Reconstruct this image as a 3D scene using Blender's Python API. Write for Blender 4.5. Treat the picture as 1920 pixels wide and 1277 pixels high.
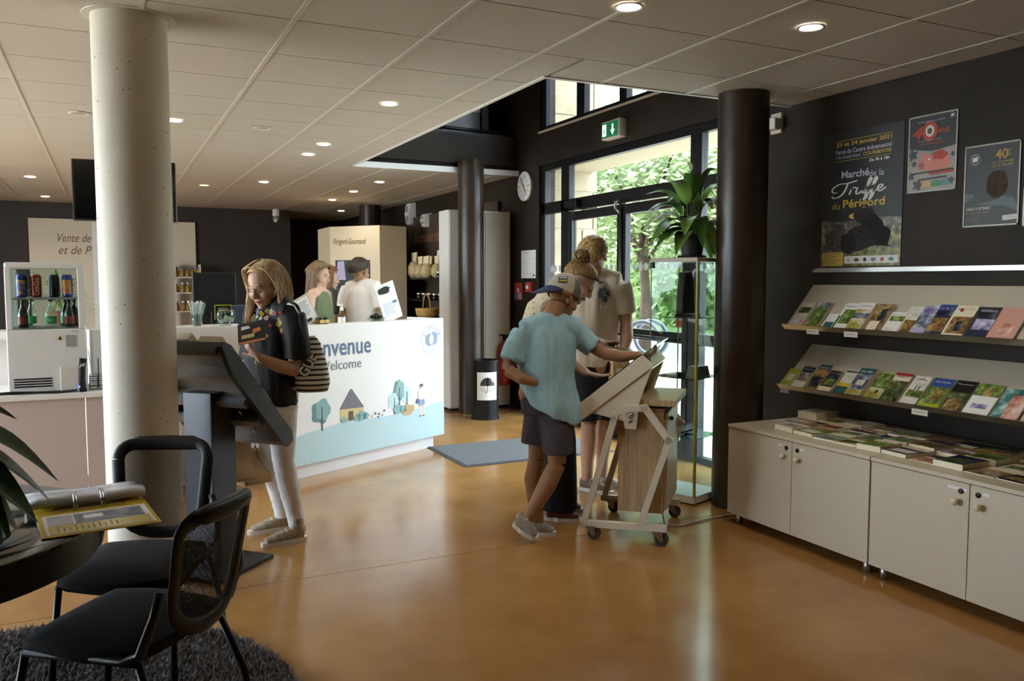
import bpy, bmesh, math, random
from mathutils import Matrix, Vector, noise
for o in list(bpy.data.objects): bpy.data.objects.remove(o, do_unlink=True)
SC = bpy.context.scene; COL = SC.collection
rnd = random.Random(7)
PI = math.pi
# ---------------------------------------------------------------- camera, world, sun, exposure
cd = bpy.data.cameras.new('camera'); cam = bpy.data.objects.new('camera', cd); COL.objects.link(cam)
cd.sensor_width = 36; cd.sensor_fit = 'HORIZONTAL'; cd.lens = 29.25; cd.clip_start = 0.05; cd.clip_end = 200
cam.location = (0, 0, 1.5); cam.rotation_euler = (math.radians(90-4.161), 0, math.radians(-25.915))
SC.camera = cam
W = bpy.data.worlds.new('sky'); SC.world = W; W.use_nodes = True
nt = W.node_tree; bg = nt.nodes['Background']
sky = nt.nodes.new('ShaderNodeTexSky'); sky.sky_type = 'HOSEK_WILKIE'; sky.turbidity = 6; sky.ground_albedo = .5
sky.sun_direction = Vector((-.55, .25, .8)).normalized()
mixw = nt.nodes.new('ShaderNodeMixRGB'); mixw.inputs[0].default_value = .72; mixw.inputs[2].default_value = (.87, .95, 1.1, 1)
nt.links.new(sky.outputs[0], mixw.inputs[1]); nt.links.new(mixw.outputs[0], bg.inputs[0]); bg.inputs[1].default_value = 18.0
sd = bpy.data.lights.new('sun', 'SUN'); sd.energy = 8; sd.angle = .02; sd.color = (1, .95, .86)
sun = bpy.data.objects.new('sun', sd); COL.objects.link(sun); sun.location = (-10, 5, 20)
sun.rotation_euler = Vector((.62, -.28, -.9)).to_track_quat('-Z', 'Y').to_euler()
vs = SC.view_settings; vs.view_transform = 'Standard'; vs.look = 'None'; vs.gamma = 1; vs.use_curve_mapping = False
vs.exposure = 0.28
try:
    cy = SC.cycles; cy.use_denoising = True; cy.max_bounces = 9; cy.diffuse_bounces = 4; cy.glossy_bounces = 4
    cy.transmission_bounces = 6; cy.transparent_max_bounces = 16; cy.sample_clamp_indirect = 6; cy.caustics_reflective = False; cy.caustics_refractive = False
except Exception: pass
# ---------------------------------------------------------------- colours and materials
def lin(c):
    if isinstance(c, str):
        c = c.lstrip('#'); c = [int(c[i:i+2], 16)/255 for i in (0, 2, 4)]
        c = [x/12.92 if x <= .04045 else ((x+.055)/1.055)**2.4 for x in c]
    return (c[0], c[1], c[2], 1)
MATS = {}
def mat(name, col='#808080', rough=.5, metal=0, var=0, vscale=6, bump=0, bscale=40, coat=0, spec=.5, emit=None, estr=0, trans=0, ior=1.45, stretch=None, col2=None, sheen=0, alpha=1):
    if name in MATS: return MATS[name]
    m = bpy.data.materials.new(name); m.use_nodes = True; n = m.node_tree.nodes; L = m.node_tree.links; b = n['Principled BSDF']
    b.inputs['Base Color'].default_value = lin(col); b.inputs['Roughness'].default_value = rough; b.inputs['Metallic'].default_value = metal
    b.inputs['Coat Weight'].default_value = coat; b.inputs['Coat Roughness'].default_value = .08; b.inputs['Specular IOR Level'].default_value = spec
    b.inputs['Transmission Weight'].default_value = trans; b.inputs['IOR'].default_value = ior; b.inputs['Sheen Weight'].default_value = sheen
    b.inputs['Alpha'].default_value = alpha
    if emit: b.inputs['Emission Color'].default_value = lin(emit); b.inputs['Emission Strength'].default_value = estr
    if var or bump or col2:
        tc = n.new('ShaderNodeTexCoord'); mp = n.new('ShaderNodeMapping'); L.new(tc.outputs['Object'], mp.inputs[0])
        if stretch: mp.inputs['Scale'].default_value = stretch
    if var or col2:
        nz = n.new('ShaderNodeTexNoise'); nz.inputs['Scale'].default_value = vscale; nz.inputs['Detail'].default_value = 6; L.new(mp.outputs[0], nz.inputs[0])
        cr = n.new('ShaderNodeValToRGB'); L.new(nz.outputs[0], cr.inputs[0]); c = lin(col)
        cr.color_ramp.elements[0].position = .32; cr.color_ramp.elements[1].position = .68
        if col2: cr.color_ramp.elements[0].color = c; cr.color_ramp.elements[1].color = lin(col2)
        else:
            cr.color_ramp.elements[0].color = tuple(max(0, x*(1-var)) for x in c[:3])+(1,)
            cr.color_ramp.elements[1].color = tuple(min(1, x*(1+var)) for x in c[:3])+(1,)
        L.new(cr.outputs[0], b.inputs['Base Color'])
    if bump:
        nb = n.new('ShaderNodeTexNoise'); nb.inputs['Scale'].default_value = bscale; nb.inputs['Detail'].default_value = 4; L.new(mp.outputs[0], nb.inputs[0])
        bp = n.new('ShaderNodeBump'); bp.inputs['Strength'].default_value = bump; bp.inputs['Distance'].default_value = .01; L.new(nb.outputs[0], bp.inputs['Height']); L.new(bp.outputs[0], b.inputs['Normal'])
    MATS[name] = m; return m
def glass(name, tint='#ffffff', spec=1.0):
    if name in MATS: return MATS[name]
    m = bpy.data.materials.new(name); m.use_nodes = True; n = m.node_tree.nodes; L = m.node_tree.links; n.remove(n['Principled BSDF'])
    t = n.new('ShaderNodeBsdfTransparent'); t.inputs[0].default_value = lin(tint); g = n.new('ShaderNodeBsdfGlossy'); g.inputs['Roughness'].default_value = .01
    f = n.new('ShaderNodeLayerWeight'); f.inputs[0].default_value = .5; pw = n.new('ShaderNodeMath'); pw.operation = 'POWER'; pw.inputs[1].default_value = 5
    mu = n.new('ShaderNodeMath'); mu.operation = 'MULTIPLY_ADD'; mu.inputs[1].default_value = .9*spec; mu.inputs[2].default_value = .035*spec; L.new(f.outputs['Facing'], pw.inputs[0])
    mx = n.new('ShaderNodeMixShader'); L.new(pw.outputs[0], mu.inputs[0]); L.new(mu.outputs[0], mx.inputs[0]); L.new(t.outputs[0], mx.inputs[1]); L.new(g.outputs[0], mx.inputs[2])
    L.new(mx.outputs[0], n['Material Output'].inputs[0]); MATS[name] = m; return m
def photo(name, cols, scale=7, seed=0):
    """print of a photograph: patches of the given colours"""
    if name in MATS: return MATS[name]
    m = bpy.data.materials.new(name); m.use_nodes = True; n = m.node_tree.nodes; L = m.node_tree.links; b = n['Principled BSDF']
    b.inputs['Roughness'].default_value = .35
    tc = n.new('ShaderNodeTexCoord'); mp = n.new('ShaderNodeMapping'); L.new(tc.outputs['Object'], mp.inputs[0]); mp.inputs['Location'].default_value = (seed*3.1, seed*1.7, seed*.9)
    nz = n.new('ShaderNodeTexNoise'); nz.inputs['Scale'].default_value = scale; nz.inputs['Detail'].default_value = 5; nz.inputs['Roughness'].default_value = .62; L.new(mp.outputs[0], nz.inputs[0])
    cr = n.new('ShaderNodeValToRGB'); L.new(nz.outputs[0], cr.inputs[0]); e = cr.color_ramp.elements
    k = len(cols)
    while len(e) < k: e.new(.5)
    for i, c in enumerate(cols): e[i].position = .3+.42*i/max(1, k-1); e[i].color = lin(c)
    L.new(cr.outputs[0], b.inputs['Base Color']); MATS[name] = m; return m
# ---------------------------------------------------------------- mesh helpers
def V(*a): return Vector(a if len(a) > 1 else a[0])
def frame(o, x, y):
    x = V(x).normalized(); y = V(y).normalized(); z = x.cross(y).normalized(); y = z.cross(x)
    return Matrix(((x.x, y.x, z.x, o[0]), (x.y, y.y, z.y, o[1]), (x.z, y.z, z.z, o[2]), (0, 0, 0, 1)))
def rotz(a, o=(0, 0, 0)): return Matrix.Translation(o) @ Matrix.Rotation(a, 4, 'Z')
class MB:
    def __init__(s): s.v = []; s.f = []; s.m = []
    def add(s, vs_, fs, mi=0, M=None):
        k = len(s.v); s.v += [(M @ V(p)) if M else V(p) for p in vs_]; s.f += [tuple(i+k for i in f) for f in fs]
        s.m += [mi]*len(fs) if isinstance(mi, int) else list(mi); return s
    def bx(s, x0, x1, y0, y1, z0, z1, mi=0, M=None):
        return s.add([(x0, y0, z0), (x1, y0, z0), (x1, y1, z0), (x0, y1, z0), (x0, y0, z1), (x1, y0, z1), (x1, y1, z1), (x0, y1, z1)],
                     [(0, 3, 2, 1), (4, 5, 6, 7), (0, 1, 5, 4), (1, 2, 6, 5), (2, 3, 7, 6), (3, 0, 4, 7)], mi, M)
    def prism(s, poly, z0, z1, mi=0, M=None):
        n = len(poly); vs_ = [(x, y, z0) for x, y in poly]+[(x, y, z1) for x, y in poly]
        a = sum(poly[i][0]*poly[(i+1) % n][1]-poly[(i+1) % n][0]*poly[i][1] for i in range(n))
        fs = [tuple(range(n-1, -1, -1)), tuple(range(n, 2*n))]+[(i, (i+1) % n, n+(i+1) % n, n+i) for i in range(n)]
        if a < 0: fs = [f[::-1] for f in fs]
        return s.add(vs_, fs, mi, M)
    def tube(s, pts, r, n=8, mi=0, side=None, sq=1, M=None, cap=True):
        """r: number or list; sq: second radius factor (number or list) along the binormal; side: vector for the first radius"""
        pts = [V(p) for p in pts]; k = len(pts); r = [r]*k if not hasattr(r, '__len__') else r; sq = [sq]*k if not hasattr(sq, '__len__') else sq
        vs_ = []; prev = V(side) if side is not None else None
        for i, p in enumerate(pts):
            t = (pts[min(i+1, k-1)]-pts[max(i-1, 0)]); t = t.normalized() if t.length > 1e-9 else V(0, 0, 1)
            if prev is None: prev = V(1, 0, 0) if abs(t.x) < .8 else V(0, 1, 0)
            a = prev-t*prev.dot(t)
            if a.length < 1e-6: a = t.orthogonal()
            a.normalize(); b = t.cross(a)
            if side is None: prev = a
            for j in range(n):
                q = 2*PI*j/n; vs_.append(p+a*(r[i]*math.cos(q))+b*(r[i]*sq[i]*math.sin(q)))
        fs = [(i*n+j, i*n+(j+1) % n, (i+1)*n+(j+1) % n, (i+1)*n+j) for i in range(k-1) for j in range(n)]
        if cap: fs += [tuple(range(n-1, -1, -1)), tuple(range((k-1)*n, k*n))]
        return s.add(vs_, fs, mi, M)
    def lathe(s, prof, c=(0, 0, 0), n=24, mi=0, M=None, cap=True):
        k = len(prof); vs_ = [(c[0]+r*math.cos(2*PI*j/n), c[1]+r*math.sin(2*PI*j/n), c[2]+z) for r, z in prof for j in range(n)]
        fs = [(i*n+j, i*n+(j+1) % n, (i+1)*n+(j+1) % n, (i+1)*n+j) for i in range(k-1) for j in range(n)]
        if cap: fs += [tuple(range(n-1, -1, -1)), tuple(range((k-1)*n, k*n))]
        return s.add(vs_, fs, mi, M)
    def ell(s, c, r, n=12, k=8, mi=0, M=None, R=None):
        vs_ = []; c = V(c)
        for i in range(1, k):
            a = PI*i/k
            for j in range(n):
                q = 2*PI*j/n; p = V(r[0]*math.sin(a)*math.cos(q), r[1]*math.sin(a)*math.sin(q), -r[2]*math.cos(a)); vs_.append(c+(R @ p if R else p))
        p = V(0, 0, r[2]); vs_ += [c-(R @ p if R else p), c+(R @ p if R else p)]; b, t = len(vs_)-2, len(vs_)-1
        fs = [(i*n+j, i*n+(j+1) % n, (i+1)*n+(j+1) % n, (i+1)*n+j) for i in range(k-2) for j in range(n)]
        fs += [(b, (j+1) % n, j) for j in range(n)]+[((k-2)*n+j, (k-2)*n+(j+1) % n, t) for j in range(n)]
        return s.add(vs_, fs, mi, M)
    def grid(s, fn, nu, nv, mi=0, M=None, th=0):
        """surface fn(u,v) on [0,1]^2"""
        vs_ = [fn(i/nu, j/nv) for j in range(nv+1) for i in range(nu+1)]
        fs = [(j*(nu+1)+i, j*(nu+1)+i+1, (j+1)*(nu+1)+i+1, (j+1)*(nu+1)+i) for j in range(nv) for i in range(nu)]
        return s.add(vs_, fs, mi, M)
    def mesh(s, name, mats, smooth=False):
        me = bpy.data.meshes.new(name); me.from_pydata([tuple(p) for p in s.v], [], s.f)
        for m in (mats if isinstance(mats, (list, tuple)) else [mats]): me.materials.append(m)
        me.polygons.foreach_set('material_index', s.m)
        if smooth: me.polygons.foreach_set('use_smooth', [True]*len(s.f))
        me.update(); return me
    def build(s, name, mats, parent=None, smooth=False, bevel=0, auto=False, solid=0, loc=None):
        o = link(name, s.mesh(name, mats, smooth or auto), parent)
        if loc: o.location = loc
        if solid: md = o.modifiers.new('solid', 'SOLIDIFY'); md.thickness = solid; md.offset = 0
        if bevel: md = o.modifiers.new('bevel', 'BEVEL'); md.width = bevel; md.segments = 2; md.limit_method = 'ANGLE'
        if auto: sharp(o)
        return o
def sharp(o, ang=.6):
    me = o.data; bm = bmesh.new(); bm.from_mesh(me)
    for e in bm.edges:
        if len(e.link_faces) == 2 and e.calc_face_angle(0) > ang: e.smooth = False
    bm.to_mesh(me); bm.free()
def link(name, data, parent=None):
    o = bpy.data.objects.new(name, data); COL.objects.link(o)
    if parent: o.parent = parent
    return o
def tag(o, label=None, cat=None, group=None, kind=None):
    if label: o['label'] = label
    if cat: o['category'] = cat
    if group: o['group'] = group
    if kind: o['kind'] = kind
    return o
def thing(name, label, cat, loc=(0, 0, 0), rz=0, group=None, kind=None):
    o = link(name, None); o.empty_display_size = .1; o.location = loc; o.rotation_euler = (0, 0, rz)
    return tag(o, label, cat, group, kind)
def struct(name, loc=(0, 0, 0), label=None):
    o = link(name, None); o.location = loc; return tag(o, label, None, None, 'structure')
def copy_tree(o, parent=None):
    c = o.copy(); COL.objects.link(c)
    if parent: c.parent = parent
    for ch in o.children: copy_tree(ch, c)
    return c
def box(name, x0, x1, y0, y1, z0, z1, m, parent=None, bevel=0): return MB().bx(x0, x1, y0, y1, z0, z1).build(name, m, parent, bevel=bevel)
TMP = bpy.data.scenes.new('workbench')   # side scene in which temporary shapes are evaluated; removed at the end
def evaluate(data, mods=()):
    o = bpy.data.objects.new('tmp', data); TMP.collection.objects.link(o)
    for kind, kw in mods:
        md = o.modifiers.new('m', kind)
        for k, v in kw.items(): setattr(md, k, v)
    vl = TMP.view_layers[0]; vl.update(); me = bpy.data.meshes.new_from_object(o.evaluated_get(vl.depsgraph)); bpy.data.objects.remove(o, do_unlink=True); return me
TC = {}
def text(name, s, w, h, m, parent, M, shear=0, align='L', bold=0, th=.001):
    """lettering fitted into a w x h rectangle with lower left corner at the origin of M (x right, y up); h=0 keeps the proportions"""
    key = (s, shear, bold)
    if key not in TC:
        cu = bpy.data.curves.new('lettering', 'FONT'); cu.body = s; cu.shear = shear; cu.offset = bold; cu.size = 1; cu.resolution_u = 3
        me = evaluate(cu)
        TC[key] = ([V(p.co) for p in me.vertices], [tuple(p.vertices) for p in me.polygons]); bpy.data.meshes.remove(me)
    vs_, fs = TC[key]
    if not vs_: return None
    x0 = min(p.x for p in vs_); x1 = max(p.x for p in vs_); y0 = min(p.y for p in vs_); y1 = max(p.y for p in vs_)
    sx = w/(x1-x0); sy = h/(y1-y0) if h else sx
    mb = MB(); mb.add([((p.x-x0)*sx, (p.y-y0)*sy, th) for p in vs_], fs, 0, M)
    return mb.build(name, m, parent)
def blob(name, mb, vox, m, parent=None, smooth=4, post=None, fold=0, fsc=(9, 9, 3), target=None):
    """one continuous surface grown over all shapes of mb"""
    me = evaluate(mb.mesh('tmp', m), [('REMESH', dict(mode='VOXEL', voxel_size=vox, adaptivity=0))]+([('SMOOTH', dict(factor=.5, iterations=smooth))] if smooth else []))
    me.name = name
    if fold:
        me.update(); sd_ = rnd.random()*50; N = [V(q.vector) for q in me.vertex_normals]; out = []
        for p, nn in zip([V(v.co) for v in me.vertices], N):
            q = V(p.x*fsc[0]+sd_, p.y*fsc[1], p.z*fsc[2]); out += list(p+nn*((noise.noise(q)+.5*noise.noise(q*2.3))*fold))
        me.vertices.foreach_set('co', out)
    if post: me.vertices.foreach_set('co', [c for v in [V(v.co) for v in me.vertices] for c in post(v)])
    if not me.materials: me.materials.append(m)
    me.polygons.foreach_set('use_smooth', [True]*len(me.polygons)); me.update()
    return link(name, me, parent)
# ---------------------------------------------------------------- materials
WALL = mat('dark_brown_plaster', '#2b221c', .6, spec=.3, var=.28, vscale=2.2, bump=.12, bscale=30)
WALLF = mat('far_wall_plaster', '#332b27', .6, var=.15, vscale=2)
COLB = mat('dark_column_plaster', '#362920', .32, var=.3, vscale=3, bump=.08, bscale=25)
FRAME = mat('black_aluminium', '#17171a', .38, metal=.3)
BLACK = mat('black_plastic', '#121214', .45)
BLACKM = mat('black_metal', '#1b1c20', .4, metal=.4)
CHROME = mat('chrome', '#c8c8c8', .18, metal=1)
STEEL = mat('brushed_steel', '#a9a59c', .32, metal=1)
WHITE = mat('white_laminate', '#eae8e6', .35)
WHITEP = mat('white_paper', '#f0efec', .6)
CREAM = mat('cream_laminate', '#cabfab', .4)
BEIGE = mat('beige_panel', '#d3c6b2', .5)
PINKG = mat('pinkish_grey_panel', '#c3b4ab', .5)
TILE = mat('ceiling_tile', '#c4bdb2', .85, var=.05, vscale=60, bump=.15, bscale=220)
BAR = mat('ceiling_bar', '#cdc7bd', .5)
DARKGAP = mat('dark_void', '#1c1917', .8)
CONC = mat('white_concrete', '#e6e0d4', .6, var=.04, vscale=4, bump=.05, bscale=50)
GLASS = glass('window_glass', '#f4f8f6')
GLASSC = glass('case_glass', '#f2f7f5', .55)
WOODL = mat('pale_oak', '#b39b78', .45, var=.22, vscale=5, stretch=(12, 12, .7))
STONE = mat('limestone', '#8f836c', .85, var=.14, vscale=5, bump=.3, bscale=18)
GRAVEL = mat('pale_gravel', '#d6cfc2', .9, var=.2, vscale=20)
GRASS = mat('lawn_green', '#7f9a55', .9, var=.3, vscale=8)
def floor_mat():
    m = bpy.data.materials.new('polished_orange_concrete'); m.use_nodes = True; n = m.node_tree.nodes; L = m.node_tree.links; b = n['Principled BSDF']
    g = n.new('ShaderNodeNewGeometry'); a = n.new('ShaderNodeTexNoise'); a.inputs['Scale'].default_value = 1.3; a.inputs['Detail'].default_value = 7; a.inputs['Roughness'].default_value = .6
    L.new(g.outputs['Position'], a.inputs[0]); cr = n.new('ShaderNodeValToRGB'); L.new(a.outputs[0], cr.inputs[0])
    e = cr.color_ramp.elements; e[0].position = .3; e[0].color = lin('#976a38'); e[1].position = .7; e[1].color = lin('#ba8e56')
    L.new(cr.outputs[0], b.inputs['Base Color'])
    a2 = n.new('ShaderNodeTexNoise'); a2.inputs['Scale'].default_value = 3.5; a2.inputs['Detail'].default_value = 5; L.new(g.outputs['Position'], a2.inputs[0])
    mr = n.new('ShaderNodeMapRange'); mr.inputs['To Min'].default_value = .15; mr.inputs['To Max'].default_value = .19; L.new(a2.outputs[0], mr.inputs[0]); L.new(mr.outputs[0], b.inputs['Roughness'])
    a3 = n.new('ShaderNodeTexNoise'); a3.inputs['Scale'].default_value = 5; L.new(g.outputs['Position'], a3.inputs[0])
    bp = n.new('ShaderNodeBump'); bp.inputs['Strength'].default_value = .015; bp.inputs['Distance'].default_value = .02; L.new(a3.outputs[0], bp.inputs['Height']); L.new(bp.outputs[0], b.inputs['Normal'])
    b.inputs['Specular IOR Level'].default_value = .6
    return m
FLOOR = floor_mat()
# ---------------------------------------------------------------- floor
fl = struct('floor', (0, 0, 0), 'polished orange concrete floor with thin saw-cut joints')
box('subfloor', -4.4, 4.5, -2.2, 17.2, -.2, -.03, DARKGAP, fl)
for y0, y1 in ((-2.2, 4.143), (4.148, 10.2), (10.205, 17.2)): box('slab', -4.4, 4.5, y0, y1, -.03, 0, FLOOR, fl)
# ---------------------------------------------------------------- ceiling of tiles and bars
CZ = 2.70; VX, VY0, VY1 = 2.385, 4.45, 8.68
ce = struct('ceiling', (0, 0, 0), 'suspended ceiling of off-white square tiles in a grid of bars')
xs = [.82+.645*k for k in range(-8, 6)]; ys = [3.995+.63*k for k in range(-10, 22)]
box('deck', -4.4, VX, -2.2, 17.2, CZ+.05, CZ+.2, DARKGAP, ce)
box('deck', VX, 4.3, -2.2, VY0, CZ+.05, CZ+.2, DARKGAP, ce); box('deck', VX, 4.3, VY1+.1, 17.2, CZ+.05, CZ+.2, DARKGAP, ce)
XE_ = [-4.4]+[x for x in xs if -4.4 < x < 4.29]+[4.3]; YE_ = [-2.2]+[y for y in ys if -2.2 < y < 14.7]+[14.8]
tcache = {}; plain = MB()
def tile(x0, x1, y0, y1):
    w, d = x1-x0, y1-y0
    if w < .05 or d < .05: return
    k = (round(w, 3), round(d, 3))
    if k not in tcache: tcache[k] = MB().bx(.012, w-.012, .004, d-.004, 0, .02).mesh('tile', TILE)
    o = link('tile', tcache[k], ce); o.location = (x0, y0, CZ+.001)
for i in range(len(XE_)-1):
    for j in range(len(YE_)-1):
        x0, x1, y0, y1 = XE_[i], XE_[i+1], YE_[j], YE_[j+1]
        pieces = [(x0, x1, y0, y1)]
        if x1 > VX and y1 > VY0 and y0 < VY1:
            pieces = []
            if x0 < VX: pieces.append((x0, VX, y0, y1))
            if y0 < VY0: pieces.append((max(x0, VX), x1, y0, VY0))
            if y1 > VY1: pieces.append((max(x0, VX), x1, VY1, y1))
        for p in pieces:
            if p[3] < 2.2 or p[1] < -1.9: plain.bx(p[0]+.012, p[1]-.012, p[2]+.004, p[3]-.004, CZ+.001, CZ+.02)
            else: tile(*p)
tag(plain.build('hidden_tiles', TILE, ce), kind='stuff')
for x in XE_[1:-1]:
    for y0, y1 in (((-2.2, 14.8),) if x < VX else ((-2.2, VY0), (VY1, 14.8))): box('bar', x-.012, x+.012, y0, y1, CZ-.003, CZ+.03, BAR, ce)
box('edge_trim', VX-.03, VX, VY0-.03, VY1, CZ-.006, CZ+.07, WHITE, ce); box('edge_trim', VX, 4.3, VY0-.03, VY0, CZ-.006, CZ+.07, WHITE, ce)
box('edge_trim', VX, 4.3, VY1-.012, VY1+.02, CZ-.01, CZ+.05, WHITE, ce)
box('far_soffit', 2.75, 4.3, 14.8, 16.9, CZ, CZ+.05, TILE, ce)
# upper storey of the void
uc = struct('ceiling_upper', (0, 0, 0), 'dark ceiling high above the entrance void'); box('upper_slab', 2.2, 4.5, 4.2, 9.9, 5.0, 5.1, WALL, uc)
# ---------------------------------------------------------------- walls
wr = MB(); X0, X1 = 4.3, 4.5
DY0, DY1 = 4.78, 8.17
wr.bx(X0, X1, -2.2, DY0, 0, 5.2).bx(X0, X1, DY1, 17.2, 0, 5.2).bx(X0, X1, DY0, DY1, 2.75, 3.11).bx(X0, X1, DY0, DY1, 4.8, 5.2)
tag(wr.build('wall_right', WALL), 'dark brown plaster wall with posters and the glazed entrance', kind='structure')
tag(MB().bx(-4.4, 2.75, 14.8, 15, 0, 2.9).bx(2.75, 2.9, 14.8, 16.9, 0, 2.9).bx(2.75, 4.3, 16.9, 17.1, 0, 2.9).build('wall_far', WALLF), 'dark wall at the far end of the shop', kind='structure')
tag(MB().bx(-4.4, 4.3, -2.2, -2.0, 0, 2.9).build('wall_back', WALL), kind='structure')
lw = MB(); lw.bx(-4.4, -4.2, -2, 3.6, 0, 2.9).bx(-4.4, -4.2, 10.5, 15, 0, 2.9).bx(-4.4, -4.2, 3.6, 10.5, 0, .25).bx(-4.4, -4.2, 3.6, 10.5, 2.55, 2.9)
tag(lw.build('wall_left', WALL), kind='structure')
wl = struct('window_5', (-4.3, 0, 0), 'glazed wall opposite the entrance')
for y in (3.6, 5.9, 8.2, 10.45): box('mullion', -.04, .04, y, y+.06, .25, 2.55, FRAME, wl)
for y in (3.66, 5.96, 8.26): box('pane', -.004, .004, y, y+2.2, .25, 2.55, GLASS, wl)
# void walls above the ceiling and the far beam
vw = MB(); vw.bx(VX-.15, VX-.01, 4.3, 9.9, CZ+.07, 5.1).bx(VX, 4.3, 4.3, VY0-.01, CZ+.07, 5.1)
tag(vw.build('wall_void', WALL), kind='structure')
bm_ = struct('beam_1', (0, 0, 0), 'dark brown plaster beam across the entrance void')
box('beam_face', VX-.02, 4.3, VY1, VY1+.3, 2.80, 3.12, WALL, bm_); box('beam_recess', VX-.02, 4.3, VY1+.05, VY1+.3, CZ+.04, 2.80, WALL, bm_)
u4 = struct('window_4', (0, VY1+.35, 0), 'dark framed inner window above the beam')
box('upper_wall', VX, 4.3, .1, .25, 3.0, 5.0, DARKGAP, u4)
PANEG = mat('dim_pane', '#77797a', .15)
for x0, x1 in ((2.95, 3.42), (3.5, 4.0)): box('pane', x0, x1, .05, .09, 3.15, 4.6, PANEG, u4)
for x in (2.88, 3.42, 4.0): box('mullion', x, x+.08, 0, .1, 3.1, 4.7, FRAME, u4)
for z in (3.45, 3.75): MB().bx(3.5, 4.0, .04, .06, z, z+.05, M=None).build('slat', mat('pale_slat', '#b9b7b0', .5), u4)
hr = thing('handrail', 'black metal handrail along the top of the dark beam', 'handrail', (3.2, VY1+.15, 3.12))
MB().tube([(-.35, 0, .1), (1.1, 0, .06)], .022, 10).build('rail', BLACKM, hr, True)
for x in (-.3, .72): MB().tube([(x, 0, 0), (x, 0, .09)], .012, 8).build('post', BLACKM, hr, True)
box('plinth', -.3, 1.1, -.02, .12, 0, .045, BLACKM, hr)
tr = MB().bx(4.275, 4.3, -2, 4.2, 0, .07).bx(4.275, 4.3, 8.3, 14.8, 0, .07); tag(tr.build('baseboard_right', BLACKM), kind='structure')
# ---------------------------------------------------------------- columns
def column(name, x, y, r, z1, m, label, collar=False):
    c = struct(name, (x, y, 0), label); MB().lathe([(r, 0), (r, z1)], n=64).build('shaft', m, c, auto=True)
    if collar: MB().lathe([(r+.035, z1-.012), (r+.04, z1-.004), (r+.04, z1)], n=64).build('collar', BAR, c, auto=True)
    return c
cw = column('column_1', .13, 4.3, .163, CZ+.01, CONC, 'round white concrete column beside the info stand', True)
ps = MB()
for i in range(90):
    a = -2.9+2.4*rnd.random(); z = .6+2*rnd.random(); r = rnd.choice((.001, .0015, .002, .003)); ps.ell((.163*math.cos(a), .163*math.sin(a), z), (r, r, r), 6, 4)
tag(ps.build('pinhole', mat('pinhole_dark', '#4a4238', .9), cw), kind='stuff')
column('column_2', 3.75, 4.28, .162, CZ+.01, COLB, 'dark round column beside the glass display case')
c2 = column('column_3', 3.68, 8.62, .145, CZ+.12, COLB, 'dark round column behind the umbrella stand')
column('column_4', 3.86, 13.2, .17, CZ+.01, COLB, 'dark column rising behind the beige shop panel')
# ---------------------------------------------------------------- entrance glazing
FX = 4.36
def bar(par, y0, y1, z0, z1, d=.035, m=FRAME, nm='frame_bar', x=0): return box(nm, x-d, x+d, min(y0, y1), max(y0, y1), z0, z1, m, par, .004)
def pane(par, y0, y1, z0, z1, nm='pane', x=0): return box(nm, x-.006, x+.006, min(y0, y1), max(y0, y1), z0, z1, GLASS, par)
DOT = mat('frosted_dot', '#c9cdcc', .8)
def dots(par, y0, y1, z=1.62):
    mb = MB(); k = int((y1-y0)/.088)
    for i in range(k):
        yc = y0+.05+i*.088; mb.prism([(.03*math.cos(2*PI*j/12), .035*math.sin(2*PI*j/12)) for j in range(12)], 0, .001, M=frame((-.0072, yc, z), (0, -1, 0), (0, 0, 1)))
    mb.build('dot_row', DOT, par)
d1 = struct('door_1', (FX, 0, 0), 'black framed double glass entrance door with overhead lights')
bar(d1, DY0, DY1, 2.68, 2.75); bar(d1, DY0, DY1, 2.215, 2.335); bar(d1, 8.08, DY1, 0, 2.68); bar(d1, 7.555, 7.72, 0, 2.68); bar(d1, 5.42, 5.565, 0, 2.68); bar(d1, DY0, DY0+.09, 0, 2.68); bar(d1, DY0, DY1, 0, .05)
pane(d1, 5.565, 7.555, 2.335, 2.68, 'transom_pane'); pane(d1, 7.72, 8.08, 2.335, 2.68, 'transom_pane'); pane(d1, 4.87, 5.42, 2.335, 2.68, 'transom_pane')
def leaf(y0, y1, hy):
    l = struct('door_leaf', (0, 0, 0)); l.parent = d1; del l['kind']
    s = .062
    for a, b, z0, z1 in ((y0, y0+s, .05, 2.2), (y1-s, y1, .05, 2.2), (y0+s, y1-s, 2.11, 2.2), (y0+s, y1-s, .05, .14), (y0+s, y1-s, .965, 1.057)): bar(l, a, b, z0, z1, .03, nm='stile', x=-.012)
    pane(l, y0+s, y1-s, 1.057, 2.11, x=-.01); pane(l, y0+s, y1-s, .14, .965, x=-.01)
    MB().tube([(-.1, y0+s, 1.0), (-.1, y1-s, 1.0)], .014, 8).tube([(-.1, y0+s+.02, 1.0), (-.03, y0+s+.02, 1.0)], .012, 8).tube([(-.1, y1-s-.02, 1.0), (-.03, y1-s-.02, 1.0)], .012, 8).build('push_bar', BLACKM, l, True)
    dots(l, y0+s, y1-s)
    return l
leaf(6.575, 7.545, 6.7); leaf(5.575, 6.555, 6.4)
bar(d1, 6.54, 6.59, .05, 2.215, .025, nm='meeting_stile', x=-.03)
MB().tube([(-.06, 6.55, .3), (-.06, 6.55, 2.16)], .012, 8).build('bolt_rod', STEEL, d1, True)
MB().tube([(-.06, 6.56, 2.12), (-.1, 6.575, 2.17), (-.1, 6.575, 2.22), (-.06, 6.56, 2.25)], .02, 8, sq=.6).build('bolt_handle', STEEL, d1, True)
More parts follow.
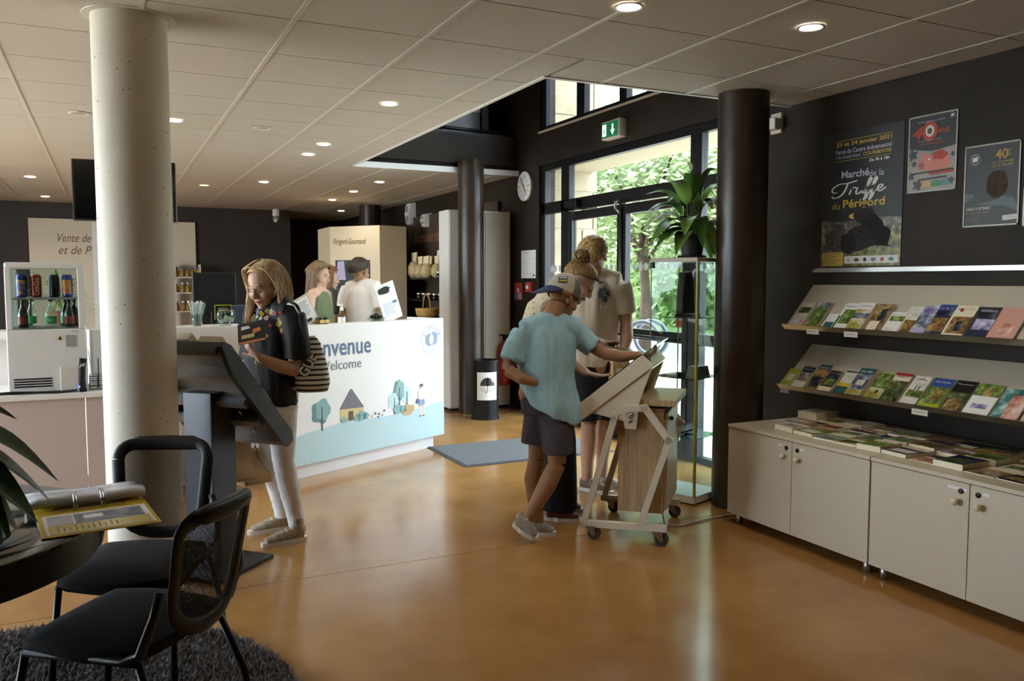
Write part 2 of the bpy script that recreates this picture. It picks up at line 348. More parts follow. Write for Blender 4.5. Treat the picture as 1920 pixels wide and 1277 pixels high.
cl = box('door_closer', -.1, -.03, 7.3, 7.56, 2.235, 2.31, BLACKM, d1, .006); MB().tube([(-.1, 7.34, 2.22), (-.12, 7.1, 2.19)], .008, 6).tube([(-.12, 7.1, 2.19), (-.06, 6.95, 2.2)], .008, 6).build('closer_arm', STEEL, cl)
w1 = struct('window_1', (FX, 0, 0), 'narrow black framed side light beside the clock wall'); pane(w1, 7.72, 8.08, .05, 2.215); bar(w1, 7.72, 8.08, .965, 1.05); dots(w1, 7.74, 8.08)
w2 = struct('window_2', (FX, 0, 0), 'glazed side light behind the dark column'); pane(w2, 4.87, 5.42, .05, 2.215); bar(w2, 4.87, 5.42, .965, 1.057); dots(w2, 4.9, 5.4)
w3 = struct('window_3', (FX, 0, 0), 'upper black framed window above the entrance')
bar(w3, DY0, DY1, 3.11, 3.158); bar(w3, DY0, DY1, 4.74, 4.8)
for a, b in ((8.06, DY1), (7.26, 7.41), (6.51, 6.63), (5.65, 5.77), (DY0, DY0+.09)): bar(w3, a, b, 3.158, 4.74)
for a, b in ((7.41, 8.06), (6.63, 7.26), (5.77, 6.51), (4.87, 5.65)): pane(w3, a, b, 3.158, 4.74)
box('sill', -.075, -.02, DY0, DY1, 3.09, 3.11, BEIGE, w3)
# ---------------------------------------------------------------- outside
gr = struct('ground', (0, 0, 0), 'pale gravel forecourt outside the entrance'); box('gravel', 4.5, 60, -15, 60, -.3, -.03, GRAVEL, gr); box('lawn', 13, 60, -15, 60, -.03, 0, GRASS, gr); box('gravel', -60, -4.4, -15, 60, -.3, -.03, GRAVEL, gr)
ow = struct('wall_outside', (0, 0, 0), 'limestone block pier outside the glazing')
box('mortar', 4.52, 5.3, 8.62, 9.4, -.1, 5.2, mat('mortar', '#b9ad95', .9), ow)
for k in range(12):
    z = -.1+.44*k; c = .45+.3*((k*7) % 3)/2
    for x0, x1 in ((4.51, 4.5+c), (4.5+c+.012, 5.31)): MB().bx(x0, x1, 8.6, 9.42, z+.006, z+.434).build('stone', STONE, ow, bevel=.008)
cp = struct('roof_canopy', (0, 0, 0), 'pale concrete canopy edge above the entrance outside'); box('canopy_slab', 4.5, 5.25, 4.0, 8.6, 2.78, 3.02, mat('canopy_concrete', '#a89d86', .8), cp)
ls = thing('sun_louvre', 'pale slatted sun louvre outside the upper window', 'louvre', (5.2, 6.2, 3.3))
for k in range(5): MB().bx(-.12, .12, -1.4, 1.4, -.015, .015, M=Matrix.Translation((0, 0, .08+.3*k)) @ Matrix.Rotation(.5, 4, 'Y')).build('slat', mat('louvre_grey', '#8a847c', .6), ls)
for y in (-1.2, .9): box('post', -.04, .04, y, y+.1, -.28, 1.6, mat('louvre_post', '#b3a68f', .6), ls)
LEAFM = mat('tree_leaf', '#8ca268', .6, var=.3, vscale=1.2); LEAFM2 = mat('tree_leaf_light', '#a8b98a', .6, var=.25, vscale=1.2); BARK = mat('bark', '#4d4238', .9, var=.3, vscale=6)
def tree(x, y, h, r, label, lm, seed, nl=5200):
    R = random.Random(seed); t = thing('tree', label, 'tree', (x, y, -.03), 0, 'trees outside the entrance')
    tb = MB(); tb.tube([(0, 0, 0), (.05, .03, h*.2), (0, .1, h*.42)], [.13, .1, .08], 10); tips = []
    for k in range(9):
        a = 2*PI*k/9+R.random()*.5; e = (r*.8*math.cos(a), r*.8*math.sin(a), h*(.45+.4*R.random())); s0 = (0, .05, h*(.22+.18*R.random()))
        md_ = tuple((s0[i]+e[i])/2+(0, 0, .3)[i] for i in range(3)); tb.tube([s0, md_, e], [.05, .03, .01], 6); tips += [md_, e]
    tb.build('trunk', BARK, t, True)
    lf = MB(); cl_ = [(0, 0, h*.75)]+tips
    for i in range(int(nl*3.4)):
        c = R.choice(cl_); d = V(R.gauss(0, 1), R.gauss(0, 1), R.gauss(0, .7))*(r*.27); p = V(c)+d; p.z = max(p.z, h*.22)
        s = .055+.06*R.random(); u = V(R.gauss(0, 1), R.gauss(0, 1), R.gauss(0, .5)).normalized(); w = u.orthogonal().normalized()
        lf.add([p-u*s, p+w*s*.5, p+u*s, p-w*s*.5], [(0, 1, 2, 3)])
    tag(lf.build('foliage', lm, t), kind='stuff')
tree(10.2, 14.6, 6.2, 3.0, 'pale green leafy tree seen through the double door', LEAFM2, 3)
tree(11.5, 19.5, 7.5, 3.6, 'larger green tree standing behind, left of the door post', LEAFM, 5, 7000)
tree(13.5, 13.5, 7, 3.2, 'green tree showing behind the potted plant', LEAFM2, 8, 6000)
tree(16.5, 21.5, 8, 4, 'tall green tree far beyond the forecourt, behind the others', LEAFM, 11, 7000)
tree(11.5, 9.2, 5.6, 2.4, 'tree with yellowish leaves beyond the narrow pane by the column', mat('tree_leaf_yellow', '#c3c070', .6, var=.3, vscale=1.2), 13, 4500)
hg = thing('hedge', 'clipped green hedge along the far side of the forecourt', 'hedge', (17, 20, 0))
hm = MB(); R_ = random.Random(2)
for i in range(9000):
    p = V(R_.uniform(-1, 1), R_.uniform(-16, 8), R_.random()*2.6); s = .12+.1*R_.random(); u = V(R_.gauss(0, 1), R_.gauss(0, 1), R_.gauss(0, 1)).normalized(); w = u.orthogonal().normalized(); hm.add([p-u*s, p+w*s*.6, p+u*s, p-w*s*.6], [(0, 1, 2, 3)])
tag(hm.build('foliage', LEAFM, hg), kind='stuff'); MB().bx(-.7, .7, -16, 8, 0, 2.3).build('hedge_core', mat('hedge_core', '#5b7040', .9), hg)
br = thing('bicycle_rack', 'curved grey metal bicycle hoop seen through the door glass', 'bicycle rack', (6.1, 8.75, -.03), .6)
for x in (0, .3): MB().tube([(x, .22*math.cos(a), .78+.22*math.sin(a)) for a in [PI*2*i/26 for i in range(27)]], .03, 8).build('hoop', mat('blue_grey_steel', '#5d6470', .4, metal=.6), br, True); MB().tube([(x, 0, 0), (x, 0, .57)], .025, 8).build('post', MATS['blue_grey_steel'], br, True)
# ---------------------------------------------------------------- downlights
LENS = mat('lit_lens', '#fff2dc', .4, emit='#fff0d8', estr=26); LENSD = mat('dim_lens', '#e8cf9a', .4, emit='#ffcf80', estr=5); LENSO = mat('unlit_lens', '#a89b80', .3)
def downlight(x, y, label, power=45, lens=None, r=.05, tilt=(0, 0)):
    t = thing('downlight', label, 'downlight', (x, y, CZ-.003), 0, 'recessed ceiling downlights')
    MB().lathe([(r+.018, -.001), (r+.016, -.006), (r+.002, -.004), (r, 0)], n=28, cap=False).build('ring', WHITE, t, True)
    MB().lathe([(r, -.001), (r*.8, -.003), (.002, -.004)], n=24).build('lens', lens or LENS, t, True)
    if power:
        ld = bpy.data.lights.new('bulb', 'SPOT'); ld.energy = power*.4; ld.spot_size = 2.2; ld.spot_blend = .8; ld.shadow_soft_size = .05; ld.color = (1, .88, .7)
        lo = link('bulb', ld, t); lo.location = (0, 0, -.02); lo.rotation_euler = (tilt[0], tilt[1], 0)
for a in ((1.771, 5.56, 'large bright downlight in the ceiling near the void corner', 70), (.496, 6.83, 'lit downlight just beside the white column top'), (1.765, 7.44, 'lit downlight, upper one of the close pair over the desk'), (1.771, 8.10, 'lit downlight, lower one of the close pair over the desk'),
          (3.045, 3.02, 'warm lit downlight in the ceiling above the posters', 60), (1.773, 10.6, 'lit downlight in the far ceiling above the blonde visitor'), (3.05, 9.99, 'lit downlight in the far ceiling nearest the dark beam'),
          (3.05, 11.2, 'lit downlight second behind the dark beam'), (3.08, 12.5, 'lit downlight third behind the dark beam'), (3.7, 14.4, 'farthest small lit downlight by the far column'), (-.76, 11.25, 'lit downlight in the far ceiling left of the screen'), (-.755, 13.8, 'small lit downlight above the sale panel wall'),
          (2.1, 3.15, 'downlight cut by the top edge of the photo', 60)): downlight(*a)
downlight(1.151, 11.29, 'dim yellowish downlight in the far ceiling', 8, LENSD); downlight(-.141, 6.83, 'unlit downlight on the ceiling at the left of the white column', 0, LENSO); downlight(1.143, 6.857, 'unlit round ceiling fitting between the column and the desk lights', 0, LENSO)
# ---------------------------------------------------------------- reception desk with printed front
NAVY = mat('print_blue', '#4d628f', .5); SLATE = mat('print_slate', '#6f7688', .5); HILL = mat('print_hill', '#b9d3d8', .5); TEAL = mat('print_teal', '#86aeb0', .5); TEALD = mat('print_dark_teal', '#5f8b8f', .5); TEALP = mat('print_pale_teal', '#c4dde0', .5)
ROOF = mat('print_roof', '#75707a', .6, var=.2, vscale=60); TANP = mat('print_tan', '#d8bf84', .5, var=.08, vscale=30); BRP = mat('print_brown', '#5a4a42', .5); ORP = mat('print_ochre', '#c9a878', .5); SKINP = mat('print_skin', '#e8c8b4', .5); LOGO = mat('print_logo', '#8598b3', .5); LOGOL = mat('print_logo_pale', '#b3bfce', .5)
dk = thing('reception_desk', 'tall white reception desk with printed welcome picture on its front', 'desk', (1.15, 6.16, 0), math.atan2(.462, .887))
fp = box('front_panel', 0, 1.75, 0, .03, .11, 1.16, WHITE, dk, .003)
box('plinth', .02, 1.67, .06, .3, 0, .11, WHITE, dk); box('side_panel', 1.72, 1.75, .03, .42, .11, 1.16, WHITE, dk, .003); box('side_panel', 0, .03, .03, .42, .11, 1.16, WHITE, dk, .003)
box('top_rim', .03, 1.72, .03, .12, 1.13, 1.16, WHITE, dk); box('worktop', .03, 1.72, .12, .62, 1.03, 1.06, mat('desk_inner', '#b9b0a4', .5), dk); box('back_panel', .03, 1.72, .6, .62, 0, 1.03, WHITE, dk)
DF = frame((0, -.0004, 0), (1, 0, 0), (0, 0, 1))   # print plane
def flat(par, poly, m, nm, z=.0004, F=DF): return MB().prism(poly, z, z+.0012, 0, F).build(nm, m, par)
def ring2(cx, cz, rx, rz, n=28, a0=0, a1=2*PI): return [(cx+rx*math.cos(a0+(a1-a0)*i/n), cz+rz*math.sin(a0+(a1-a0)*i/n)) for i in range(n)]
def lump(cx, cz, rx, rz, seed, am=.12, n=26):
    R = random.Random(seed); ph = R.random()*6; return [(cx+rx*(1+am*math.sin(5*2*PI*i/n+ph))*math.cos(2*PI*i/n), cz+rz*(1+am*math.sin(5*2*PI*i/n+ph))*math.sin(2*PI*i/n)) for i in range(n)]
hill = [(.001, .30), (.09, .335), (.2, .352), (.32, .36), (.53, .383), (.7, .382), (.88, .374), (1.1, .371), (1.32, .38), (1.55, .397), (1.749, .42), (1.749, .112), (.001, .112)]
flat(fp, hill, HILL, 'printed_hill', .0003)
def dash(par, pts, m):
    mb = MB(); L_ = []
    for (x0, y0), (x1, y1) in zip(pts, pts[1:]):
        k = max(1, int(math.hypot(x1-x0, y1-y0)/.022)); L_ += [((x0+(x1-x0)*i/k), (y0+(y1-y0)*i/k)) for i in range(k)]
    for i in range(0, len(L_)-1, 2):
        a, b = V(*L_[i], 0), V(*L_[i+1], 0); d = (b-a).normalized()*.012; nn = V(-d.y, d.x, 0).normalized()*.0035
        mb.prism([(a+nn).xy, (a-nn).xy, (a-nn+d*1.6).xy, (a+nn+d*1.6).xy], .0016, .0022, 0, DF)
    tag(mb.build('printed_path', m, par), kind='stuff')
dash(fp, [(.168, .127), (.2, .2), (.263, .262), (.33, .285), (.42, .282), (.5, .262), (.58, .262), (.66, .295), (.76, .33), (.88, .337), (1.0, .315), (1.1, .28), (1.22, .238), (1.33, .238), (1.45, .27), (1.55, .31), (1.63, .35)], mat('print_path', '#d9cdb0', .5))
def ptree(x, z0, z1, rx, m, m2, seed):
    h = z1-z0; flat(fp, [(x-.006, z0), (x+.006, z0), (x+.004, z1-h*.25), (x-.004, z1-h*.25)], BRP, 'printed_trunk', .0030)
    flat(fp, lump(x-.012, z0+h*.6, rx, h*.36, seed), m2, 'printed_crown', .0010); flat(fp, lump(x+.008, z0+h*.66, rx*.82, h*.33, seed+1), m, 'printed_crown', .0020)
ptree(.338, .345, .593, .088, TEAL, TEALD, 3)
ptree(1.12, .374, .56, .06, TEALP, TEALP, 8); ptree(1.27, .40, .60, .055, TEALP, TEALP, 9); ptree(1.18, .40, .66, .06, TEAL, TEALD, 5)
flat(fp, [(.522, .386), (.771, .384), (.771, .478), (.522, .488)], TANP, 'printed_house', .001); flat(fp, [(.515, .487), (.632, .637), (.645, .637), (.775, .477)], ROOF, 'printed_roof', .002); flat(fp, [(.605, .386), (.655, .386), (.655, .462), (.605, .462)], BRP, 'printed_door', .003)
for x, s in ((.56, .03), (.7, .035), (.745, .05), (.79, .035), (1.16, .05), (1.22, .04)): flat(fp, lump(x, .385+s*.5, s, s*.8, int(x*100)), TEAL, 'printed_bush', .0036)
for i, (x, z) in enumerate(((.86, .39), (.9, .41), (.94, .40), (.98, .385), (.93, .375), (1.0, .42))): flat(fp, ring2(x, z, .009, .009, 8), (ORP, NAVY, BRP)[i % 3], 'printed_fleck', .003)
for x, z in ((1.25, .375), (1.3, .375), (1.275, .41), (1.33, .40)): flat(fp, ring2(x, z, .034, .03, 14), ORP, 'printed_nut', .0036+.0004*int(x*10 % 4))
px = 1.455
flat(fp, [(px-.03, .32), (px-.012, .32), (px-.008, .45), (px+.008, .45), (px+.012, .32), (px+.03, .32), (px+.035, .46), (px-.035, .46)], SKINP, 'printed_figure', .001); flat(fp, [(px-.04, .41), (px+.04, .41), (px+.036, .465), (px-.036, .465)], LOGO, 'printed_shorts', .002); flat(fp, [(px-.045, .46), (px+.045, .46), (px+.04, .55), (px-.04, .55)], mat('print_shirt', '#e9dfd2', .5), 'printed_shirt', .0025)
flat(fp, ring2(px, .572, .02, .022, 14), SKINP, 'printed_head', .002); flat(fp, ring2(px-.002, .585, .022, .014, 12), BRP, 'printed_hair', .003); flat(fp, [(px-.07, .43), (px-.035, .43), (px-.035, .47), (px-.07, .47)], NAVY, 'printed_satchel', .0032); flat(fp, [(px-.035, .312), (px-.008, .312), (px-.01, .322), (px-.03, .322)], BRP, 'printed_shoe', .003); flat(fp, [(px+.008, .312), (px+.035, .312), (px+.03, .322), (px+.01, .322)], BRP, 'printed_shoe', .003)
TW = lambda x, z: DF @ Matrix.Translation((x, z, .001))
text('lettering', 'Bienvenue', .715, .14, NAVY, fp, TW(.144, .912), bold=.012); text('lettering', 'Welcome', .44, .075, SLATE, fp, TW(.31, .803))
def arc_text(s, cx, cz, r, a0, a1, h, m, par, F, flip=False):
    mb = MB()
    for i, ch in enumerate(s):
        a = a0+(a1-a0)*i/(len(s)-1); rr = r
        M = F @ Matrix.Translation((cx+rr*math.cos(a), cz+rr*math.sin(a), .0014)) @ Matrix.Rotation(a-PI/2 if not flip else a+PI/2, 4, 'Z') @ Matrix.Translation((-h*.35, -h/2, 0))
        o = text('tmp', ch, h*.7, h, m, None, M); mb.add([V(v.co) for v in o.data.vertices], [tuple(p.vertices) for p in o.data.polygons]); bpy.data.objects.remove(o, do_unlink=True)
    return mb.build('lettering', m, par)
def emblem(par, cx, cz, r, F, m, ml, words=('ÉCOMUSÉE', 'TRUFFE')):
    mb = MB(); n = 40; a, b = ring2(cx, cz, r, r, n), ring2(cx, cz, r*.955, r*.955, n)
    for i in range(n): mb.prism([a[i], a[(i+1) % n], b[(i+1) % n], b[i]], .0004, .0012, 0, F)
    mb.build('emblem_ring', ml, par)
    flat(par, lump(cx-.22*r, cz-.02*r, r*.36, r*.42, 4, .05), m, 'emblem_truffle', .0006, F); flat(par, lump(cx+.24*r, cz+.06*r, r*.34, r*.44, 6, .05), m, 'emblem_truffle', .0014, F); flat(par, ring2(cx-.04*r, cz+.02*r, r*.2, r*.34), WHITEP, 'emblem_cut', .0022, F)
    arc_text(words[0], cx, cz, r*.78, PI*.86, PI*.14, r*.22, m, par, F); arc_text(words[1], cx, cz, r*.78, PI*1.25, PI*1.75, r*.2, ml, par, F, True)
emblem(fp, 1.59, .978, .134, DF, LOGO, LOGOL)
# wing of the desk to the left and the low counter in front of it
wg = thing('reception_counter', 'white counter wing running left from the reception desk, behind the column', 'counter', (-.1, 6.29, 0), math.atan2(.24, 1.3))
box('front_panel', 0, 1.06, 0, .03, .1, 1.16, WHITE, wg, .003); box('plinth', .03, 1.04, .06, .1, 0, .1, WHITE, wg); box('side_panel', 0, .03, .03, .5, .1, 1.16, WHITE, wg, .003); box('worktop', .03, 1.06, .03, .3, 1.13, 1.16, WHITE, wg); box('desk_shelf', .03, .9, .3, .48, .72, .75, WHITE, wg)
lc = thing('low_counter', 'low counter with pinkish grey front carrying the small drinks fridge', 'counter', (-.12, 5.95, 0))
box('worktop', -2.2, .56, -.02, .27, .75, .785, WHITE, lc, .003); box('worktop', -2.2, -.03, .27, .62, .75, .785, WHITE, lc, .003)
for x0, x1 in ((-2.18, -1.1), (-1.095, -.03), (-.025, .54)): box('front_panel', x0, x1, 0, .02, .02, .75, PINKG, lc, .002)
box('side_panel', .52, .54, .02, .26, 0, .75, PINKG, lc); box('plinth', -2.18, .54, .05, .07, 0, .05, DARKGAP, lc); box('back_panel', -2.18, -.05, .58, .6, 0, .75, PINKG, lc)
# ---------------------------------------------------------------- brochure cabinets
KNOB = mat('cream_knob', '#d8ccb0', .4); ALU = mat('aluminium', '#b7b5b0', .35, metal=.9); STICK = mat('sticker', '#e8e8e8', .6)
def cabinet(y0, y1, label, stickers):
    t = thing('brochure_cabinet', label, 'cabinet', (3.42, (y0+y1)/2, 0), 0, 'cream brochure cabinets'); h = (y1-y0)/2
    box('carcass', .022, .83, -h+.002, h-.002, .065, .597, CREAM, t, .002); box('top', -.005, .84, -h+.001, h-.001, .597, .617, CREAM, t, .003)
    for k, (a, b) in enumerate(((-h+.003, -.002), (.002, h-.003))):
        d = box('door', 0, .02, a, b, .066, .594, CREAM, t, .002); ky = -.055 if k == 0 else .055
        MB().lathe([(.006, 0), (.006, .012), (.014, .018), (.017, .026), (.014, .035), (.004, .039)], n=18, M=frame((0, ky, .505), (0, -1, 0), (0, 0, 1))).build('knob', KNOB, d, True)
        MB().lathe([(.012, 0), (.012, .005), (.009, .007), (.003, .007)], n=18, M=frame((0, ky*.75, .555), (0, -1, 0), (0, 0, 1))).build('lock', BLACKM, d, True)
        w = stickers[k]; M = frame((-.0006, ky*.75+(-.02 if k == 0 else .065), .557), (0, -1, 0), (0, 0, 1))
        MB().bx(0, w, 0, .013, 0, .0008, M=M).build('sticker', STICK, d)
    for x in (.06, .78):
        for y in (-h+.05, h-.05): MB().lathe([(.02, 0), (.02, .065)], n=16).build('foot', ALU, t, True, loc=(x, y, 0))
    return t
cabinet(2.921, 3.985, 'cream two-door cabinet beside the dark column, under the brochure shelves', (.03, .03)); cabinet(1.85, 2.917, 'cream two-door cabinet cut off by the right edge of the photo', (.03, .09))
# ---------------------------------------------------------------- wall shelves and rail
def shelf(z_top, x_lip, z_lip, label, tags):
    t = thing('brochure_shelf', label, 'shelf', (4.3, 2.9, z_lip)); dz = z_top-z_lip; d = 4.3-x_lip; L0, L1 = -1.2, 1.26
    MB().prism([(-.005, dz), (-.02, dz+.004), (-d, .004), (-d, -.004), (-d+.012, -.006), (-.005, dz-.016)], -L1, -L0, 0, frame((0, 0, 0), (1, 0, 0), (0, 0, 1))).build('back_plate', CREAM, t)
    MB().prism([(-d, 0), (-d-.028, .028), (-d-.031, .026), (-d-.002, -.006)], -L1, -L0, 0, frame((0, 0, 0), (1, 0, 0), (0, 0, 1))).build('front_lip', STEEL, t)
    for y in (-.9, .2, 1.1): MB().prism([(-.002, dz-.03), (-d*.8, .04), (-.002, .06)], y-.002, y+.002, 0, frame((0, 0, 0), (1, 0, 0), (0, 0, 1))).build('bracket', STEEL, t)
    for (y, w, s) in tags:
        h_ = box('label_holder', -d-.04, -d-.036, y-w/2, y+w/2, -.024, .008, mat('label_clear', '#ddd8cc', .3), t)
        text('lettering', s, w*.7, .009, BRP, h_, frame((-d-.041, y+w*.36, -.011), (0, -1, 0), (0, 0, 1)))
    return t
shelf(1.464, 4.03, 1.183, 'upper sloping brochure shelf with steel lip on the dark wall', ((.98, .1, 'Jardins'), (.68, .1, 'Châteaux')))
shelf(1.064, 4.0, .789, 'lower sloping brochure shelf with steel lip on the dark wall', ((1.18, .07, 'Grottes'), (.17, .1, 'Activités de plein air')))
rl = thing('wall_rail', 'thin aluminium rail on the dark wall below the posters', 'rail', (4.3, 2.9, 1.563)); MB().bx(-.03, 0, -1.2, 1.26, -.012, 0).bx(-.032, -.028, -1.2, 1.26, -.012, .006).build('track', ALU, rl); box('strip', -.006, 0, -1.2, 1.26, .004, .016, ALU, rl)
# ---------------------------------------------------------------- round table, rug, chairs
RUGM = mat('rug_grey', '#5a5453', .95, var=.25, vscale=9)
rg = thing('rug', 'round shaggy dark grey rug under the table and chairs', 'rug', (-.4, 3.0, 0)); MB().lathe([(.95, 0), (.95, .012), (.01, .014)], n=64).build('backing', RUGM, rg)
pm = MB(); R_ = random.Random(5)
for i in range(52000):
    r = .975*math.sqrt(R_.random()); a = R_.uniform(-.35, 1.75) if R_.random() < .9 else R_.uniform(0, 6.28); p = V(r*math.cos(a), r*math.sin(a), .01); d = V(R_.gauss(0, .6), R_.gauss(0, .6), .9).normalized()*R_.uniform(.025, .045); s = V(-d.y, d.x, 0).normalized()*.0035 if d.xy.length > 1e-3 else V(.0035, 0, 0)
    q = p+d*.6; e = p+d+V(d.x, d.y, 0)*.35; pm.add([p-s, p+s, q+s, q-s, e], [(0, 1, 2, 3), (3, 2, 4)])
tag(pm.build('pile', [mat('rug_pile', '#6b6462', .9, var=.4, vscale=60)], rg), kind='stuff')
tb = thing('round_table', 'round black table with glossy dark glass top', 'table', (-.64, 3.0, 0.012))
GT = mat('table_glass', '#17181b', .08, coat=.6)
MB().lathe([(.002, .722), (.6, .722), (.605, .725), (.605, .735), (.6, .738), (.002, .738)], n=72).build('table_top', GT, tb, auto=True); MB().lathe([(.585, .63), (.592, .63), (.592, .72), (.585, .72)], n=72).build('apron', BLACKM, tb, auto=True)
MB().lathe([(.33, 0), (.33, .012), (.06, .03), (.045, .06), (.045, .65), (.1, .66), (.3, .72)], n=32).build('pedestal', BLACKM, tb, auto=True)
FAB = mat('black_fabric', '#16171b', .9, bump=.1, bscale=300)
def mesh_mat():
    m = bpy.data.materials.new('chair_net'); m.use_nodes = True; n = m.node_tree.nodes; L = m.node_tree.links; b = n['Principled BSDF']; b.inputs['Base Color'].default_value = lin('#121214'); b.inputs['Roughness'].default_value = .7
    tc = n.new('ShaderNodeTexCoord'); sx = n.new('ShaderNodeSeparateXYZ'); L.new(tc.outputs['Object'], sx.inputs[0])
    def mth(op, a, b_=None):
        q = n.new('ShaderNodeMath'); q.operation = op
        for i, w_ in enumerate((a, b_)):
            if w_ is None: continue
            if isinstance(w_, (int, float)): q.inputs[i].default_value = w_
            else: L.new(w_, q.inputs[i])
        return q.outputs[0]
    pr_ = mth('MULTIPLY', mth('SINE', mth('MULTIPLY', sx.outputs[0], 900)), mth('SINE', mth('MULTIPLY', sx.outputs[2], 900)))
    L.new(mth('LESS_THAN', pr_, .22), b.inputs['Alpha']); return m
NET = mesh_mat()
def rrect(w, h, r, n=6):
    out = []
    for cx, cy, a0 in ((w-r, h-r, 0), (-w+r, h-r, PI/2), (-w+r, -h+r, PI), (w-r, -h+r, 1.5*PI)): out += [(cx+r*math.cos(a0+PI/2*i/n), cy+r*math.sin(a0+PI/2*i/n)) for i in range(n+1)]
    return out
def chair(x, y, rz, label):
    t = thing('visitor_chair', label, 'chair', (x, y, .0), rz, 'black mesh chairs at the round table')
    # seat: rounded, crowned
    def seat(u, v):
        a = 2*PI*u; r = min(1, v*1.0); c, s = math.cos(a), math.sin(a); k = 1/max(abs(c), abs(s))**.6
        return (.23*c*k*r, .22*s*k*r+.02, .49-.035*r**4-.015*max(0, s*r)**3)
    sb = MB(); sb.grid(seat, 40, 8); sb.grid(lambda u, v: (lambda p: (p[0]*(1+.02*math.sin(PI*v)-.1*v*v), p[1]*(1+.02*math.sin(PI*v)-.1*v*v), p[2]-.05*v))(seat(u, 1)), 40, 5); sb.build('seat', FAB, t, True); box('seat_pan', -.19, .19, -.17, .2, .405, .43, BLACK, t, .01)
    # back frame: bowed loop, netting inside
    def bp(px_, pz): return V(px_, -.215-.08*(pz-.45)/.4+.10*(1-(px_/.21)**2)*-.5, pz)
    loop = [bp(x_, z_) for x_, z_ in [(.178-.055+.055*math.cos(q), .825-.055+.055*math.sin(q)) for q in [PI/2*i/6 for i in range(7)]]+[(-.178+.055-.055*math.sin(q), .825-.055+.055*math.cos(q)) for q in [PI/2*i/6 for i in range(7)]]+[(-.165*math.cos(q)**.8 if math.cos(q) > 0 else .165*abs(math.cos(q))**.8, .60-.13*math.sin(q)) for q in [PI*i/14 for i in range(15)]]]
    MB().tube(loop+[loop[0]], .011, 10, side=(0, 1, 0), sq=2.3, cap=False).build('back_frame', BLACK, t, True)
    MB().tube([bp(-.15+.3*i/8, .832)+V(0, -.012, -.004) for i in range(9)], [.006]+[.016]*7+[.006], 8, side=(0, 1, 0), sq=1.7).build('top_rail', BLACK, t, True)
    MB().grid(lambda u, v: bp((2*u-1)*(.172 if v > .35 else .165*max(0, 1-((.35-v)/.36)**2)**.4), .472+.35*v), 10, 16).build('netting', NET, t, True)
    for s in (-1, 1):
        MB().tube([(s*.212, -.03, .425), (s*.225, -.14, .43), (s*.232, -.2, .455), (s*.222, -.245, .57), (s*.205, -.25, .63)], [.016, .017, .018, .018, .017], 8, sq=.7).build('back_support', BLACK, t, True)
        MB().tube([(s*.2, .2, .42), (s*.205, .25, .21), (s*.21, .27, 0)], .0125, 8).build('leg', BLACKM, t, True); MB().tube([(s*.2, -.17, .42), (s*.225, -.25, .21), (s*.235, -.29, 0)], .0125, 8).build('leg', BLACKM, t, True)
        MB().tube([(s*.205, .2, .415), (s*.205, -.18, .415)], .012, 8).build('side_rail', BLACKM, t, True)
    return t
chair(.075, 3.38, math.radians(158), 'black mesh-back chair facing the table, in front of the white column'); chair(.035, 2.78, math.radians(52), 'nearest black mesh-back chair, seen from behind at the left')
# ---------------------------------------------------------------- leaning info stand with leaflets
kd = math.atan2(.705, .71)
ks = thing('info_stand', 'black metal stand with sloping leaflet panel beside the white column', 'stand', (.47, 4.60, 0), kd)   # local x: slope downwards (towards the visitor), y: width
KB = mat('stand_black', '#23262c', .4, metal=.2); KW = mat('stand_back_board', '#6f655c', .6, var=.1, vscale=8)
box('base_plate', -.28, .16, -.26, .2, 0, .022, KB, ks, .004); box('post', -.1, .09, -.085, .09, .022, .92, mat('stand_post', '#4a4d55', .35, metal=.5), ks, .004)
PT, PB = (-.235, 1.215), (.325, .645)      # top and bottom of the slope (x,z)
sd2 = V(PB[0]-PT[0], 0, PB[1]-PT[1]); sl = sd2.length; sd2.normalize(); nn2 = V(-sd2.z, 0, sd2.x)
KF = lambda y: Matrix(((sd2.x, 0, nn2.x, PT[0]), (0, 1, 0, y), (sd2.z, 0, nn2.z, PT[1]), (0, 0, 0, 1)))
for y in (-.30, .27): MB().prism([(0, -.02), (.045, .0), (sl-.045, .0), (sl, -.03), (sl-.01, -.085), (sl-.06, -.1), (.16, -.1), (.0, -.05)], 0, .028, 0, KF(y) @ Matrix(((1, 0, 0, 0), (0, 0, 1, 0), (0, 1, 0, 0), (0, 0, 0, 1)))).build('side_board', KB, ks)
MB().bx(.02, sl-.02, .028-.3, .27, -.022, -.012, M=KF(0)).build('panel', KW, ks)
for s_ in (0.0, .19, .38, .57, sl-.05): MB().bx(s_, s_+.03, -.272, .27, -.085, -.022, M=KF(0)).build('cross_bar', KB if s_ in (0.0,) else KW, ks)
for s_ in (.36, .52): MB().bx(s_, s_+.045, -.26, .26, -.12, -.085, M=KF(0)).build('mount_bar', mat('mount_grey', '#85888e', .4, metal=.6), ks)
for s_, y in ((.44, -.2), (.6, -.2), (sl-.02, -.1)): MB().lathe([(.004, 0), (.004, -.03)], n=8, M=KF(0) @ Matrix.Translation((s_, y, -.1))).ell((s_, y, -.125), (.016, .005, .006), M=KF(0)).build('wing_nut', CHROME, ks, True)
for s_ in (.16, .36, .56, sl-.045): MB().bx(s_, s_+.008, -.27, .27, -.012, .02, M=KF(0)).build('ledge', KB, ks)
def leaflets(s_, y, w, h, th, name_, label, m, tilt=.25):
    t = tag(MB().bx(-w/2, w/2, 0, .012+th, 0, h).build(name_, m, bevel=.001), label, 'leaflet', 'leaflets on the info stand')
    M = ks.matrix_basis @ KF(0) @ Matrix.Translation((s_, y, -.010)) @ Matrix(((0, 0, -1, 0), (1, 0, 0, 0), (0, 1, 0, 0), (0, 0, 0, 1))) @ Matrix.Identity(4)
    t.matrix_world = M; return t
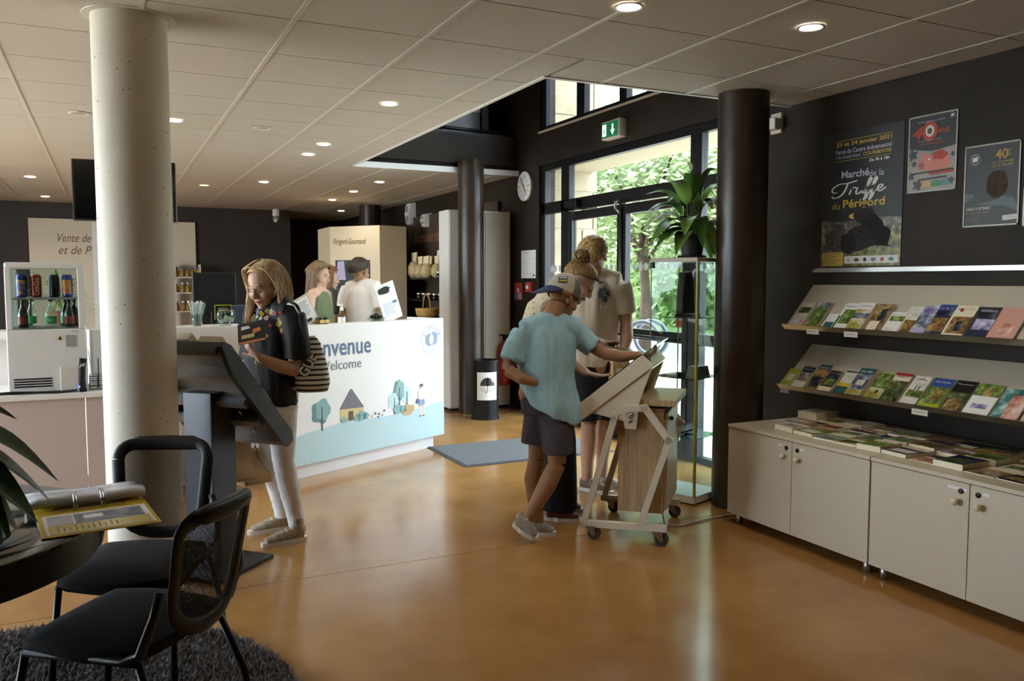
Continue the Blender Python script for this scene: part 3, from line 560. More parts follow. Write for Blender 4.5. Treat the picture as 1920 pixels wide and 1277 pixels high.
PGB = mat('leaflet_pages', '#c9bca4', .7, var=.2, vscale=90, stretch=(1, 6, 1))
for i, (s_, y, lab) in enumerate(((.13, .17, 'stack of pale leaflets standing at the top of the stand beside the column'), (.13, .0, 'wide stack of cream leaflets standing out above the stand'), (.15, -.18, 'thick leaflet stack at the stand top, its page edges to the visitor'), (.33, -.2, 'low leaflet stack on the second ledge of the stand'), (.53, -.2, 'leaflet stack sticking out beside the dark blouse'), (sl-.06, -.2, 'small leaflet stack at the lower end of the stand'))): leaflets(s_, y, .13 if i != 1 else .15, .13 if i < 3 else .10, .03, 'leaflet_stack', lab, PGB)
# ---------------------------------------------------------------- rolling touch-table
cx, cy_ = 2.472, 4.048
ct = thing('rolling_cart', 'cream metal display cart on castors with oak box and sloping tray', 'cart', (cx, cy_, 0), math.atan2(-.69, .72))   # local x along the slope, y across
CRM = mat('cream_metal', '#ddd3c2', .45)
tr2 = MB(); tr2.prism([(-.163, .715), (-.105, .656), (.341, 1.011), (.281, 1.078)], -.60, 0, 0, frame((0, 0, 0), (1, 0, 0), (0, 0, 1))); tray = tr2.build('tray', CRM, ct, bevel=.004)
MB().prism([(-.158, .724), (-.162, .718), (.284, 1.081), (.280, 1.086)], -.58, -.02, 0, frame((0, 0, 0), (1, 0, 0), (0, 0, 1))).build('screen', mat('dark_screen', '#20242a', .1), tray)
MB().prism([(.283, 1.079), (.286, 1.076), (.372, 1.146), (.369, 1.149)], -.46, -.06, 0, frame((0, 0, 0), (1, 0, 0), (0, 0, 1))).build('plastic_sheet', glass('pale_plastic', '#d3e0e8', 3), tray)
for y in (.012, .53): MB().prism([(-.02, .735), (.335, 1.0), (.27, .80), (.255, .655), (.19, .66), (.185, .70), (.02, .735)], -y-.03, -y, 0, frame((0, 0, 0), (1, 0, 0), (0, 0, 1))).build('tray_bracket', CRM, ct, bevel=.002)
for zz in (.705, .735): MB().lathe([(.014, 0), (.014, .008), (.006, .012)], n=14, M=frame((.222, .011, zz), (1, 0, 0), (0, 0, 1))).build('bolt', CHROME, ct, True)
for y in (0, .60):
    def bar3(pts, nm):
        mb = MB()
        for (x0, z0), (x1, z1) in zip(pts, pts[1:]):
            d = V(x1-x0, 0, z1-z0).normalized(); q = V(-d.z, 0, d.x)*.018; e = d*.016; a, b = V(x0, 0, z0)-e, V(x1, 0, z1)+e
            mb.prism([((a+q).x, (a+q).z), ((a-q).x, (a-q).z), ((b-q).x, (b-q).z), ((b+q).x, (b+q).z)], -y-.036, -y, 0, frame((0, 0, 0), (1, 0, 0), (0, 0, 1)))
        mb.build(nm, CRM, ct)
    bar3([(-.045, .09), (.135, .73)], 'front_leg'); bar3([(.2, .775), (.305, .78), (.44, .605), (.285, .11)], 'bent_leg'); bar3([(-.05, .09), (.42, .1)], 'base_bar')
box('cross_bar', .11, .14, .0, .636, .7, .73, CRM, ct); box('cross_bar', .28, .31, 0, .636, .76, .79, CRM, ct)
ob = box('oak_box', .145, .405, .06, .58, .17, .775, WOODL, ct, .002); box('box_lid', .13, .47, .04, .6, .79, .825, WOODL, ob, .002); box('box_door', .405, .425, .08, .56, .19, .75, CREAM, ob, .002); MB().ell((.432, .2, .7), (.012, .012, .012)).build('box_knob', BLACKM, ob, True); box('box_gap', .2, .42, .07, .57, .775, .79, BLACK, ob)
RUB = mat('castor_rubber', '#3b3a3a', .6)
for x, y in ((.0, .018), (.39, .018), (.0, .618), (.39, .618)):
    c = MB().bx(x-.03, x+.03, y-.03, y+.03, .076, .082).prism([(x-.03, .078), (x+.02, .078), (x+.03, .03), (x+.008, .025)], -y-.024, -y-.02, 0, frame((0, 0, 0), (1, 0, 0), (0, 0, 1))).prism([(x-.03, .078), (x+.02, .078), (x+.03, .03), (x+.008, .025)], -y+.02, -y+.024, 0, frame((0, 0, 0), (1, 0, 0), (0, 0, 1))).build('castor', STEEL, ct)
    MB().lathe([(.012, -.014), (.036, -.014), (.038, -.01), (.038, .01), (.036, .014), (.012, .014)], n=22, M=frame((x+.018, y, .038), (1, 0, 0), (0, 0, 1))).build('wheel', RUB, c, auto=True)
cb = tag(MB().tube([(3.05, 4.2, .2), (3.06, 4.15, .03), (3.02, 4.08, .008), (3.1, 4.02, .008), (3.3, 4.06, .008), (3.5, 4.08, .008), (3.62, 4.05, .008), (3.8, 4.02, .008)], .006, 6).build('power_cable', mat('cable_grey', '#b7aea3', .5), None, True), 'thin power cable trailing on the floor from the rolling cart', 'cable')
# ---------------------------------------------------------------- glass display case
gc = thing('display_case', 'narrow glass display case with three glass shelves beside the dark column', 'display case', (3.46, 4.36, 0), math.atan2(.34, .94))   # local x to the right, y away
A, B = .34, .36
box('base', 0, A, 0, B, .01, .06, WHITE, gc, .003); box('top', 0, A, 0, B, 1.62, 1.648, CREAM, gc, .003); box('foot', .02, A-.02, .02, B-.02, 0, .01, BLACK, gc)
for n_, a in (('pane', (0, A, 0, .006)), ('pane', (0, .006, .006, B)), ('pane', (A-.006, A, .006, B)), ('pane', (.006, A-.006, B-.006, B))): box(n_, a[0], a[1], a[2], a[3], .06, 1.62, GLASSC, gc)
EDG = mat('yellow_green_edge', '#b9b53a', .25)
box('edge_strip', -.006, .006, -.006, .006, .06, 1.62, EDG, gc); box('edge_strip', .002, .008, -.009, -.003, .06, 1.62, mat('grey_edge', '#8d9890', .3), gc)
for x, y in ((0, B), (A, 0), (A, B)): box('edge_strip', x-.003, x+.003, y-.003, y+.003, .06, 1.62, MATS['grey_edge'], gc)
for z in (.44, .84, 1.245): box('glass_shelf', .008, A-.008, .008, B-.008, z, z+.006, glass('shelf_glass', '#cfe6dc', 2), gc)
box('hinge', -.012, .012, B-.02, B+.005, 1.58, 1.62, BLACK, gc); box('hinge', -.012, .012, B-.02, B+.005, .07, .09, BLACK, gc)
GM = gc.matrix_basis
def inplace(o, x, y, z, rz=0): o.matrix_world = Matrix.Translation((3.46, 4.36, 0)) @ Matrix.Rotation(math.atan2(.34, .94), 4, 'Z') @ Matrix.Translation((x, y, z)) @ Matrix.Rotation(rz, 4, 'Z'); return o
inplace(tag(MB().bx(-.1, .1, -.06, .06, 0, .02, 0).bx(-.098, .1, -.058, .058, .003, .017, 1).build('book', [BLACK, WHITEP]), 'dark flat book on the top glass shelf of the case', 'book'), .13, .15, 1.252, .3)
inplace(tag(MB().prism([(-.08, 0), (.08, 0), (.06, .25), (.03, .31), (-.05, .3), (-.075, .15)], -.03, .03, 0, frame((0, 0, 0), (1, 0, 0), (0, 0, 1))).build('black_bag', BLACK, bevel=.01), 'black upright bag on the top glass shelf of the case', 'bag'), .245, .24, 1.252)
inplace(tag(MB().prism([(-.09, 0), (.09, 0), (.06, .07), (-.06, .07)], -.04, .04, 0, frame((0, 0, 0), (1, 0, 0), (0, 0, 1))).build('display_stand', mat('grey_card', '#8f8c88', .5)), 'grey wedge-shaped stand on the middle glass shelf', 'stand'), .19, .1, .847)
inplace(tag(MB().bx(-.06, .06, -.03, .03, 0, .015).build('booklet', BEIGE), 'small beige booklet on the middle glass shelf', 'booklet'), .08, .24, .847, .5)
inplace(tag(MB().tube([(-.11, 0, .012), (0, .02, .012), (.12, 0, .02)], [.006, .01, .004], 8).tube([(-.02, .03, .012), (-.08, -.06, .012)], .006, 8).build('truffle_tool', BLACKM, None, True), 'dark forked tool on the lowest glass shelf', 'tool'), .17, .16, .447)
inplace(tag(MB().tube([(-.13, 0, .012), (.12, .03, .012)], [.011, .006], 8).bx(-.14, -.05, -.012, .012, .002, .02).build('digging_knife', BLACKM, None, True), 'long dark digging knife on the lowest glass shelf', 'tool'), .17, .26, .447, -.2)
# ---------------------------------------------------------------- entrance mat and umbrella stand
mt = thing('door_mat', 'large grey fibre entrance mat inside the door', 'mat', (3.25, 6.52, 0)); box('border', -.71, .71, -.44, .44, 0, .008, mat('mat_border', '#5a5d61', .8), mt); box('fibre', -.69, .69, -.42, .42, .008, .014, mat('mat_grey', '#6e7073', .95, var=.2, vscale=90, bump=.4, bscale=300), mt)
us = thing('umbrella_stand', 'black cylindrical umbrella stand with white umbrella sign', 'umbrella stand', (3.66, 8.2, 0))
MB().lathe([(.155, 0), (.155, .02), (.145, .03), (.145, .62), (.15, .63), (.15, .64), (.14, .64), (.138, .05), (.01, .04)], n=40).build('body', BLACKM, us, auto=True)
sg = MB(); N_ = 12; a0, a1 = -2.62, -1.0
fr_ = [(.1462*math.cos(a0+(a1-a0)*i/N_), .1462*math.sin(a0+(a1-a0)*i/N_)) for i in range(N_+1)]
sg.add([(x, y, z) for z in (.215, .515) for x, y in fr_], [(i, i+1, N_+2+i, N_+1+i) for i in range(N_)]); sgn = sg.build('sign', WHITEP, us, True)
def wrap(poly, nm):
    mb = MB(); am = (a0+a1)/2
    vs_ = [(.1472*math.cos(am+u/.1462), .1472*math.sin(am+u/.1462), .365+w) for u, w in poly]; mb.add(vs_, [tuple(range(len(vs_)))]); return mb.build(nm, BLACK, sgn)
for k in range(6):
    f0, f1 = -.082+.0275*k+.0015, -.082+.0275*(k+1)-.0015; ts = [PI/2*i/6 for i in range(7)]
    wrap([(f0, .0), ((f0+f1)/2, .008), (f1, .0)]+[(f1*math.cos(q), .095*math.sin(q)) for q in ts[1:-1]]+[(f0*math.cos(q), .095*math.sin(q)) for q in ts[::-1][1:-1]], 'umbrella_gore')
wrap([(-.003, .1), (.003, .1), (.003, -.05), (-.003, -.05)], 'umbrella_shaft'); wrap([(.003, -.05), (-.003, -.05), (-.006, -.066), (-.014, -.072), (-.022, -.066), (-.024, -.055), (-.018, -.055), (-.014, -.064), (-.006, -.06)], 'umbrella_crook')
for r_, z_ in ((0, -.025), (1, -.048)):
    for k in range(8 - 2*r_):
        u = -.07+.02*k+.01*r_
        if abs(u) > .012: wrap([(u-.003, z_-.006), (u+.003, z_-.006), (u+.002, z_+.006), (u-.002, z_+.006)], 'rain_drop')
# ---------------------------------------------------------------- plants
LEAFG = mat('lily_leaf', '#4f7d35', .35, var=.25, vscale=5); LEAFG2 = mat('lily_leaf_light', '#7fa650', .35, var=.2, vscale=5); STEM = mat('lily_stem', '#6f8f48', .5); POT = mat('dark_grey_pot', '#3a3b3f', .6); SOIL = mat('soil', '#2a211a', .95)
def leaf_obj(par, p0, az, L, rise, droop, w, m, stem=.35, name='leaf'):
    d = V(math.cos(az), math.sin(az), 0); n_ = 12
    def pt(s): return V(p0)+d*(L*(s**1.1))*(.35+.65*s)+V(0, 0, rise*math.sin(min(1, s*1.15)*PI*.5)-droop*s**2.6)
    s0 = stem; side = V(-d.y, d.x, 0); mb = MB()
    mb.tube([pt(s0*i/5) for i in range(6)], .004, 5)
    vs_ = []; fs = []
    for i in range(n_+1):
        u = i/n_; s = s0+(1-s0)*u; hw = w*math.sin(PI*min(.999, u**.8))**.8*(1-.25*u); c = pt(s); t = (pt(min(1, s+.02))-pt(s-.02)).normalized(); up = side.cross(t)
        if up.z < 0: up = -up
        vs_ += [c-side*hw+up*hw*.35, c-side*hw*.5+up*hw*.22, c, c+side*hw*.5+up*hw*.22, c+side*hw+up*hw*.35]
    for i in range(n_):
        for j in range(4): a = i*5+j; fs.append((a, a+1, a+6, a+5))
    mb.add(vs_, fs); return mb.build(name, m, par, True)
pl = thing('potted_peace_lily', 'leafy peace lily in a dark grey pot on top of the glass case', 'potted plant', (3.57, 4.56, 1.65))
MB().lathe([(.09, 0), (.1, .012), (.09, .016)], n=28).build('saucer', POT, pl, auto=True); MB().lathe([(.066, .012), (.085, .13), (.092, .132), (.094, .152), (.086, .152), (.08, .13), (.01, .128)], n=28).build('pot', POT, pl, auto=True); MB().lathe([(.08, .13), (.01, .134)], n=20).build('soil', SOIL, pl)
R_ = random.Random(21); sp = [(a, L, ri, dr, w) for a, L, ri, dr, w in (
    (3.6, .34, .36, .02, .05), (3.1, .33, .27, .10, .05), (3.4, .36, .18, .16, .055), (3.9, .30, .20, .2, .05), (2.8, .3, .34, .05, .045), (4.3, .25, .22, .3, .055), (4.7, .22, .18, .3, .055), (5.1, .22, .2, .34, .05), (5.6, .26, .30, .1, .05), (6.1, .27, .38, .02, .05), (5.9, .3, .22, .4, .05), (.2, .25, .33, .12, .05), (.8, .25, .4, .1, .05), (1.6, .25, .36, .1, .05), (2.3, .28, .3, .15, .05), (3.0, .33, .16, .26, .055), (3.35, .34, .10, .18, .05), (2.7, .32, .24, .2, .05), (3.7, .27, .08, .2, .05), (5.3, .2, .45, 0, .048), (4.0, .2, .42, .02, .05), (3.3, .22, .1, .12, .035), (6.2, .2, .15, .2, .04), (2.9, .26, .12, .17, .03), (4.9, .13, .3, .12, .05), (.4, .27, .12, .3, .04))]
for i, (a, L, ri, dr, w) in enumerate(sp): leaf_obj(pl, (.03*math.cos(a), .03*math.sin(a), .13), a, (.14 if 4.75 < a < 5.85 else L), ri, dr, w*1.3, LEAFG if i % 3 else LEAFG2)
fl2 = MB().tube([(0, 0, .13), (-.02, .0, .4), (-.035, -.02, .58)], .003, 6).build('flower_stalk', STEM, pl, True); leaf_obj(pl, (-.033, -.02, .57), 3.3, .06, .06, .0, .022, mat('lily_spathe', '#b9c69a', .5), .05, 'flower'); MB().ell((-.036, -.022, .61), (.005, .005, .022)).build('spadix', BRP, pl, True)
LEAFD = mat('dark_leaf', '#24401f', .3, var=.25, vscale=6)
lp = thing('leafy_plant', 'dark green drooping leaves of a plant at the left edge, over the table', 'plant', (-.56, 2.99, .75))
MB().lathe([(.06, 0), (.08, .14), (.074, .14), (.01, .12)], n=24).build('pot', POT, lp, auto=True)
for a, L, ri, dr, w in ((-.25, .40, .26, .20, .045), (-.5, .38, .16, .20, .05), (.0, .36, .20, .22, .045), (-.8, .36, .14, .22, .05), (.5, .3, .3, .1, .045), (1.6, .3, .3, .15, .045), (3, .3, .3, .1, .045), (4.4, .32, .25, .15, .045), (-.4, .30, .12, .2, .05), (-.62, .33, .20, .28, .045)): leaf_obj(lp, (.02, -.01, .12), a, L, ri, dr*1.25, w*2.1, LEAFD, .25)
spd = thing('spider_plant', 'thin-leaved green plant on the ledge behind the drinks fridge', 'plant', (-.32, 7.3, 1.12))
box('ledge', -.9, .6, -.15, .15, -.06, 0, WHITE, spd); box('ledge_post', -.8, .5, .1, .13, -1.12, -.06, WHITE, spd)
MB().lathe([(.06, 0), (.085, .14), (.01, .13)], n=20).build('pot', mat('terracotta', '#8a4a33', .7), spd)
for i in range(24): leaf_obj(spd, (0, 0, .13), i*.9, .28+.1*((i*7) % 5)/5, .1+.3*((i*3) % 7)/7, .3*((i*5) % 4)/4, .009, LEAFG2 if i % 2 else LEAFG, .1)
# ---------------------------------------------------------------- open binder
bd = thing('ring_binder', 'open yellow ring binder with plastic sleeves on the round table', 'binder', (-.115, 2.735, .752), math.radians(7))
YEL = mat('binder_yellow', '#cfae2c', .45); PLAST = mat('page_sleeve', '#d9dce6', .12, var=.06, vscale=9)
box('cover', -.08, .245, -.02, .26, 0, .004, YEL, bd, .002); box('back_cover', -.085, .24, .29, .56, 0, .004, YEL, bd, .002); box('spine', -.08, .245, .26, .29, 0, .004, YEL, bd)
ins = box('insert_sheet', -.065, .232, -.008, .225, .004, .0055, WHITEP, bd)
box('insert_field', -.058, .225, -.002, .085, .0055, .0062, mat('insert_yellow', '#cdbb62', .25), ins); box('insert_photo', .02, .215, .09, .205, .0055, .0062, photo('insert_photo', ['#2c3037', '#5a6473', '#8d97a6', '#d8dde2'], 22), ins); box('insert_text_block', -.055, .015, .09, .205, .0055, .0062, mat('lilac_grey', '#b7b2bd', .3), ins)
box('insert_card', .045, .1, .135, .175, .0062, .0068, WHITEP, ins)
for k in range(11): box('text_line', -.035+.016*k, -.031+.016*k, .02, .075-.012*(k % 3), .0062, .0066, mat('ink_brown', '#5d4f2a', .5), ins)
text('lettering', 'Café', .03, .012, BRP, ins, frame((-.05, .185, .0064), (1, 0, 0), (0, 1, 0)))
pg = MB(); pg.grid(lambda u, v: (-.095+.345*u, .295+.25*v, .012+.03*math.sin(PI*min(1, v*1.6+.15))**.5*(1-.4*v)+.003*math.sin(9*u)), 12, 8); po = pg.build('page_stack', PLAST, bd, True); md = po.modifiers.new('s', 'SOLIDIFY'); md.thickness = .02; md.offset = -1
for x in (.03, .11): MB().tube([(x, .262, .004), (x, .262, .03), (x, .275, .05), (x, .31, .056), (x, .33, .045)], .0025, 6).build('ring', CHROME, bd, True); MB().tube([(x+.008, .262, .004), (x+.008, .262, .03), (x+.008, .275, .05), (x+.008, .31, .056), (x+.008, .33, .045)], .0018, 6).build('ring', CHROME, bd, True)
box('ring_plate', -.03, .18, .262, .288, .004, .01, CHROME, bd)
# ---------------------------------------------------------------- brochures on the two shelves
PH = {k: photo('photo_'+k, c, s, i) for i, (k, c, s) in enumerate((
    ('garden', ['#243016', '#4e6a2a', '#8ba050', '#d8dcc0'], 30), ('dusk', ['#2b2f3a', '#5b6478', '#a9b2c4', '#e8e2d0'], 22), ('field', ['#7d7a3a', '#b7a955', '#d9d7bd', '#eef0f0'], 14), ('earth', ['#3a2a1a', '#7a5a34', '#b8975f', '#e6d6b0'], 20), ('lavender', ['#3a3350', '#7d74a8', '#c6c0de', '#efeef4'], 16),
    ('night', ['#0f1118', '#23283a', '#4a5266', '#a5a08c'], 24), ('forest', ['#12180c', '#2c3a1c', '#5c6a38', '#b9b79a'], 30), ('rose', ['#8a4038', '#c77a68', '#e6b9a8', '#f3e6dc'], 14), ('sea', ['#1f4a4c', '#3f7c7e', '#8fb9b4', '#e3ebe4'], 14), ('paper', ['#c9c3b4', '#dcd8cc', '#e8e6de', '#f1efe8'], 26), ('city', ['#3d3d40', '#77736c', '#b2aaa0', '#e9e4da'], 34)))}
FL = {'white': WHITEP, 'cream': mat('p_cream', '#e9dfc6', .5), 'lime': mat('p_lime', '#a9b52e', .5), 'navy': mat('p_navy', '#232a45', .5), 'teal': mat('p_teal', '#2e5f66', .5), 'lilac': mat('p_lilac', '#b4aed0', .5), 'black': mat('p_black', '#17161a', .4), 'yellow': mat('p_yellow', '#d9bd3a', .5), 'blue': mat('p_blue', '#2f4f93', .5), 'red': mat('p_red', '#a8342c', .5), 'green': mat('p_green', '#3c6b3a', .5), 'pink': mat('p_pink', '#dba394', .5), 'orange': mat('p_orange', '#cf7b3a', .5), 'brown': mat('p_brown', '#5b4630', .5)}
ALLM = {**{'f_'+k: v for k, v in FL.items()}, **{'p_'+k: v for k, v in PH.items()}}
def brochure(M, w, h, th, bands, label, title=None, tcol='f_navy', tpos=(.12, .84, .76, .06), name='brochure', cat='brochure', group='brochures'):
    """page block with a printed cover of bands (x0,y0,x1,y1,material) in cover fractions; M puts the lower left back corner"""
    keys = list(dict.fromkeys(['f_cream']+[b[4] for b in bands])); mb = MB(); mb.bx(0, w, 0, h, 0, th, 0)
    for i, (x0, y0, x1, y1, k) in enumerate(bands):
        z = th+.0003+.0003*i; mb.add([(x0*w, y0*h, z), (x1*w, y0*h, z), (x1*w, y1*h, z), (x0*w, y1*h, z)], [(0, 1, 2, 3)], keys.index(k))
    o = tag(mb.build(name, [ALLM[k] for k in keys]), label, cat, group); o.matrix_world = M
    if title: text('title', title, w*tpos[2], h*tpos[3], ALLM[tcol], o, Matrix.Translation((tpos[0]*w, tpos[1]*h, th+.0004+.0003*len(bands))))
    return o
def on_shelf(lipx, lipz, topz, y, off=.006):
    yd = V(4.28-lipx, 0, topz-lipz).normalized(); xd = V(0, -1, 0); nn = xd.cross(yd)
    return frame(V(lipx+.004, y, lipz+.007)+nn*off, xd, yd)
W_, F_ = 'f_white', 'f_'
U = [  # (Y of left edge, width, height, thickness, bands, title, colour, label)
 (4.12, .105, .20, .012, [(0, 0, 1, 1, 'p_paper'), (.05, .55, .95, .8, 'p_forest'), (.7, .05, .95, .25, 'p_rose')], None, 'f_navy', 'pale brochure with a dark landscape strip, first at the left of the upper shelf'),
 (3.985, .11, .205, .012, [(0, 0, 1, 1, 'p_garden'), (0, .8, 1, 1, 'p_dusk')], 'JARDINS', W_, 'brochure with a green garden avenue, second on the upper shelf'),
 (3.85, .085, .12, .006, [(0, 0, 1, 1, W_), (.1, .05, .9, .45, 'f_teal')], None, W_, 'small white card with a dark green disc, on the upper shelf'),
 (3.76, .105, .205, .014, [(0, 0, 1, 1, W_), (.2, .2, 1, .75, 'p_garden'), (0, 0, .15, .5, 'f_green')], 'Planbuisson', 'f_green', 'white brochure with green title and bamboo picture on the upper shelf'),
 (3.645, .11, .205, .022, [(0, 0, 1, 1, 'p_field'), (0, .75, 1, 1, W_), (0, .4, 1, .6, 'p_dusk')], 'F Centre', 'f_brown', 'thick brochure with golden field under a grey sky on the upper shelf'),
 (3.51, .105, .20, .02, [(0, 0, 1, 1, 'p_earth'), (.45, .35, .85, .8, 'p_night'), (.1, 0, .75, .35, 'f_cream')], 'Lascaux', 'f_cream', 'brown brochure showing a bearded head on the upper shelf'),
 (3.395, .105, .15, .012, [(0, 0, 1, 1, W_), (.1, .55, 1, .8, 'p_garden'), (.1, .1, .7, .2, 'p_paper')], 'Moulin de la Roque', 'f_brown', 'short white brochure with a strip of trees on the upper shelf'),
 (3.30, .09, .2, .008, [(0, 0, 1, 1, 'p_paper'), (.2, 0, 1, .5, 'p_earth')], 'CHÂTEAU', 'f_lilac', 'tall pale brochure with lilac lettering behind the short white one'),
 (3.205, .11, .205, .014, [(0, 0, 1, 1, 'p_lavender'), (0, .15, 1, .7, 'p_dusk'), (0, 0, .8, .18, 'f_lilac')], 'Château', 'f_navy', 'lilac brochure with a white castle picture on the upper shelf'),
 (3.105, .105, .21, .02, [(0, 0, 1, 1, 'p_night'), (0, .1, .9, .55, 'p_earth'), (0, .8, 1, 1, 'f_blue')], 'D & C', 'f_yellow', 'dark brochure with blue fringed top edge on the upper shelf'),
 (3.0, .125, .205, .024, [(0, 0, 1, 1, 'f_cream'), (.1, .05, 1, .62, 'p_earth'), (.4, .15, .75, .45, 'p_night'), (.25, .78, .4, .88, 'f_red')], 'C', 'f_red', 'cream brochure with a stone doorway picture on the upper shelf'),
 (2.87, .115, .205, .016, [(0, 0, 1, 1, 'p_night'), (.1, .25, 1, .6, 'p_lavender'), (0, 0, .9, .25, 'f_navy')], 'BOURDEILLES', W_, 'navy brochure with a purple castle picture on the upper shelf'),
 (2.755, .14, .21, .012, [(0, 0, 1, 1, 'f_pink'), (.3, .1, .8, .5, 'p_rose')], None, W_, 'salmon pink brochure at the right end of the upper shelf')]
for y, w, h, th, b, ti, tc_, lab in U: brochure(on_shelf(4.03, 1.183, 1.464, y), w, h, th, b, lab, ti, tc_, group='brochures on the upper shelf')
Lw = [
 (4.165, .1, .15, .01, [(0, 0, 1, 1, 'f_lime'), (.25, .3, .75, .7, 'p_paper')], None, W_, 'lime green brochure with a grey cow drawing, first on the lower shelf'),
 (4.05, .1, .17, .018, [(0, 0, 1, 1, W_), (0, .3, 1, .7, 'p_city'), (0, .72, 1, 1, 'f_navy')], 'GROTTES', W_, 'blue and white brochure with a town photo, second on the lower shelf'),
 (3.935, .1, .205, .018, [(0, 0, 1, 1, 'p_earth'), (0, .82, 1, 1, 'f_teal'), (.1, .1, .9, .5, 'p_night')], 'PASS NOIR', W_, 'tall teal-topped brochure with a cave picture on the lower shelf'),
 (3.835, .1, .17, .014, [(0, 0, 1, 1, 'p_night'), (0, 0, 1, .22, 'f_cream'), (.1, .3, .9, .6, 'p_garden')], 'Périgord', 'f_cream', 'dark brochure with a cream foot on the lower shelf'),
 (3.72, .105, .205, .008, [(0, 0, 1, 1, 'p_paper'), (0, 0, 1, .3, 'f_teal'), (0, .3, 1, .45, 'f_yellow'), (0, .85, 1, .93, 'p_city')], 'AERO PASSION', 'f_navy', 'pale brochure with a yellow and blue horizon on the lower shelf'),
 (3.61, .11, .21, .026, [(0, 0, 1, 1, 'p_dusk'), (0, .78, 1, 1, 'f_teal'), (0, 0, 1, .2, 'p_field'), (.3, .35, .8, .55, 'p_paper')], '68', W_, 'thick grey blue brochure with a swirl and number on the lower shelf'),
 (3.475, .105, .205, .016, [(0, 0, 1, 1, 'p_field'), (0, .4, 1, .95, 'p_garden'), (.5, .2, .7, .32, 'f_brown')], None, W_, 'brochure with sunlit rocks and a walker on the lower shelf'),
 (3.36, .11, .21, .02, [(0, 0, 1, 1, 'p_forest'), (0, .72, 1, .9, 'f_cream'), (0, .9, 1, 1, 'f_red')], 'Gabarres', 'f_brown', 'dark green brochure with a red top band on the lower shelf'),
 (3.235, .105, .21, .014, [(0, 0, 1, 1, 'p_paper'), (.1, .25, 1, .5, 'p_garden'), (.4, .3, .46, .65, 'f_black'), (.6, .3, .66, .65, 'f_black')], 'A', 'f_black', 'pale brochure with a black ladder figure on the lower shelf'),
 (3.115, .13, .21, .014, [(0, 0, 1, 1, 'p_garden'), (0, .7, 1, 1, 'f_blue'), (.35, .25, .75, .6, 'p_earth'), (0, 0, 1, .12, 'f_lime')], 'VÉLORAIL', W_, 'blue topped brochure with large white title on the lower shelf'),
 (2.975, .12, .21, .016, [(0, 0, 1, 1, 'p_forest'), (0, .6, 1, 1, 'f_black'), (.1, 0, .8, .4, 'p_earth')], 'Marqueyssac', 'f_cream', 'dark brochure with a hilltop picture, third from the end of the lower shelf'),
 (2.85, .14, .21, .012, [(0, 0, 1, 1, W_), (0, .6, 1, 1, 'p_garden'), (.35, .6, .7, .85, 'p_earth'), (.2, .2, .8, .35, 'p_lavender')], None, W_, 'white brochure with small map and family photo, second from the lower shelf end'),
 (2.70, .14, .2, .01, [(0, 0, 1, 1, 'p_sea'), (.4, 0, 1, .8, 'p_rose')], None, W_, 'teal and coral brochure at the right end of the lower shelf')]
for y, w, h, th, b, ti, tc_, lab in Lw: brochure(on_shelf(4.0, .789, 1.064, y), w, h, th, b, lab, ti, tc_, group='brochures on the lower shelf')
# ---------------------------------------------------------------- magazines lying on the cabinets
R_ = random.Random(12); cols = [('p_paper', 'pale'), ('p_garden', 'green'), ('p_earth', 'brown'), ('p_night', 'dark'), ('p_rose', 'rosy'), ('p_sea', 'teal'), ('p_dusk', 'grey blue'), ('p_city', 'grey'), ('p_lavender', 'lilac'), ('p_field', 'straw yellow'), ('f_black', 'black'), ('f_orange', 'orange')]
words = ('first', 'second', 'third', 'fourth', 'fifth', 'sixth', 'seventh', 'eighth', 'ninth', 'tenth', 'eleventh', 'twelfth', 'thirteenth', 'fourteenth', 'fifteenth', 'sixteenth', 'seventeenth', 'eighteenth', 'nineteenth', 'twentieth', 'twenty-first', 'twenty-second')
order = {0: [5, 0, 1, 5, 9, 1, 3, 4, 3, 2, 10, 5, 0], 1: [0, 7, 4, 0, 5, 6, 2, 8, 1, 0, 11, 10], 2: [0, 4, 0, 2, 8, 7, 3, 1, 2, 3, 0]}
for row, (xr, y, stp) in enumerate(((3.52, 3.86, .152), (3.74, 3.93, .162), (3.97, 3.96, .172))):
    rn = ('front', 'middle', 'back')[row]
    for k, ci in enumerate(order[row]):
        if row == 0 and k < 1: continue
        key, cw_ = cols[ci]; w, h = (.15, .20) if R_.random() < .7 else (.135, .19); th = R_.choice((.004, .008, .012, .02, .03)) if not (row == 2 and k == 0) else .045
        b = [(0, 0, 1, 1, key), (0, .72, 1, 1, R_.choice((W_, 'f_cream', 'p_paper', 'f_black', 'f_navy', 'p_earth'))), (.1, .15, .9, .5, R_.choice(('p_garden', 'p_earth', 'p_city', 'p_forest', 'p_paper')))]
        yy = y-stp*k-.15; 
        if yy < 1.95: continue
        M = Matrix.Translation((xr, yy, .619)) @ Matrix.Rotation(-PI/2+R_.uniform(-.12, .12), 4, 'Z') @ Matrix.Translation((-w, 0, 0))
        brochure(M, w, h, th, b, '%s magazine pile on the cabinet top, %s in the %s row from the column' % (cw_, words[k], rn), R_.choice((None, 'LE GUIDE', 'PÉRIGORD', 'Gourmet', 'Agenda')), R_.choice(('f_navy', 'f_red', 'f_brown', W_)), (.1, .78, .6, .1), 'magazine', 'magazine', 'magazines on the cabinets')
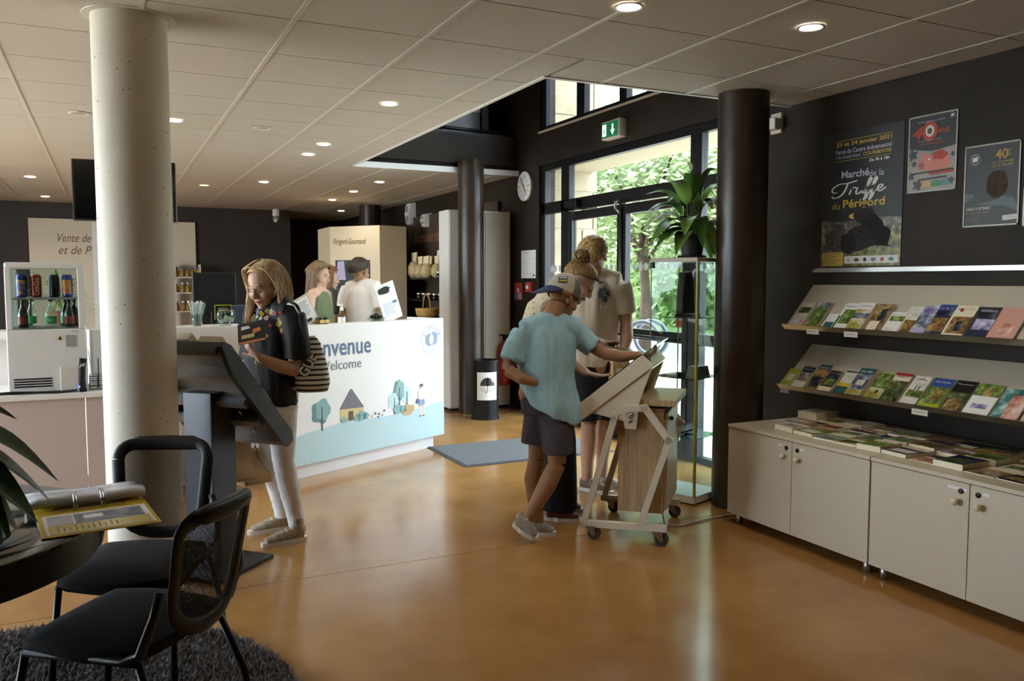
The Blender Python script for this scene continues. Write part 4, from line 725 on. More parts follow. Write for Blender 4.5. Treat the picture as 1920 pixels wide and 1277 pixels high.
# ---------------------------------------------------------------- posters
def pst(y0, z0, w, h, label, m, name='poster', edge=None):
    t = tag(link(name, None), label, 'poster'); t.matrix_world = frame((4.297, y0, z0), (0, -1, 0), (0, 0, 1))
    sh = MB().bx(0, w, 0, h, -.002, .001).build('sheet', m, t)
    if edge: MB().bx(0, w, 0, .008, .001, .004).bx(0, w, h-.008, h, .001, .004).bx(0, .008, 0, h, .001, .004).bx(w-.008, w, 0, h, .001, .004).build('sleeve_edge', edge, t)
    return t
I4 = Matrix.Identity(4)
def pf(t, w, h, poly, m, nm, z=.0012): return MB().prism([(x*w, y*h) for x, y in poly], z, z+.0006, 0, I4).build(nm, m, t)
def pt_(t, w, h, s, x0, x1, y0, y1, m, shear=0, bold=0): return text('lettering', s, (x1-x0)*w, (y1-y0)*h, m, t, Matrix.Translation((x0*w, y0*h, .0022)), shear, bold=bold)
PBK = mat('poster_black', '#1d1c1e', .4, var=.2, vscale=3); GOLD = mat('poster_gold', '#c9a63c', .5); LAV = mat('poster_lavender', '#b9b6cc', .5); OFFW = mat('poster_white', '#dcd9d2', .5); PRED = mat('poster_red', '#b23a2a', .45)
w, h = .62, .86; t = pst(4.118, 1.588, w, h, 'tall dark truffle market poster with white script, left of the three', PBK)
pf(t, w, h, [(.17, .935), (.86, .935), (.86, .938), (.17, .938)], GOLD, 'rule'); pf(t, w, h, [(.17, .785), (.86, .785), (.86, .788), (.17, .788)], GOLD, 'rule')
pt_(t, w, h, '23 et 24 janvier 2021', .17, .86, .885, .925, GOLD, bold=.02); pt_(t, w, h, 'Parvis du Centre événementiel', .17, .86, .838, .872, LAV, bold=.01); pt_(t, w, h, '7, Bd Aristide Briand,', .17, .49, .8, .826, LAV); pt_(t, w, h, 'COURBEVOIE', .52, .86, .802, .828, GOLD, bold=.02); pt_(t, w, h, 'De 9h à 18h', .6, .84, .752, .775, OFFW, bold=.02)
pt_(t, w, h, 'Marché', .25, .6, .655, .71, LAV, bold=.02); pt_(t, w, h, 'de la', .6, .78, .645, .69, LAV); pt_(t, w, h, 'du', .13, .24, .43, .475, GOLD); pt_(t, w, h, 'Périgord', .28, .8, .415, .495, GOLD, bold=.02)
def script(par, strokes, ox, oy, sx, sy, wd, m, F=I4, nm='script_lettering'):
    mb = MB()
    for st in strokes:
        P_ = [V(ox+x*sx, oy+y*sy, .0024) for x, y in st]; Q = []
        for i in range(len(P_)-1):
            p0, p1, p2, p3 = P_[max(i-1, 0)], P_[i], P_[i+1], P_[min(i+2, len(P_)-1)]
            for k in range(6): s = k/6; Q.append(.5*((2*p1)+(-p0+p2)*s+(2*p0-5*p1+4*p2-p3)*s*s+(-p0+3*p1-3*p2+p3)*s**3))
        Q.append(P_[-1]); L_ = []; Rr = []
        for i, q in enumerate(Q):
            d = (Q[min(i+1, len(Q)-1)]-Q[max(i-1, 0)]); d = d.normalized() if d.length else V(1, 0, 0); nn = V(-d.y, d.x, 0); ww = wd*(.45+.75*abs(d.y)); L_.append(q+nn*ww); Rr.append(q-nn*ww)
        k = len(Q); mb.add(L_+Rr, [(k+i, k+i+1, i+1, i) for i in range(k-1)], 0, F)
    return mb.build(nm, m, par)
ff = [(.0, .25), (.1, .7), (.14, .95), (.11, 1.0), (.07, .7), (.03, .1), (.0, -.12), (.04, -.06), (.09, .25)]
TRUFFE = [[(.1, .42), (.03, .42), (.0, .55), (.04, .72), (.15, .86), (.3, .86), (.48, .95)], [(.3, .86), (.27, .6), (.22, .35), (.13, .15), (.03, .13), (.0, .22)], [(.33, .22), (.38, .58), (.37, .5), (.42, .6), (.46, .55)], [(.49, .58), (.46, .3), (.5, .23), (.57, .4), (.6, .58), (.57, .3), (.61, .24)], [(.6+x, y) for x, y in ff], [(.7+x, y) for x, y in ff], [(.8, .3), (.9, .42), (.94, .55), (.89, .58), (.85, .4), (.89, .25), (1.0, .42)]]
script(t, TRUFFE, .13*w, .50*h, .68*w, .135*h, .0065, OFFW)
gp = photo('poster_grass', ['#2a2a16', '#5b5a2c', '#8a8440', '#b3a870'], 26, 5); pf(t, w, h, [(.0, .0), (1, .0), (1, .34), (.6, .36), (.3, .33), (0, .35)], photo('poster_ground', ['#2b2620', '#4c453a', '#7a7064', '#a59c92'], 16, 7), 'photo_ground', .001); pf(t, w, h, [(0, 0), (1, 0), (1, .12), (.7, .15), (.4, .09), (.2, .08), (0, .1)], gp, 'photo_grass', .003); pf(t, w, h, [(.85, .15), (1, .12), (1, .3), (.9, .28)], gp, 'photo_shrub', .0026); pf(t, w, h, ring2(.42, .37, .06, .02), GOLD, 'photo_light', .0012)
tm = mat('photo_truffle', '#2b2624', .8, var=.5, vscale=40); tms = (tm, mat('photo_truffle_dark', '#1a1615', .8, var=.5, vscale=50), mat('photo_truffle_grey', '#453d39', .8, var=.5, vscale=45))
for i, (x, y, rx, ry) in enumerate(((.55, .37, .13, .06), (.65, .28, .14, .09), (.18, .2, .12, .085), (.5, .2, .17, .1), (.78, .2, .13, .08), (.24, .27, .08, .05), (.63, .14, .09, .05), (.36, .17, .1, .08))): pf(t, w, h, lump(x, y, rx, ry, i, .04), tms[i % 3], 'photo_truffle', .0016+.0002*i)
pf(t, w, h, [(.03, .005), (.3, .005), (.3, .105), (.03, .105)], GOLD, 'caption_box', .0036); pf(t, w, h, [(.32, .02), (.98, .02), (.98, .075), (.32, .075)], OFFW, 'logo_strip', .0036)
for k in range(6): MB().bx(.045*w, (.27-.03*(k % 3))*w, (.09-.014*k)*h, (.094-.014*k)*h, .0042, .0046).build('text_line', BRP, t)
for k, c in enumerate((ORP, BRP, BLACK, SLATE, PRED, TEALD)): pf(t, w, h, ring2(.37+.105*k, .047, .02+.012*(k % 2), .014, 12), c, 'logo_mark', .0042)
w, h = .316, .442; t = pst(3.467, 2.01, w, h, 'glossy poster with large red forty and a pink pig drawing', PBK, edge=mat('sleeve_edge', '#b5b1aa', .3))
pf(t, w, h, [(.02, .02), (.98, .02), (.98, .56), (.5, .52), (.02, .58)], mat('poster_grey', '#a09a94', .25, var=.12, vscale=9), 'drawing_ground'); pt_(t, w, h, '4', .08, .3, .70, .86, PRED, .2, .03)
for r0, r1, c in ((.155, .09, PRED), (.09, .0, OFFW)): pf(t, w, h, ring2(.44, .785, r0, r0*w/h*1.15), c, 'numeral_ring', .0016+.0006*(r0 < .1))
pf(t, w, h, lump(.44, .785, .05, .04, 3), BRP, 'ring_truffle', .003); pt_(t, w, h, 'ANS', .6, .84, .735, .80, PRED, bold=.02); pt_(t, w, h, "ÉCOMUSÉE DE LA TRUFFE", .2, .75, .9, .925, LAV); pt_(t, w, h, '24 septembre à 13h30', .2, .68, .655, .675, LAV); pt_(t, w, h, 'SORGES', .25, .72, .61, .64, PRED); emblem(t, .28, .415, .016, I4, OFFW, OFFW, ('GP', 'GP'))
pgm = mat('poster_pig', '#cf7a6c', .4); pf(t, w, h, lump(.62, .36, .26, .11, 2, .03), pgm, 'pig_body', .002); pf(t, w, h, lump(.4, .38, .17, .1, 5, .03), pgm, 'pig_head', .0026); pf(t, w, h, [(.3, .45), (.24, .53), (.42, .48)], pgm, 'pig_ear', .0032); pf(t, w, h, ring2(.29, .35, .07, .05), mat('poster_pig_snout', '#b85c54', .4), 'pig_snout', .0036); pf(t, w, h, ring2(.45, .42, .025, .018), OFFW, 'pig_eye', .0036)
for x in (.27, .31): pf(t, w, h, ring2(x, .35, .01, .016, 10), BRP, 'pig_nostril', .0044)
pf(t, w, h, lump(.66, .46, .15, .06, 3), PRED, 'pig_cap', .003)
for i, (x, y, s) in enumerate(((.1, .5, .09), (.13, .38, .05), (.08, .22, .06), (.22, .1, .09), (.9, .12, .06), (.92, .45, .04))): pf(t, w, h, lump(x, y, s, s*.7, i, .3), mat('poster_ink', '#3a3a48', .4), 'ink_flower', .002)
pf(t, w, h, [(.06, .24), (.94, .255), (.94, .275), (.06, .26)], BLACK, 'text_bar', .0036); pf(t, w, h, [(.45, .215), (.95, .225), (.95, .255), (.45, .245)], PRED, 'text_bar', .003); pf(t, w, h, [(.26, .155), (.82, .165), (.82, .185), (.26, .175)], BLACK, 'text_bar', .0036)
for x, c in ((.4, ORP), (.6, mat('poster_green', '#4f8f60', .4)), (.78, TEALD)): pf(t, w, h, [(x-.1, .06), (x+.1, .06), (x+.09, .12), (x, .15), (x-.09, .12)], c, 'tent', .0026)
w, h = .315, .441; t = pst(3.10, 1.79, w, h, 'dark poster with gold forty and a single truffle, right of the three', mat('poster_dark', '#191b1f', .4, var=.4, vscale=4), edge=MATS['sleeve_edge'])
emblem(t, .06, .365, .03, I4, OFFW, OFFW); AMB = mat('poster_amber', '#c08f4a', .45); pt_(t, w, h, '40', .56, .78, .80, .92, AMB, bold=.02); text('lettering', 'ANS', .04, .02, AMB, t, Matrix.Translation((.83*w, .82*h, .0022)) @ Matrix.Rotation(PI/2, 4, 'Z')); pt_(t, w, h, "DE L'ÉCOMUSÉE", .5, .88, .755, .785, AMB); pt_(t, w, h, 'DE LA TRUFFE', .5, .88, .71, .742, AMB)
pf(t, w, h, [(0, .30), (.2, .36), (.2, .4), (0, .42)], mat('poster_mist', '#4d5a5e', .4), 'hand_shape', .0014); pf(t, w, h, [(.2, .28), (.5, .3), (.68, .36), (.9, .33), (.98, .22), (.98, .16), (.75, .24), (.5, .25)], MATS['poster_mist'], 'hand_shape', .0014); pf(t, w, h, lump(.6, .5, .19, .17, 9, .03), mat('poster_truffle', '#4a3a30', .8, var=.6, vscale=70), 'truffle_picture', .002)
pt_(t, w, h, 'SAMEDI 24 SEPTEMBRE', .06, .5, .205, .24, OFFW, bold=.01); pt_(t, w, h, '2022 DE 10H À 18H30', .06, .48, .165, .19, AMB); pt_(t, w, h, 'ENTRÉE GRATUITE', .06, .3, .085, .11, AMB); pf(t, w, h, [(.72, .06), (.98, .07), (.98, .13), (.72, .12)], OFFW, 'logo_box'); pt_(t, w, h, 'Grand Périgueux', .8, .96, .085, .105, PRED)
t = pst(2.765, 1.78, .2, .2, 'white notice sheet cut off by the right edge, beside the dark poster', WHITEP, 'notice_sheet')
# ---------------------------------------------------------------- things on the entrance wall
RW = lambda y, z: frame((4.299, y, z), (0, -1, 0), (0, 0, 1))
ck = tag(link('wall_clock', None), 'round white wall clock with thin black ticks', 'clock'); ck.matrix_world = RW(8.48, 2.555)
MB().lathe([(.16, 0), (.165, .01), (.165, .03), (.155, .034), (.15, .03), (.001, .03)], n=48).build('case', WHITEP, ck, auto=True)
for k in range(12): MB().bx(.085, .14, -.002 if k % 3 else -.0035, .002 if k % 3 else .0035, .031, .032, M=Matrix.Rotation(k*PI/6, 4, 'Z')).build('tick', BLACK, ck)
MB().bx(-.02, .085, -.006, .006, .034, .036, M=Matrix.Rotation(math.radians(-60), 4, 'Z')).build('hour_hand', BLACK, ck); MB().bx(-.02, .12, -.004, .004, .037, .039, M=Matrix.Rotation(math.radians(128), 4, 'Z')).build('minute_hand', BLACK, ck)
ex = tag(link('exit_sign', None), 'green emergency exit sign box above the entrance door', 'sign'); ex.matrix_world = RW(6.75, 2.80)
GRE = mat('exit_green', '#1f6b45', .4, emit='#1f8a55', estr=.25); EXW = mat('exit_white', '#e8fff0', .4, emit='#d8ffe8', estr=2.2)
box('housing', 0, .30, 0, .165, 0, .09, CREAM, ex, .008); fc = box('face', .015, .285, .014, .151, .09, .094, GRE, ex); box('pictogram', .03, .09, .03, .135, .0945, .096, EXW, fc)
MB().prism([(.19, .125), (.21, .125), (.21, .075), (.232, .075), (.2, .03), (.168, .075), (.19, .075)], .0945, .096).build('arrow', EXW, fc); MB().prism([(.055, .11), (.068, .115), (.062, .09), (.08, .07), (.07, .06), (.06, .07), (.05, .04), (.038, .045), (.05, .075)], .0965, .097).build('running_figure', GRE, fc)
def paper(name, y, z, w, h, label, m, cat='notice'):
    o = tag(link(name, None), label, cat); o.matrix_world = RW(y, z); box('sheet', 0, w, 0, h, 0, .002, m, o); return o
ep = paper('evacuation_plan', 8.6, 1.52, .36, .315, 'white evacuation plan sheet on the dark wall under the clock', WHITEP)
for a in ((.05, .26, .05, .052), (.05, .052, .05, .2), (.15, .152, .05, .22), (.05, .15, .218, .22), (.2, .202, .1, .22), (.2, .3, .22, .222), (.298, .3, .06, .22), (.22, .3, .06, .062), (.08, .082, .12, .2)): box('plan_line', a[0], a[1], a[2], a[3], .002, .0026, SLATE, ep)
text('lettering', "PLAN D'ÉVACUATION", .14, .014, PRED, ep, Matrix.Translation((.03, .285, .0022))); box('plan_badge', .29, .33, .02, .045, .002, .003, PRED, ep)
fi = paper('fire_instructions', 8.78, 1.268, .2, .2, 'red and blue fire instruction sign beside the plan sheet', mat('sign_red', '#b33a30', .5)); box('blue_field', .01, .09, .01, .08, .002, .003, mat('sign_blue', '#3f6fb5', .5), fi); box('white_mark', .08, .12, .09, .14, .002, .003, WHITEP, fi)
for k in range(5): box('text_line', .1, .19, .015+.014*k, .02+.014*k, .002, .003, WHITEP, fi)
fa = tag(link('fire_alarm', None), 'small red fire alarm call point on the dark wall', 'alarm'); fa.matrix_world = RW(8.41, 1.365); box('case', 0, .12, 0, .11, 0, .05, MATS['sign_red'], fa, .006); box('button', .035, .085, .035, .075, .05, .054, WHITEP, fa)
fe = thing('fire_extinguisher', 'red fire extinguisher on the wall half hidden by the boy', 'extinguisher', (4.15, 8.75, .28)); FRED = mat('extinguisher_red', '#a83324', .35)
MB().lathe([(.07, 0), (.08, .02), (.08, .40), (.06, .46), (.025, .49), (.02, .52)], n=28).build('cylinder', FRED, fe, True); MB().tube([(0, 0, .52), (0, 0, .57)], .015, 8).tube([(-.06, 0, .58), (.03, 0, .57)], .008, 6).build('valve', BLACK, fe, True); MB().tube([(.03, 0, .55), (.09, -.05, .62), (.13, -.05, .5), (.1, -.06, .25)], .012, 8).build('hose', BLACK, fe, True)
vs2 = paper('camera_sticker', 5.42, 1.13, .001, .001, 'red video surveillance sticker on the glass behind the case', WHITEP, 'sticker'); vs2.matrix_world = frame((4.345, 5.75, 1.1), (0, -1, 0), (0, 0, 1)); box('field', .0, .22, 0, .12, .001, .002, MATS['sign_red'], vs2); text('lettering', 'OEDIV', .14, .03, WHITEP, vs2, Matrix.Translation((.05, .06, .003)))
wb = thing('wall_box', 'pale wall-mounted detector at the ceiling corner behind the dark column', 'detector', (4.3, 4.55, 2.53)); box('bracket', -.02, 0, -.05, .05, 0, .14, BEIGE, wb); MB().bx(-.1, -.02, -.035, .035, .02, .1, M=Matrix.Rotation(.3, 4, 'Z')).build('housing', WHITE, wb, bevel=.008)
# ---------------------------------------------------------------- drinks fridge and things around it
fr = thing('drinks_fridge', 'small white glass-sided drinks fridge on the low counter', 'fridge', (-.57, 6.0, .785)); FW = mat('fridge_white', '#d9d8d6', .3); FWd, FD, FH = .435, .40, .825
box('lower_body', 0, FWd, 0, FD, .012, .405, FW, fr, .006); box('top_cap', 0, FWd, 0, FD, .785, FH, FW, fr, .012); box('foot', .02, FWd-.02, .03, FD-.03, 0, .012, BLACK, fr)
for x0 in (0, FWd-.035):
    for y0 in (0, FD-.035): box('corner_post', x0, x0+.035, y0, y0+.035, .405, .79, FW, fr, .006)
for a in ((.035, FWd-.035, .012, .018), (.035, FWd-.035, FD-.018, FD-.012)): box('pane', a[0], a[1], a[2], a[3], .405, .785, GLASSC, fr)
for x in (.012, FWd-.018): box('pane', x, x+.006, .035, FD-.035, .405, .785, GLASSC, fr)
box('wire_shelf', .03, FWd-.03, .03, FD-.03, .592, .604, mat('shelf_grey', '#a9adb0', .3, metal=.4), fr); box('fridge_floor', .03, FWd-.03, .03, FD-.03, .405, .412, MATS['shelf_grey'], fr)
for k in range(4): box('vent_slot', .03, .24, -.003, .002, .04+.016*k, .049+.016*k, BLACK, fr)
wl_ = box('warning_label', .265, .32, -.002, .001, .33, .365, mat('label_cream', '#d8d2bc', .5), fr); MB().prism([(.281, .337), (.304, .337), (.2925, .36)], .002, .003, 0, frame((0, 0, 0), (1, 0, 0), (0, 0, 1))).build('warning_triangle', BLACK, wl_); box('rating_plate', .325, .385, -.002, .001, .29, .365, mat('plate_grey', '#9a9a9c', .3), fr); text('lettering', 'Casselin', .04, .009, BLACK, fr, frame((.36, -.001, .385), (1, 0, 0), (0, 0, 1)))
pip = light_ = None
def can(x, y, body, print_m, label):
    o = thing('drink_can', label, 'can', (-.57+x, 6.0+y, .785+.605), 0, 'drink cans in the fridge'); MB().lathe([(.024, 0), (.031, .008), (.031, .125), (.025, .14), (.025, .144)], n=24).build('body', body, o, auto=True); MB().lathe([(.025, .1405), (.002, .14)], n=20).build('lid', CHROME, o)
    if print_m: s = MB(); s.add([(.0314*math.cos(a), .0314*math.sin(a), z) for z in (.02, .11) for a in [-2.6+.2*i for i in range(10)]], [(i, i+1, 11+i, 10+i) for i in range(9)]); s.build('print', print_m, o, True)
    return o
can(.085, .1, mat('can_blue', '#2c3a86', .25, metal=.3), photo('can_print', ['#2b3a90', '#2b3a90', '#d0952a', '#e8c040'], 30, 3), 'blue and yellow can at the left of the top fridge shelf'); cc = can(.165, .1, mat('can_red', '#9c2a22', .25, metal=.3), None, 'dark red can with white lettering on the top fridge shelf')
sw = MB()
o_ = text('tmp', 'Coca-Cola', .105, .03, WHITEP, None, I4, .3); sw.add([(.0318*math.cos(-1.5+(v.co.y-.015)/.031*-1), .0318*math.sin(-1.5+(v.co.y-.015)/.031*-1), .015+v.co.x) for v in o_.data.vertices], [tuple(p.vertices) for p in o_.data.polygons]); bpy.data.objects.remove(o_, do_unlink=True); sw.build('lettering', WHITEP, cc)
can(.265, .1, mat('can_black', '#1d1d22', .25, metal=.3), None, 'plain black can on the top fridge shelf'); can(.34, .09, MATS['can_blue'], photo('can_print2', ['#2b3a90', '#d0952a', '#c94a3a', '#e8c040'], 26, 9), 'multicoloured can at the right of the top fridge shelf')
BRG = mat('brown_glass', '#20120b', .08, spec=.8); CLG = glass('bottle_glass', '#e6f2ea', 2); DGG = mat('dark_green_glass', '#10201a', .08, spec=.8)
def bottle(x, y, m, lm, label, s=1, txt=None):
    o = thing('drink_bottle', label, 'bottle', (-.57+x, 6.0+y, .785+.413), 0, 'bottles in the fridge'); MB().lathe([(.027*s, 0), (.03*s, .006), (.03*s, .075), (.026*s, .095), (.012, .135), (.0115, .16), (.013, .163), (.013, .172)], n=24).build('body', m, o, True); MB().lathe([(.0135, .165), (.0135, .177), (.002, .178)], n=16).build('cap', BLACK, o)
    lb = MB(); N_ = 12; lb.add([(.0308*s*math.cos(a), .0308*s*math.sin(a), z) for z in (.02, .07) for a in [-2.9+2.6*i/N_ for i in range(N_+1)]], [(i, i+1, N_+2+i, N_+1+i) for i in range(N_)]); l_ = lb.build('label', lm, o, True)
    if txt: text('lettering', txt, .034, .012, WHITEP, l_, frame((-.017, -.0318*s, .04), (1, 0, 0), (0, 0, 1)))
    return o
RL = mat('bottle_label_red', '#7a2d22', .5); GL2 = mat('bottle_label_green', '#3f9a5c', .5)
bottle(.085, .1, BRG, RL, 'brown beer bottle with red label, left in the fridge'); bottle(.125, .2, CLG, GL2, 'clear bottle half hidden behind the left beer bottle'); bottle(.24, .12, CLG, GL2, 'clear water bottle with green label, middle of the fridge', 1.15, 'BADOIT'); bottle(.345, .09, BRG, RL, 'brown beer bottle with red label, right in the fridge'); bottle(.372, .2, DGG, RL, 'dark bottle behind the right beer bottle'); bottle(.32, .22, DGG, GL2, 'dark green bottle at the back of the fridge')
rt = thing('router', 'white modem with curved black fin and blue light before the fridge', 'router', (-.285, 5.965, .785)); 
MB().bx(0, .11, 0, .025, .0, .165).build('case', mat('router_white', '#cfcac2', .4), rt, bevel=.006); MB().tube([(.128, .0, 0), (.122, 0, .08), (.125, 0, .15), (.135, 0, .215)], [.022, .02, .02, .022], 8, side=(1, 0, 0), sq=.5).build('fin', BLACK, rt, True); MB().ell((.108, -.004, .035), (.004, .003, .004)).build('status_light', mat('led_blue', '#4050ff', .4, emit='#4050ff', estr=30), rt)
script(rt, [[(0, 0), (.3, .6), (.6, .4), (1, 1)], [(.1, .5), (.6, .9), (.9, .4)]], .112, .155, .03, .03, .002, WHITEP, frame((0, -.02, 0), (1, 0, 0), (0, 0, 1)), 'logo')
tag(MB().tube([(-.66, 5.97, .79), (-.6, 5.95, .797), (-.5, 5.955, .795), (-.4, 5.948, .797), (-.3, 5.955, .792), (-.19, 5.945, .80)], .008, 6).tube([(-.7, 5.96, .80), (-.55, 5.945, .806), (-.42, 5.945, .80)], .006, 6).build('power_cable', BLACK, None, True), 'black cables lying on the low counter in front of the fridge', 'cable')
wk = thing('wire_basket', 'small dark wire basket with papers beside the fridge', 'basket', (-.075, 6.1, .785))
for z in (0.005, .03, .06, .09): MB().tube([(.045*a, .07*b, z) for a, b in ((-1, -1), (1, -1), (1, 1), (-1, 1), (-1, -1))], .003, 5).build('wire', BLACKM, wk)
for a, b in ((-1, -1), (1, -1), (1, 1), (-1, 1), (0, -1), (0, 1)): MB().tube([(.045*a, .07*b, .003), (.045*a, .07*b, .09)], .0025, 5).build('wire', BLACKM, wk)
MB().bx(-.02, -.016, -.05, .05, .01, .26, M=Matrix.Rotation(-.12, 4, 'Y')).build('paper', WHITEP, wk); MB().bx(.005, .01, -.05, .05, .01, .2).build('folder', BLACKM, wk)
# ---------------------------------------------------------------- on and behind the reception
DKW = lambda x, y, z: (1.15+.887*x-.462*y, 6.16+.462*x+.887*y, z)
mo = thing('monitor', 'black computer monitor seen from behind on the desk', 'monitor', (.79, 7.2, 1.0), .1); box('panel', -.17, .17, -.02, .02, .24, .56, BLACK, mo, .006); box('neck', -.025, .025, 0, .04, .015, .3, BLACK, mo); box('base', -.1, .1, -.07, .1, 0, .015, BLACK, mo); box('table', -.5, .3, -.2, .35, -.03, 0, WHITE, mo); box('table_leg', -.48, -.44, -.15, .3, -1, -.03, WHITE, mo); box('table_leg', .24, .28, -.15, .3, -1, -.03, WHITE, mo)
oc = thing('office_chair', 'blue grey office chair back behind the white counter', 'chair', (.98, 6.95, 0), .1); OCB = mat('blue_grey_fabric', '#39404f', .8); MB().prism(rrect(.2, .27, .05), -.03, .03, 0, frame((0, 0, 1.03), (1, 0, 0), (0, 0, 1))).build('backrest', OCB, oc, bevel=.01); box('seat', -.22, .22, -.0, .42, .44, .52, OCB, oc, .02); MB().tube([(0, .2, .06), (0, .2, .45)], .025, 10).build('stem', BLACKM, oc, True); MB().tube([(0, .02, .45), (0, -.05, .8)], .02, 8).build('back_post', BLACKM, oc)
for k in range(5): MB().tube([(0, .2, .08), (.24*math.cos(k*1.257), .2+.24*math.sin(k*1.257), .03)], .018, 8).build('foot', BLACKM, oc)
WGF = lambda x, y: (-.1+x*math.cos(math.atan2(.24, 1.3))-y*math.sin(math.atan2(.24, 1.3)), 6.29+x*math.sin(math.atan2(.24, 1.3))+y*math.cos(math.atan2(.24, 1.3)), 1.161)
sc_ = thing('straw_cup', 'clear cup full of patterned paper straws on the white counter', 'cup', WGF(.72, .1)); MB().lathe([(.03, 0), (.042, .085), (.04, .085), (.029, .004), (.001, .003)], n=20).build('cup', CLG, sc_, True)
SA, SB = mat('straw_white', '#d9dcd8', .6), mat('straw_teal', '#7fa3a6', .6)
for i in range(22): a = i*2.4; r0, r1 = .02*math.sqrt(i/22), .062*math.sqrt(i/22); MB().tube([(r0*math.cos(a), r0*math.sin(a), .006), (r1*math.cos(a), r1*math.sin(a), .165+.01*(i % 3))], .0042, 6).build('straw', SA if i % 3 else SB, sc_)
gb = thing('glass_bowl', 'round glass bowl holding paper slips beside the blonde visitor', 'bowl', WGF(.93, .1)); MB().lathe([(.045, 0), (.05, .004), (.03, .02), (.06, .04), (.073, .075), (.066, .105), (.058, .115), (.063, .103), (.069, .075), (.057, .043), (.002, .025)], n=28).build('bowl', CLG, gb, True)
MB().bx(-.03, .035, -.02, .02, .04, .07, M=Matrix.Rotation(.4, 4, 'Y')).build('slip', WHITEP, gb); MB().bx(-.035, .02, -.03, .0, .03, .05, M=Matrix.Rotation(-.3, 4, 'Y')).build('slip', WHITEP, gb)
ch = tag(link('price_card', None), 'small black chalk card with yellow border standing in the glass bowl', 'card'); ch.matrix_world = Matrix.Translation(WGF(.93, .16)); box('board', -.06, .06, 0, .006, .04, .15, BLACK, ch); MB().bx(-.062, .062, -.001, .008, .145, .152).bx(-.062, -.056, -.001, .008, .04, .15).bx(.056, .062, -.001, .008, .04, .15).build('border', FL['lime'], ch); text('lettering', 'CADEAU', .07, .02, WHITEP, ch, frame((-.035, -.0015, .11), (1, 0, 0), (0, 0, 1))); text('lettering', '2 €', .04, .02, WHITEP, ch, frame((-.02, -.0015, .08), (1, 0, 0), (0, 0, 1)))
bt = tag(link('bottle_table', None), 'framed white notice sheet leaning on the desk behind the tote bag', 'notice'); bt.name = 'framed_notice'; bt.matrix_world = Matrix.Translation(DKW(.37, .14, 1.161)) @ Matrix.Rotation(.48-.25, 4, 'Z') @ Matrix.Rotation(-.5, 4, 'Y') @ Matrix.Rotation(.12, 4, 'X')
box('frame', -.075, .075, 0, .008, 0, .235, CREAM, bt, .003); box('sheet', -.063, .063, -.001, .002, .012, .222, WHITEP, bt)
for k in range(9): box('text_line', -.045, .045-.01*(k % 3), -.002, 0, .19-.014*k, .194-.014*k, SLATE, bt)
box('photo', -.02, .02, -.002, 0, .025, .05, PH['night'], bt)
for i, x in enumerate((.335, .385)):
    j = thing('honey_jar', ('left', 'right')[i]+' one of two squat glass jars with gold labels on the desk rim', 'jar', DKW(x+.06, .075, 1.161), 0, 'two jars on the desk rim'); MB().lathe([(.03, 0), (.032, .004), (.032, .035), (.028, .04)], n=20).build('glass', mat('honey_glass', '#6d5420', .12), j, auto=True); MB().lathe([(.03, .038), (.03, .05), (.002, .051)], n=20).build('lid', BLACK, j, auto=True); MB().bx(-.022, .022, -.034, -.031, .008, .032, M=Matrix.Rotation(.48, 4, 'Z')).build('label', mat('gold_label', '#c9a84a', .4), j)
ns = tag(link('notice_stand', None), 'white notice with truffle photo in a clear slanted stand on the desk', 'notice'); ns.matrix_world = Matrix.Translation(DKW(1.23, .10, 1.163)) @ Matrix.Rotation(.48, 4, 'Z') @ Matrix.Rotation(-.28, 4, 'Y') @ Matrix.Rotation(-.1, 4, 'X')
box('sheet', -.11, .11, 0, .003, 0, .32, WHITEP, ns); MB().prism(lump(-.02, .265, .075, .03, 4, .06), .003, .004, 0, frame((0, 0, 0), (1, 0, 0), (0, 0, 1))).build('truffle_picture', tm, ns); MB().prism(ring2(.06, .245, .025, .025), .004, .005, 0, frame((0, 0, 0), (1, 0, 0), (0, 0, 1))).build('badge', WHITE, ns)
for k in range(8): box('text_line', -.08, .06-.015*(k % 3), -.0015, 0, .15-.014*k, .153-.014*k, LOGO, ns)
box('blue_mark', .04, .09, -.002, 0, .135, .155, NAVY, ns); MB().bx(-.1, -.07, 0, .14, 0, .004).bx(-.1, -.094, .0, .1, 0, .12).build('clear_foot', CLG, ns)
td = thing('truffle_dish', 'small glass dish of black truffles on the desk beside the notice', 'dish', DKW(1.02, .10, 1.161)); MB().lathe([(.04, 0), (.08, .02), (.078, .024), (.03, .006), (.001, .005)], n=24).build('dish', CLG, td, True)
for i in range(6): MB().ell((.035*math.cos(i*1.05)*(i > 0), .035*math.sin(i*1.05)*(i > 0), .03+.014*(i == 0)), (.022, .022, .02), 10, 7).build('truffle', mat('truffle_black', '#1b1716', .8, bump=.6, bscale=90), td, True)
hs = thing('sanitizer_bottle', 'clear pump bottle of hand gel on the back counter', 'bottle', (1.93, 7.55, 1.061)); MB().lathe([(.032, 0), (.034, .01), (.034, .12), (.012, .15), (.012, .165)], n=20).build('body', CLG, hs, True); MB().lathe([(.016, .16), (.016, .185), (.005, .19), (.005, .21)], n=14).bx(-.035, .012, -.008, .008, .205, .218).build('pump', WHITEP, hs); MB().lathe([(.0345, .03), (.0345, .1)], n=20, cap=False).build('label', WHITEP, hs, True)
bc = thing('back_counter', 'white counter behind the reception desk in front of the shop visitors', 'counter', (2.2, 7.72, 0), .3); box('worktop', -.9, .55, -.2, .2, 1.02, 1.06, WHITE, bc); box('body', -.88, .53, -.18, .18, 0, 1.02, WHITE, bc)
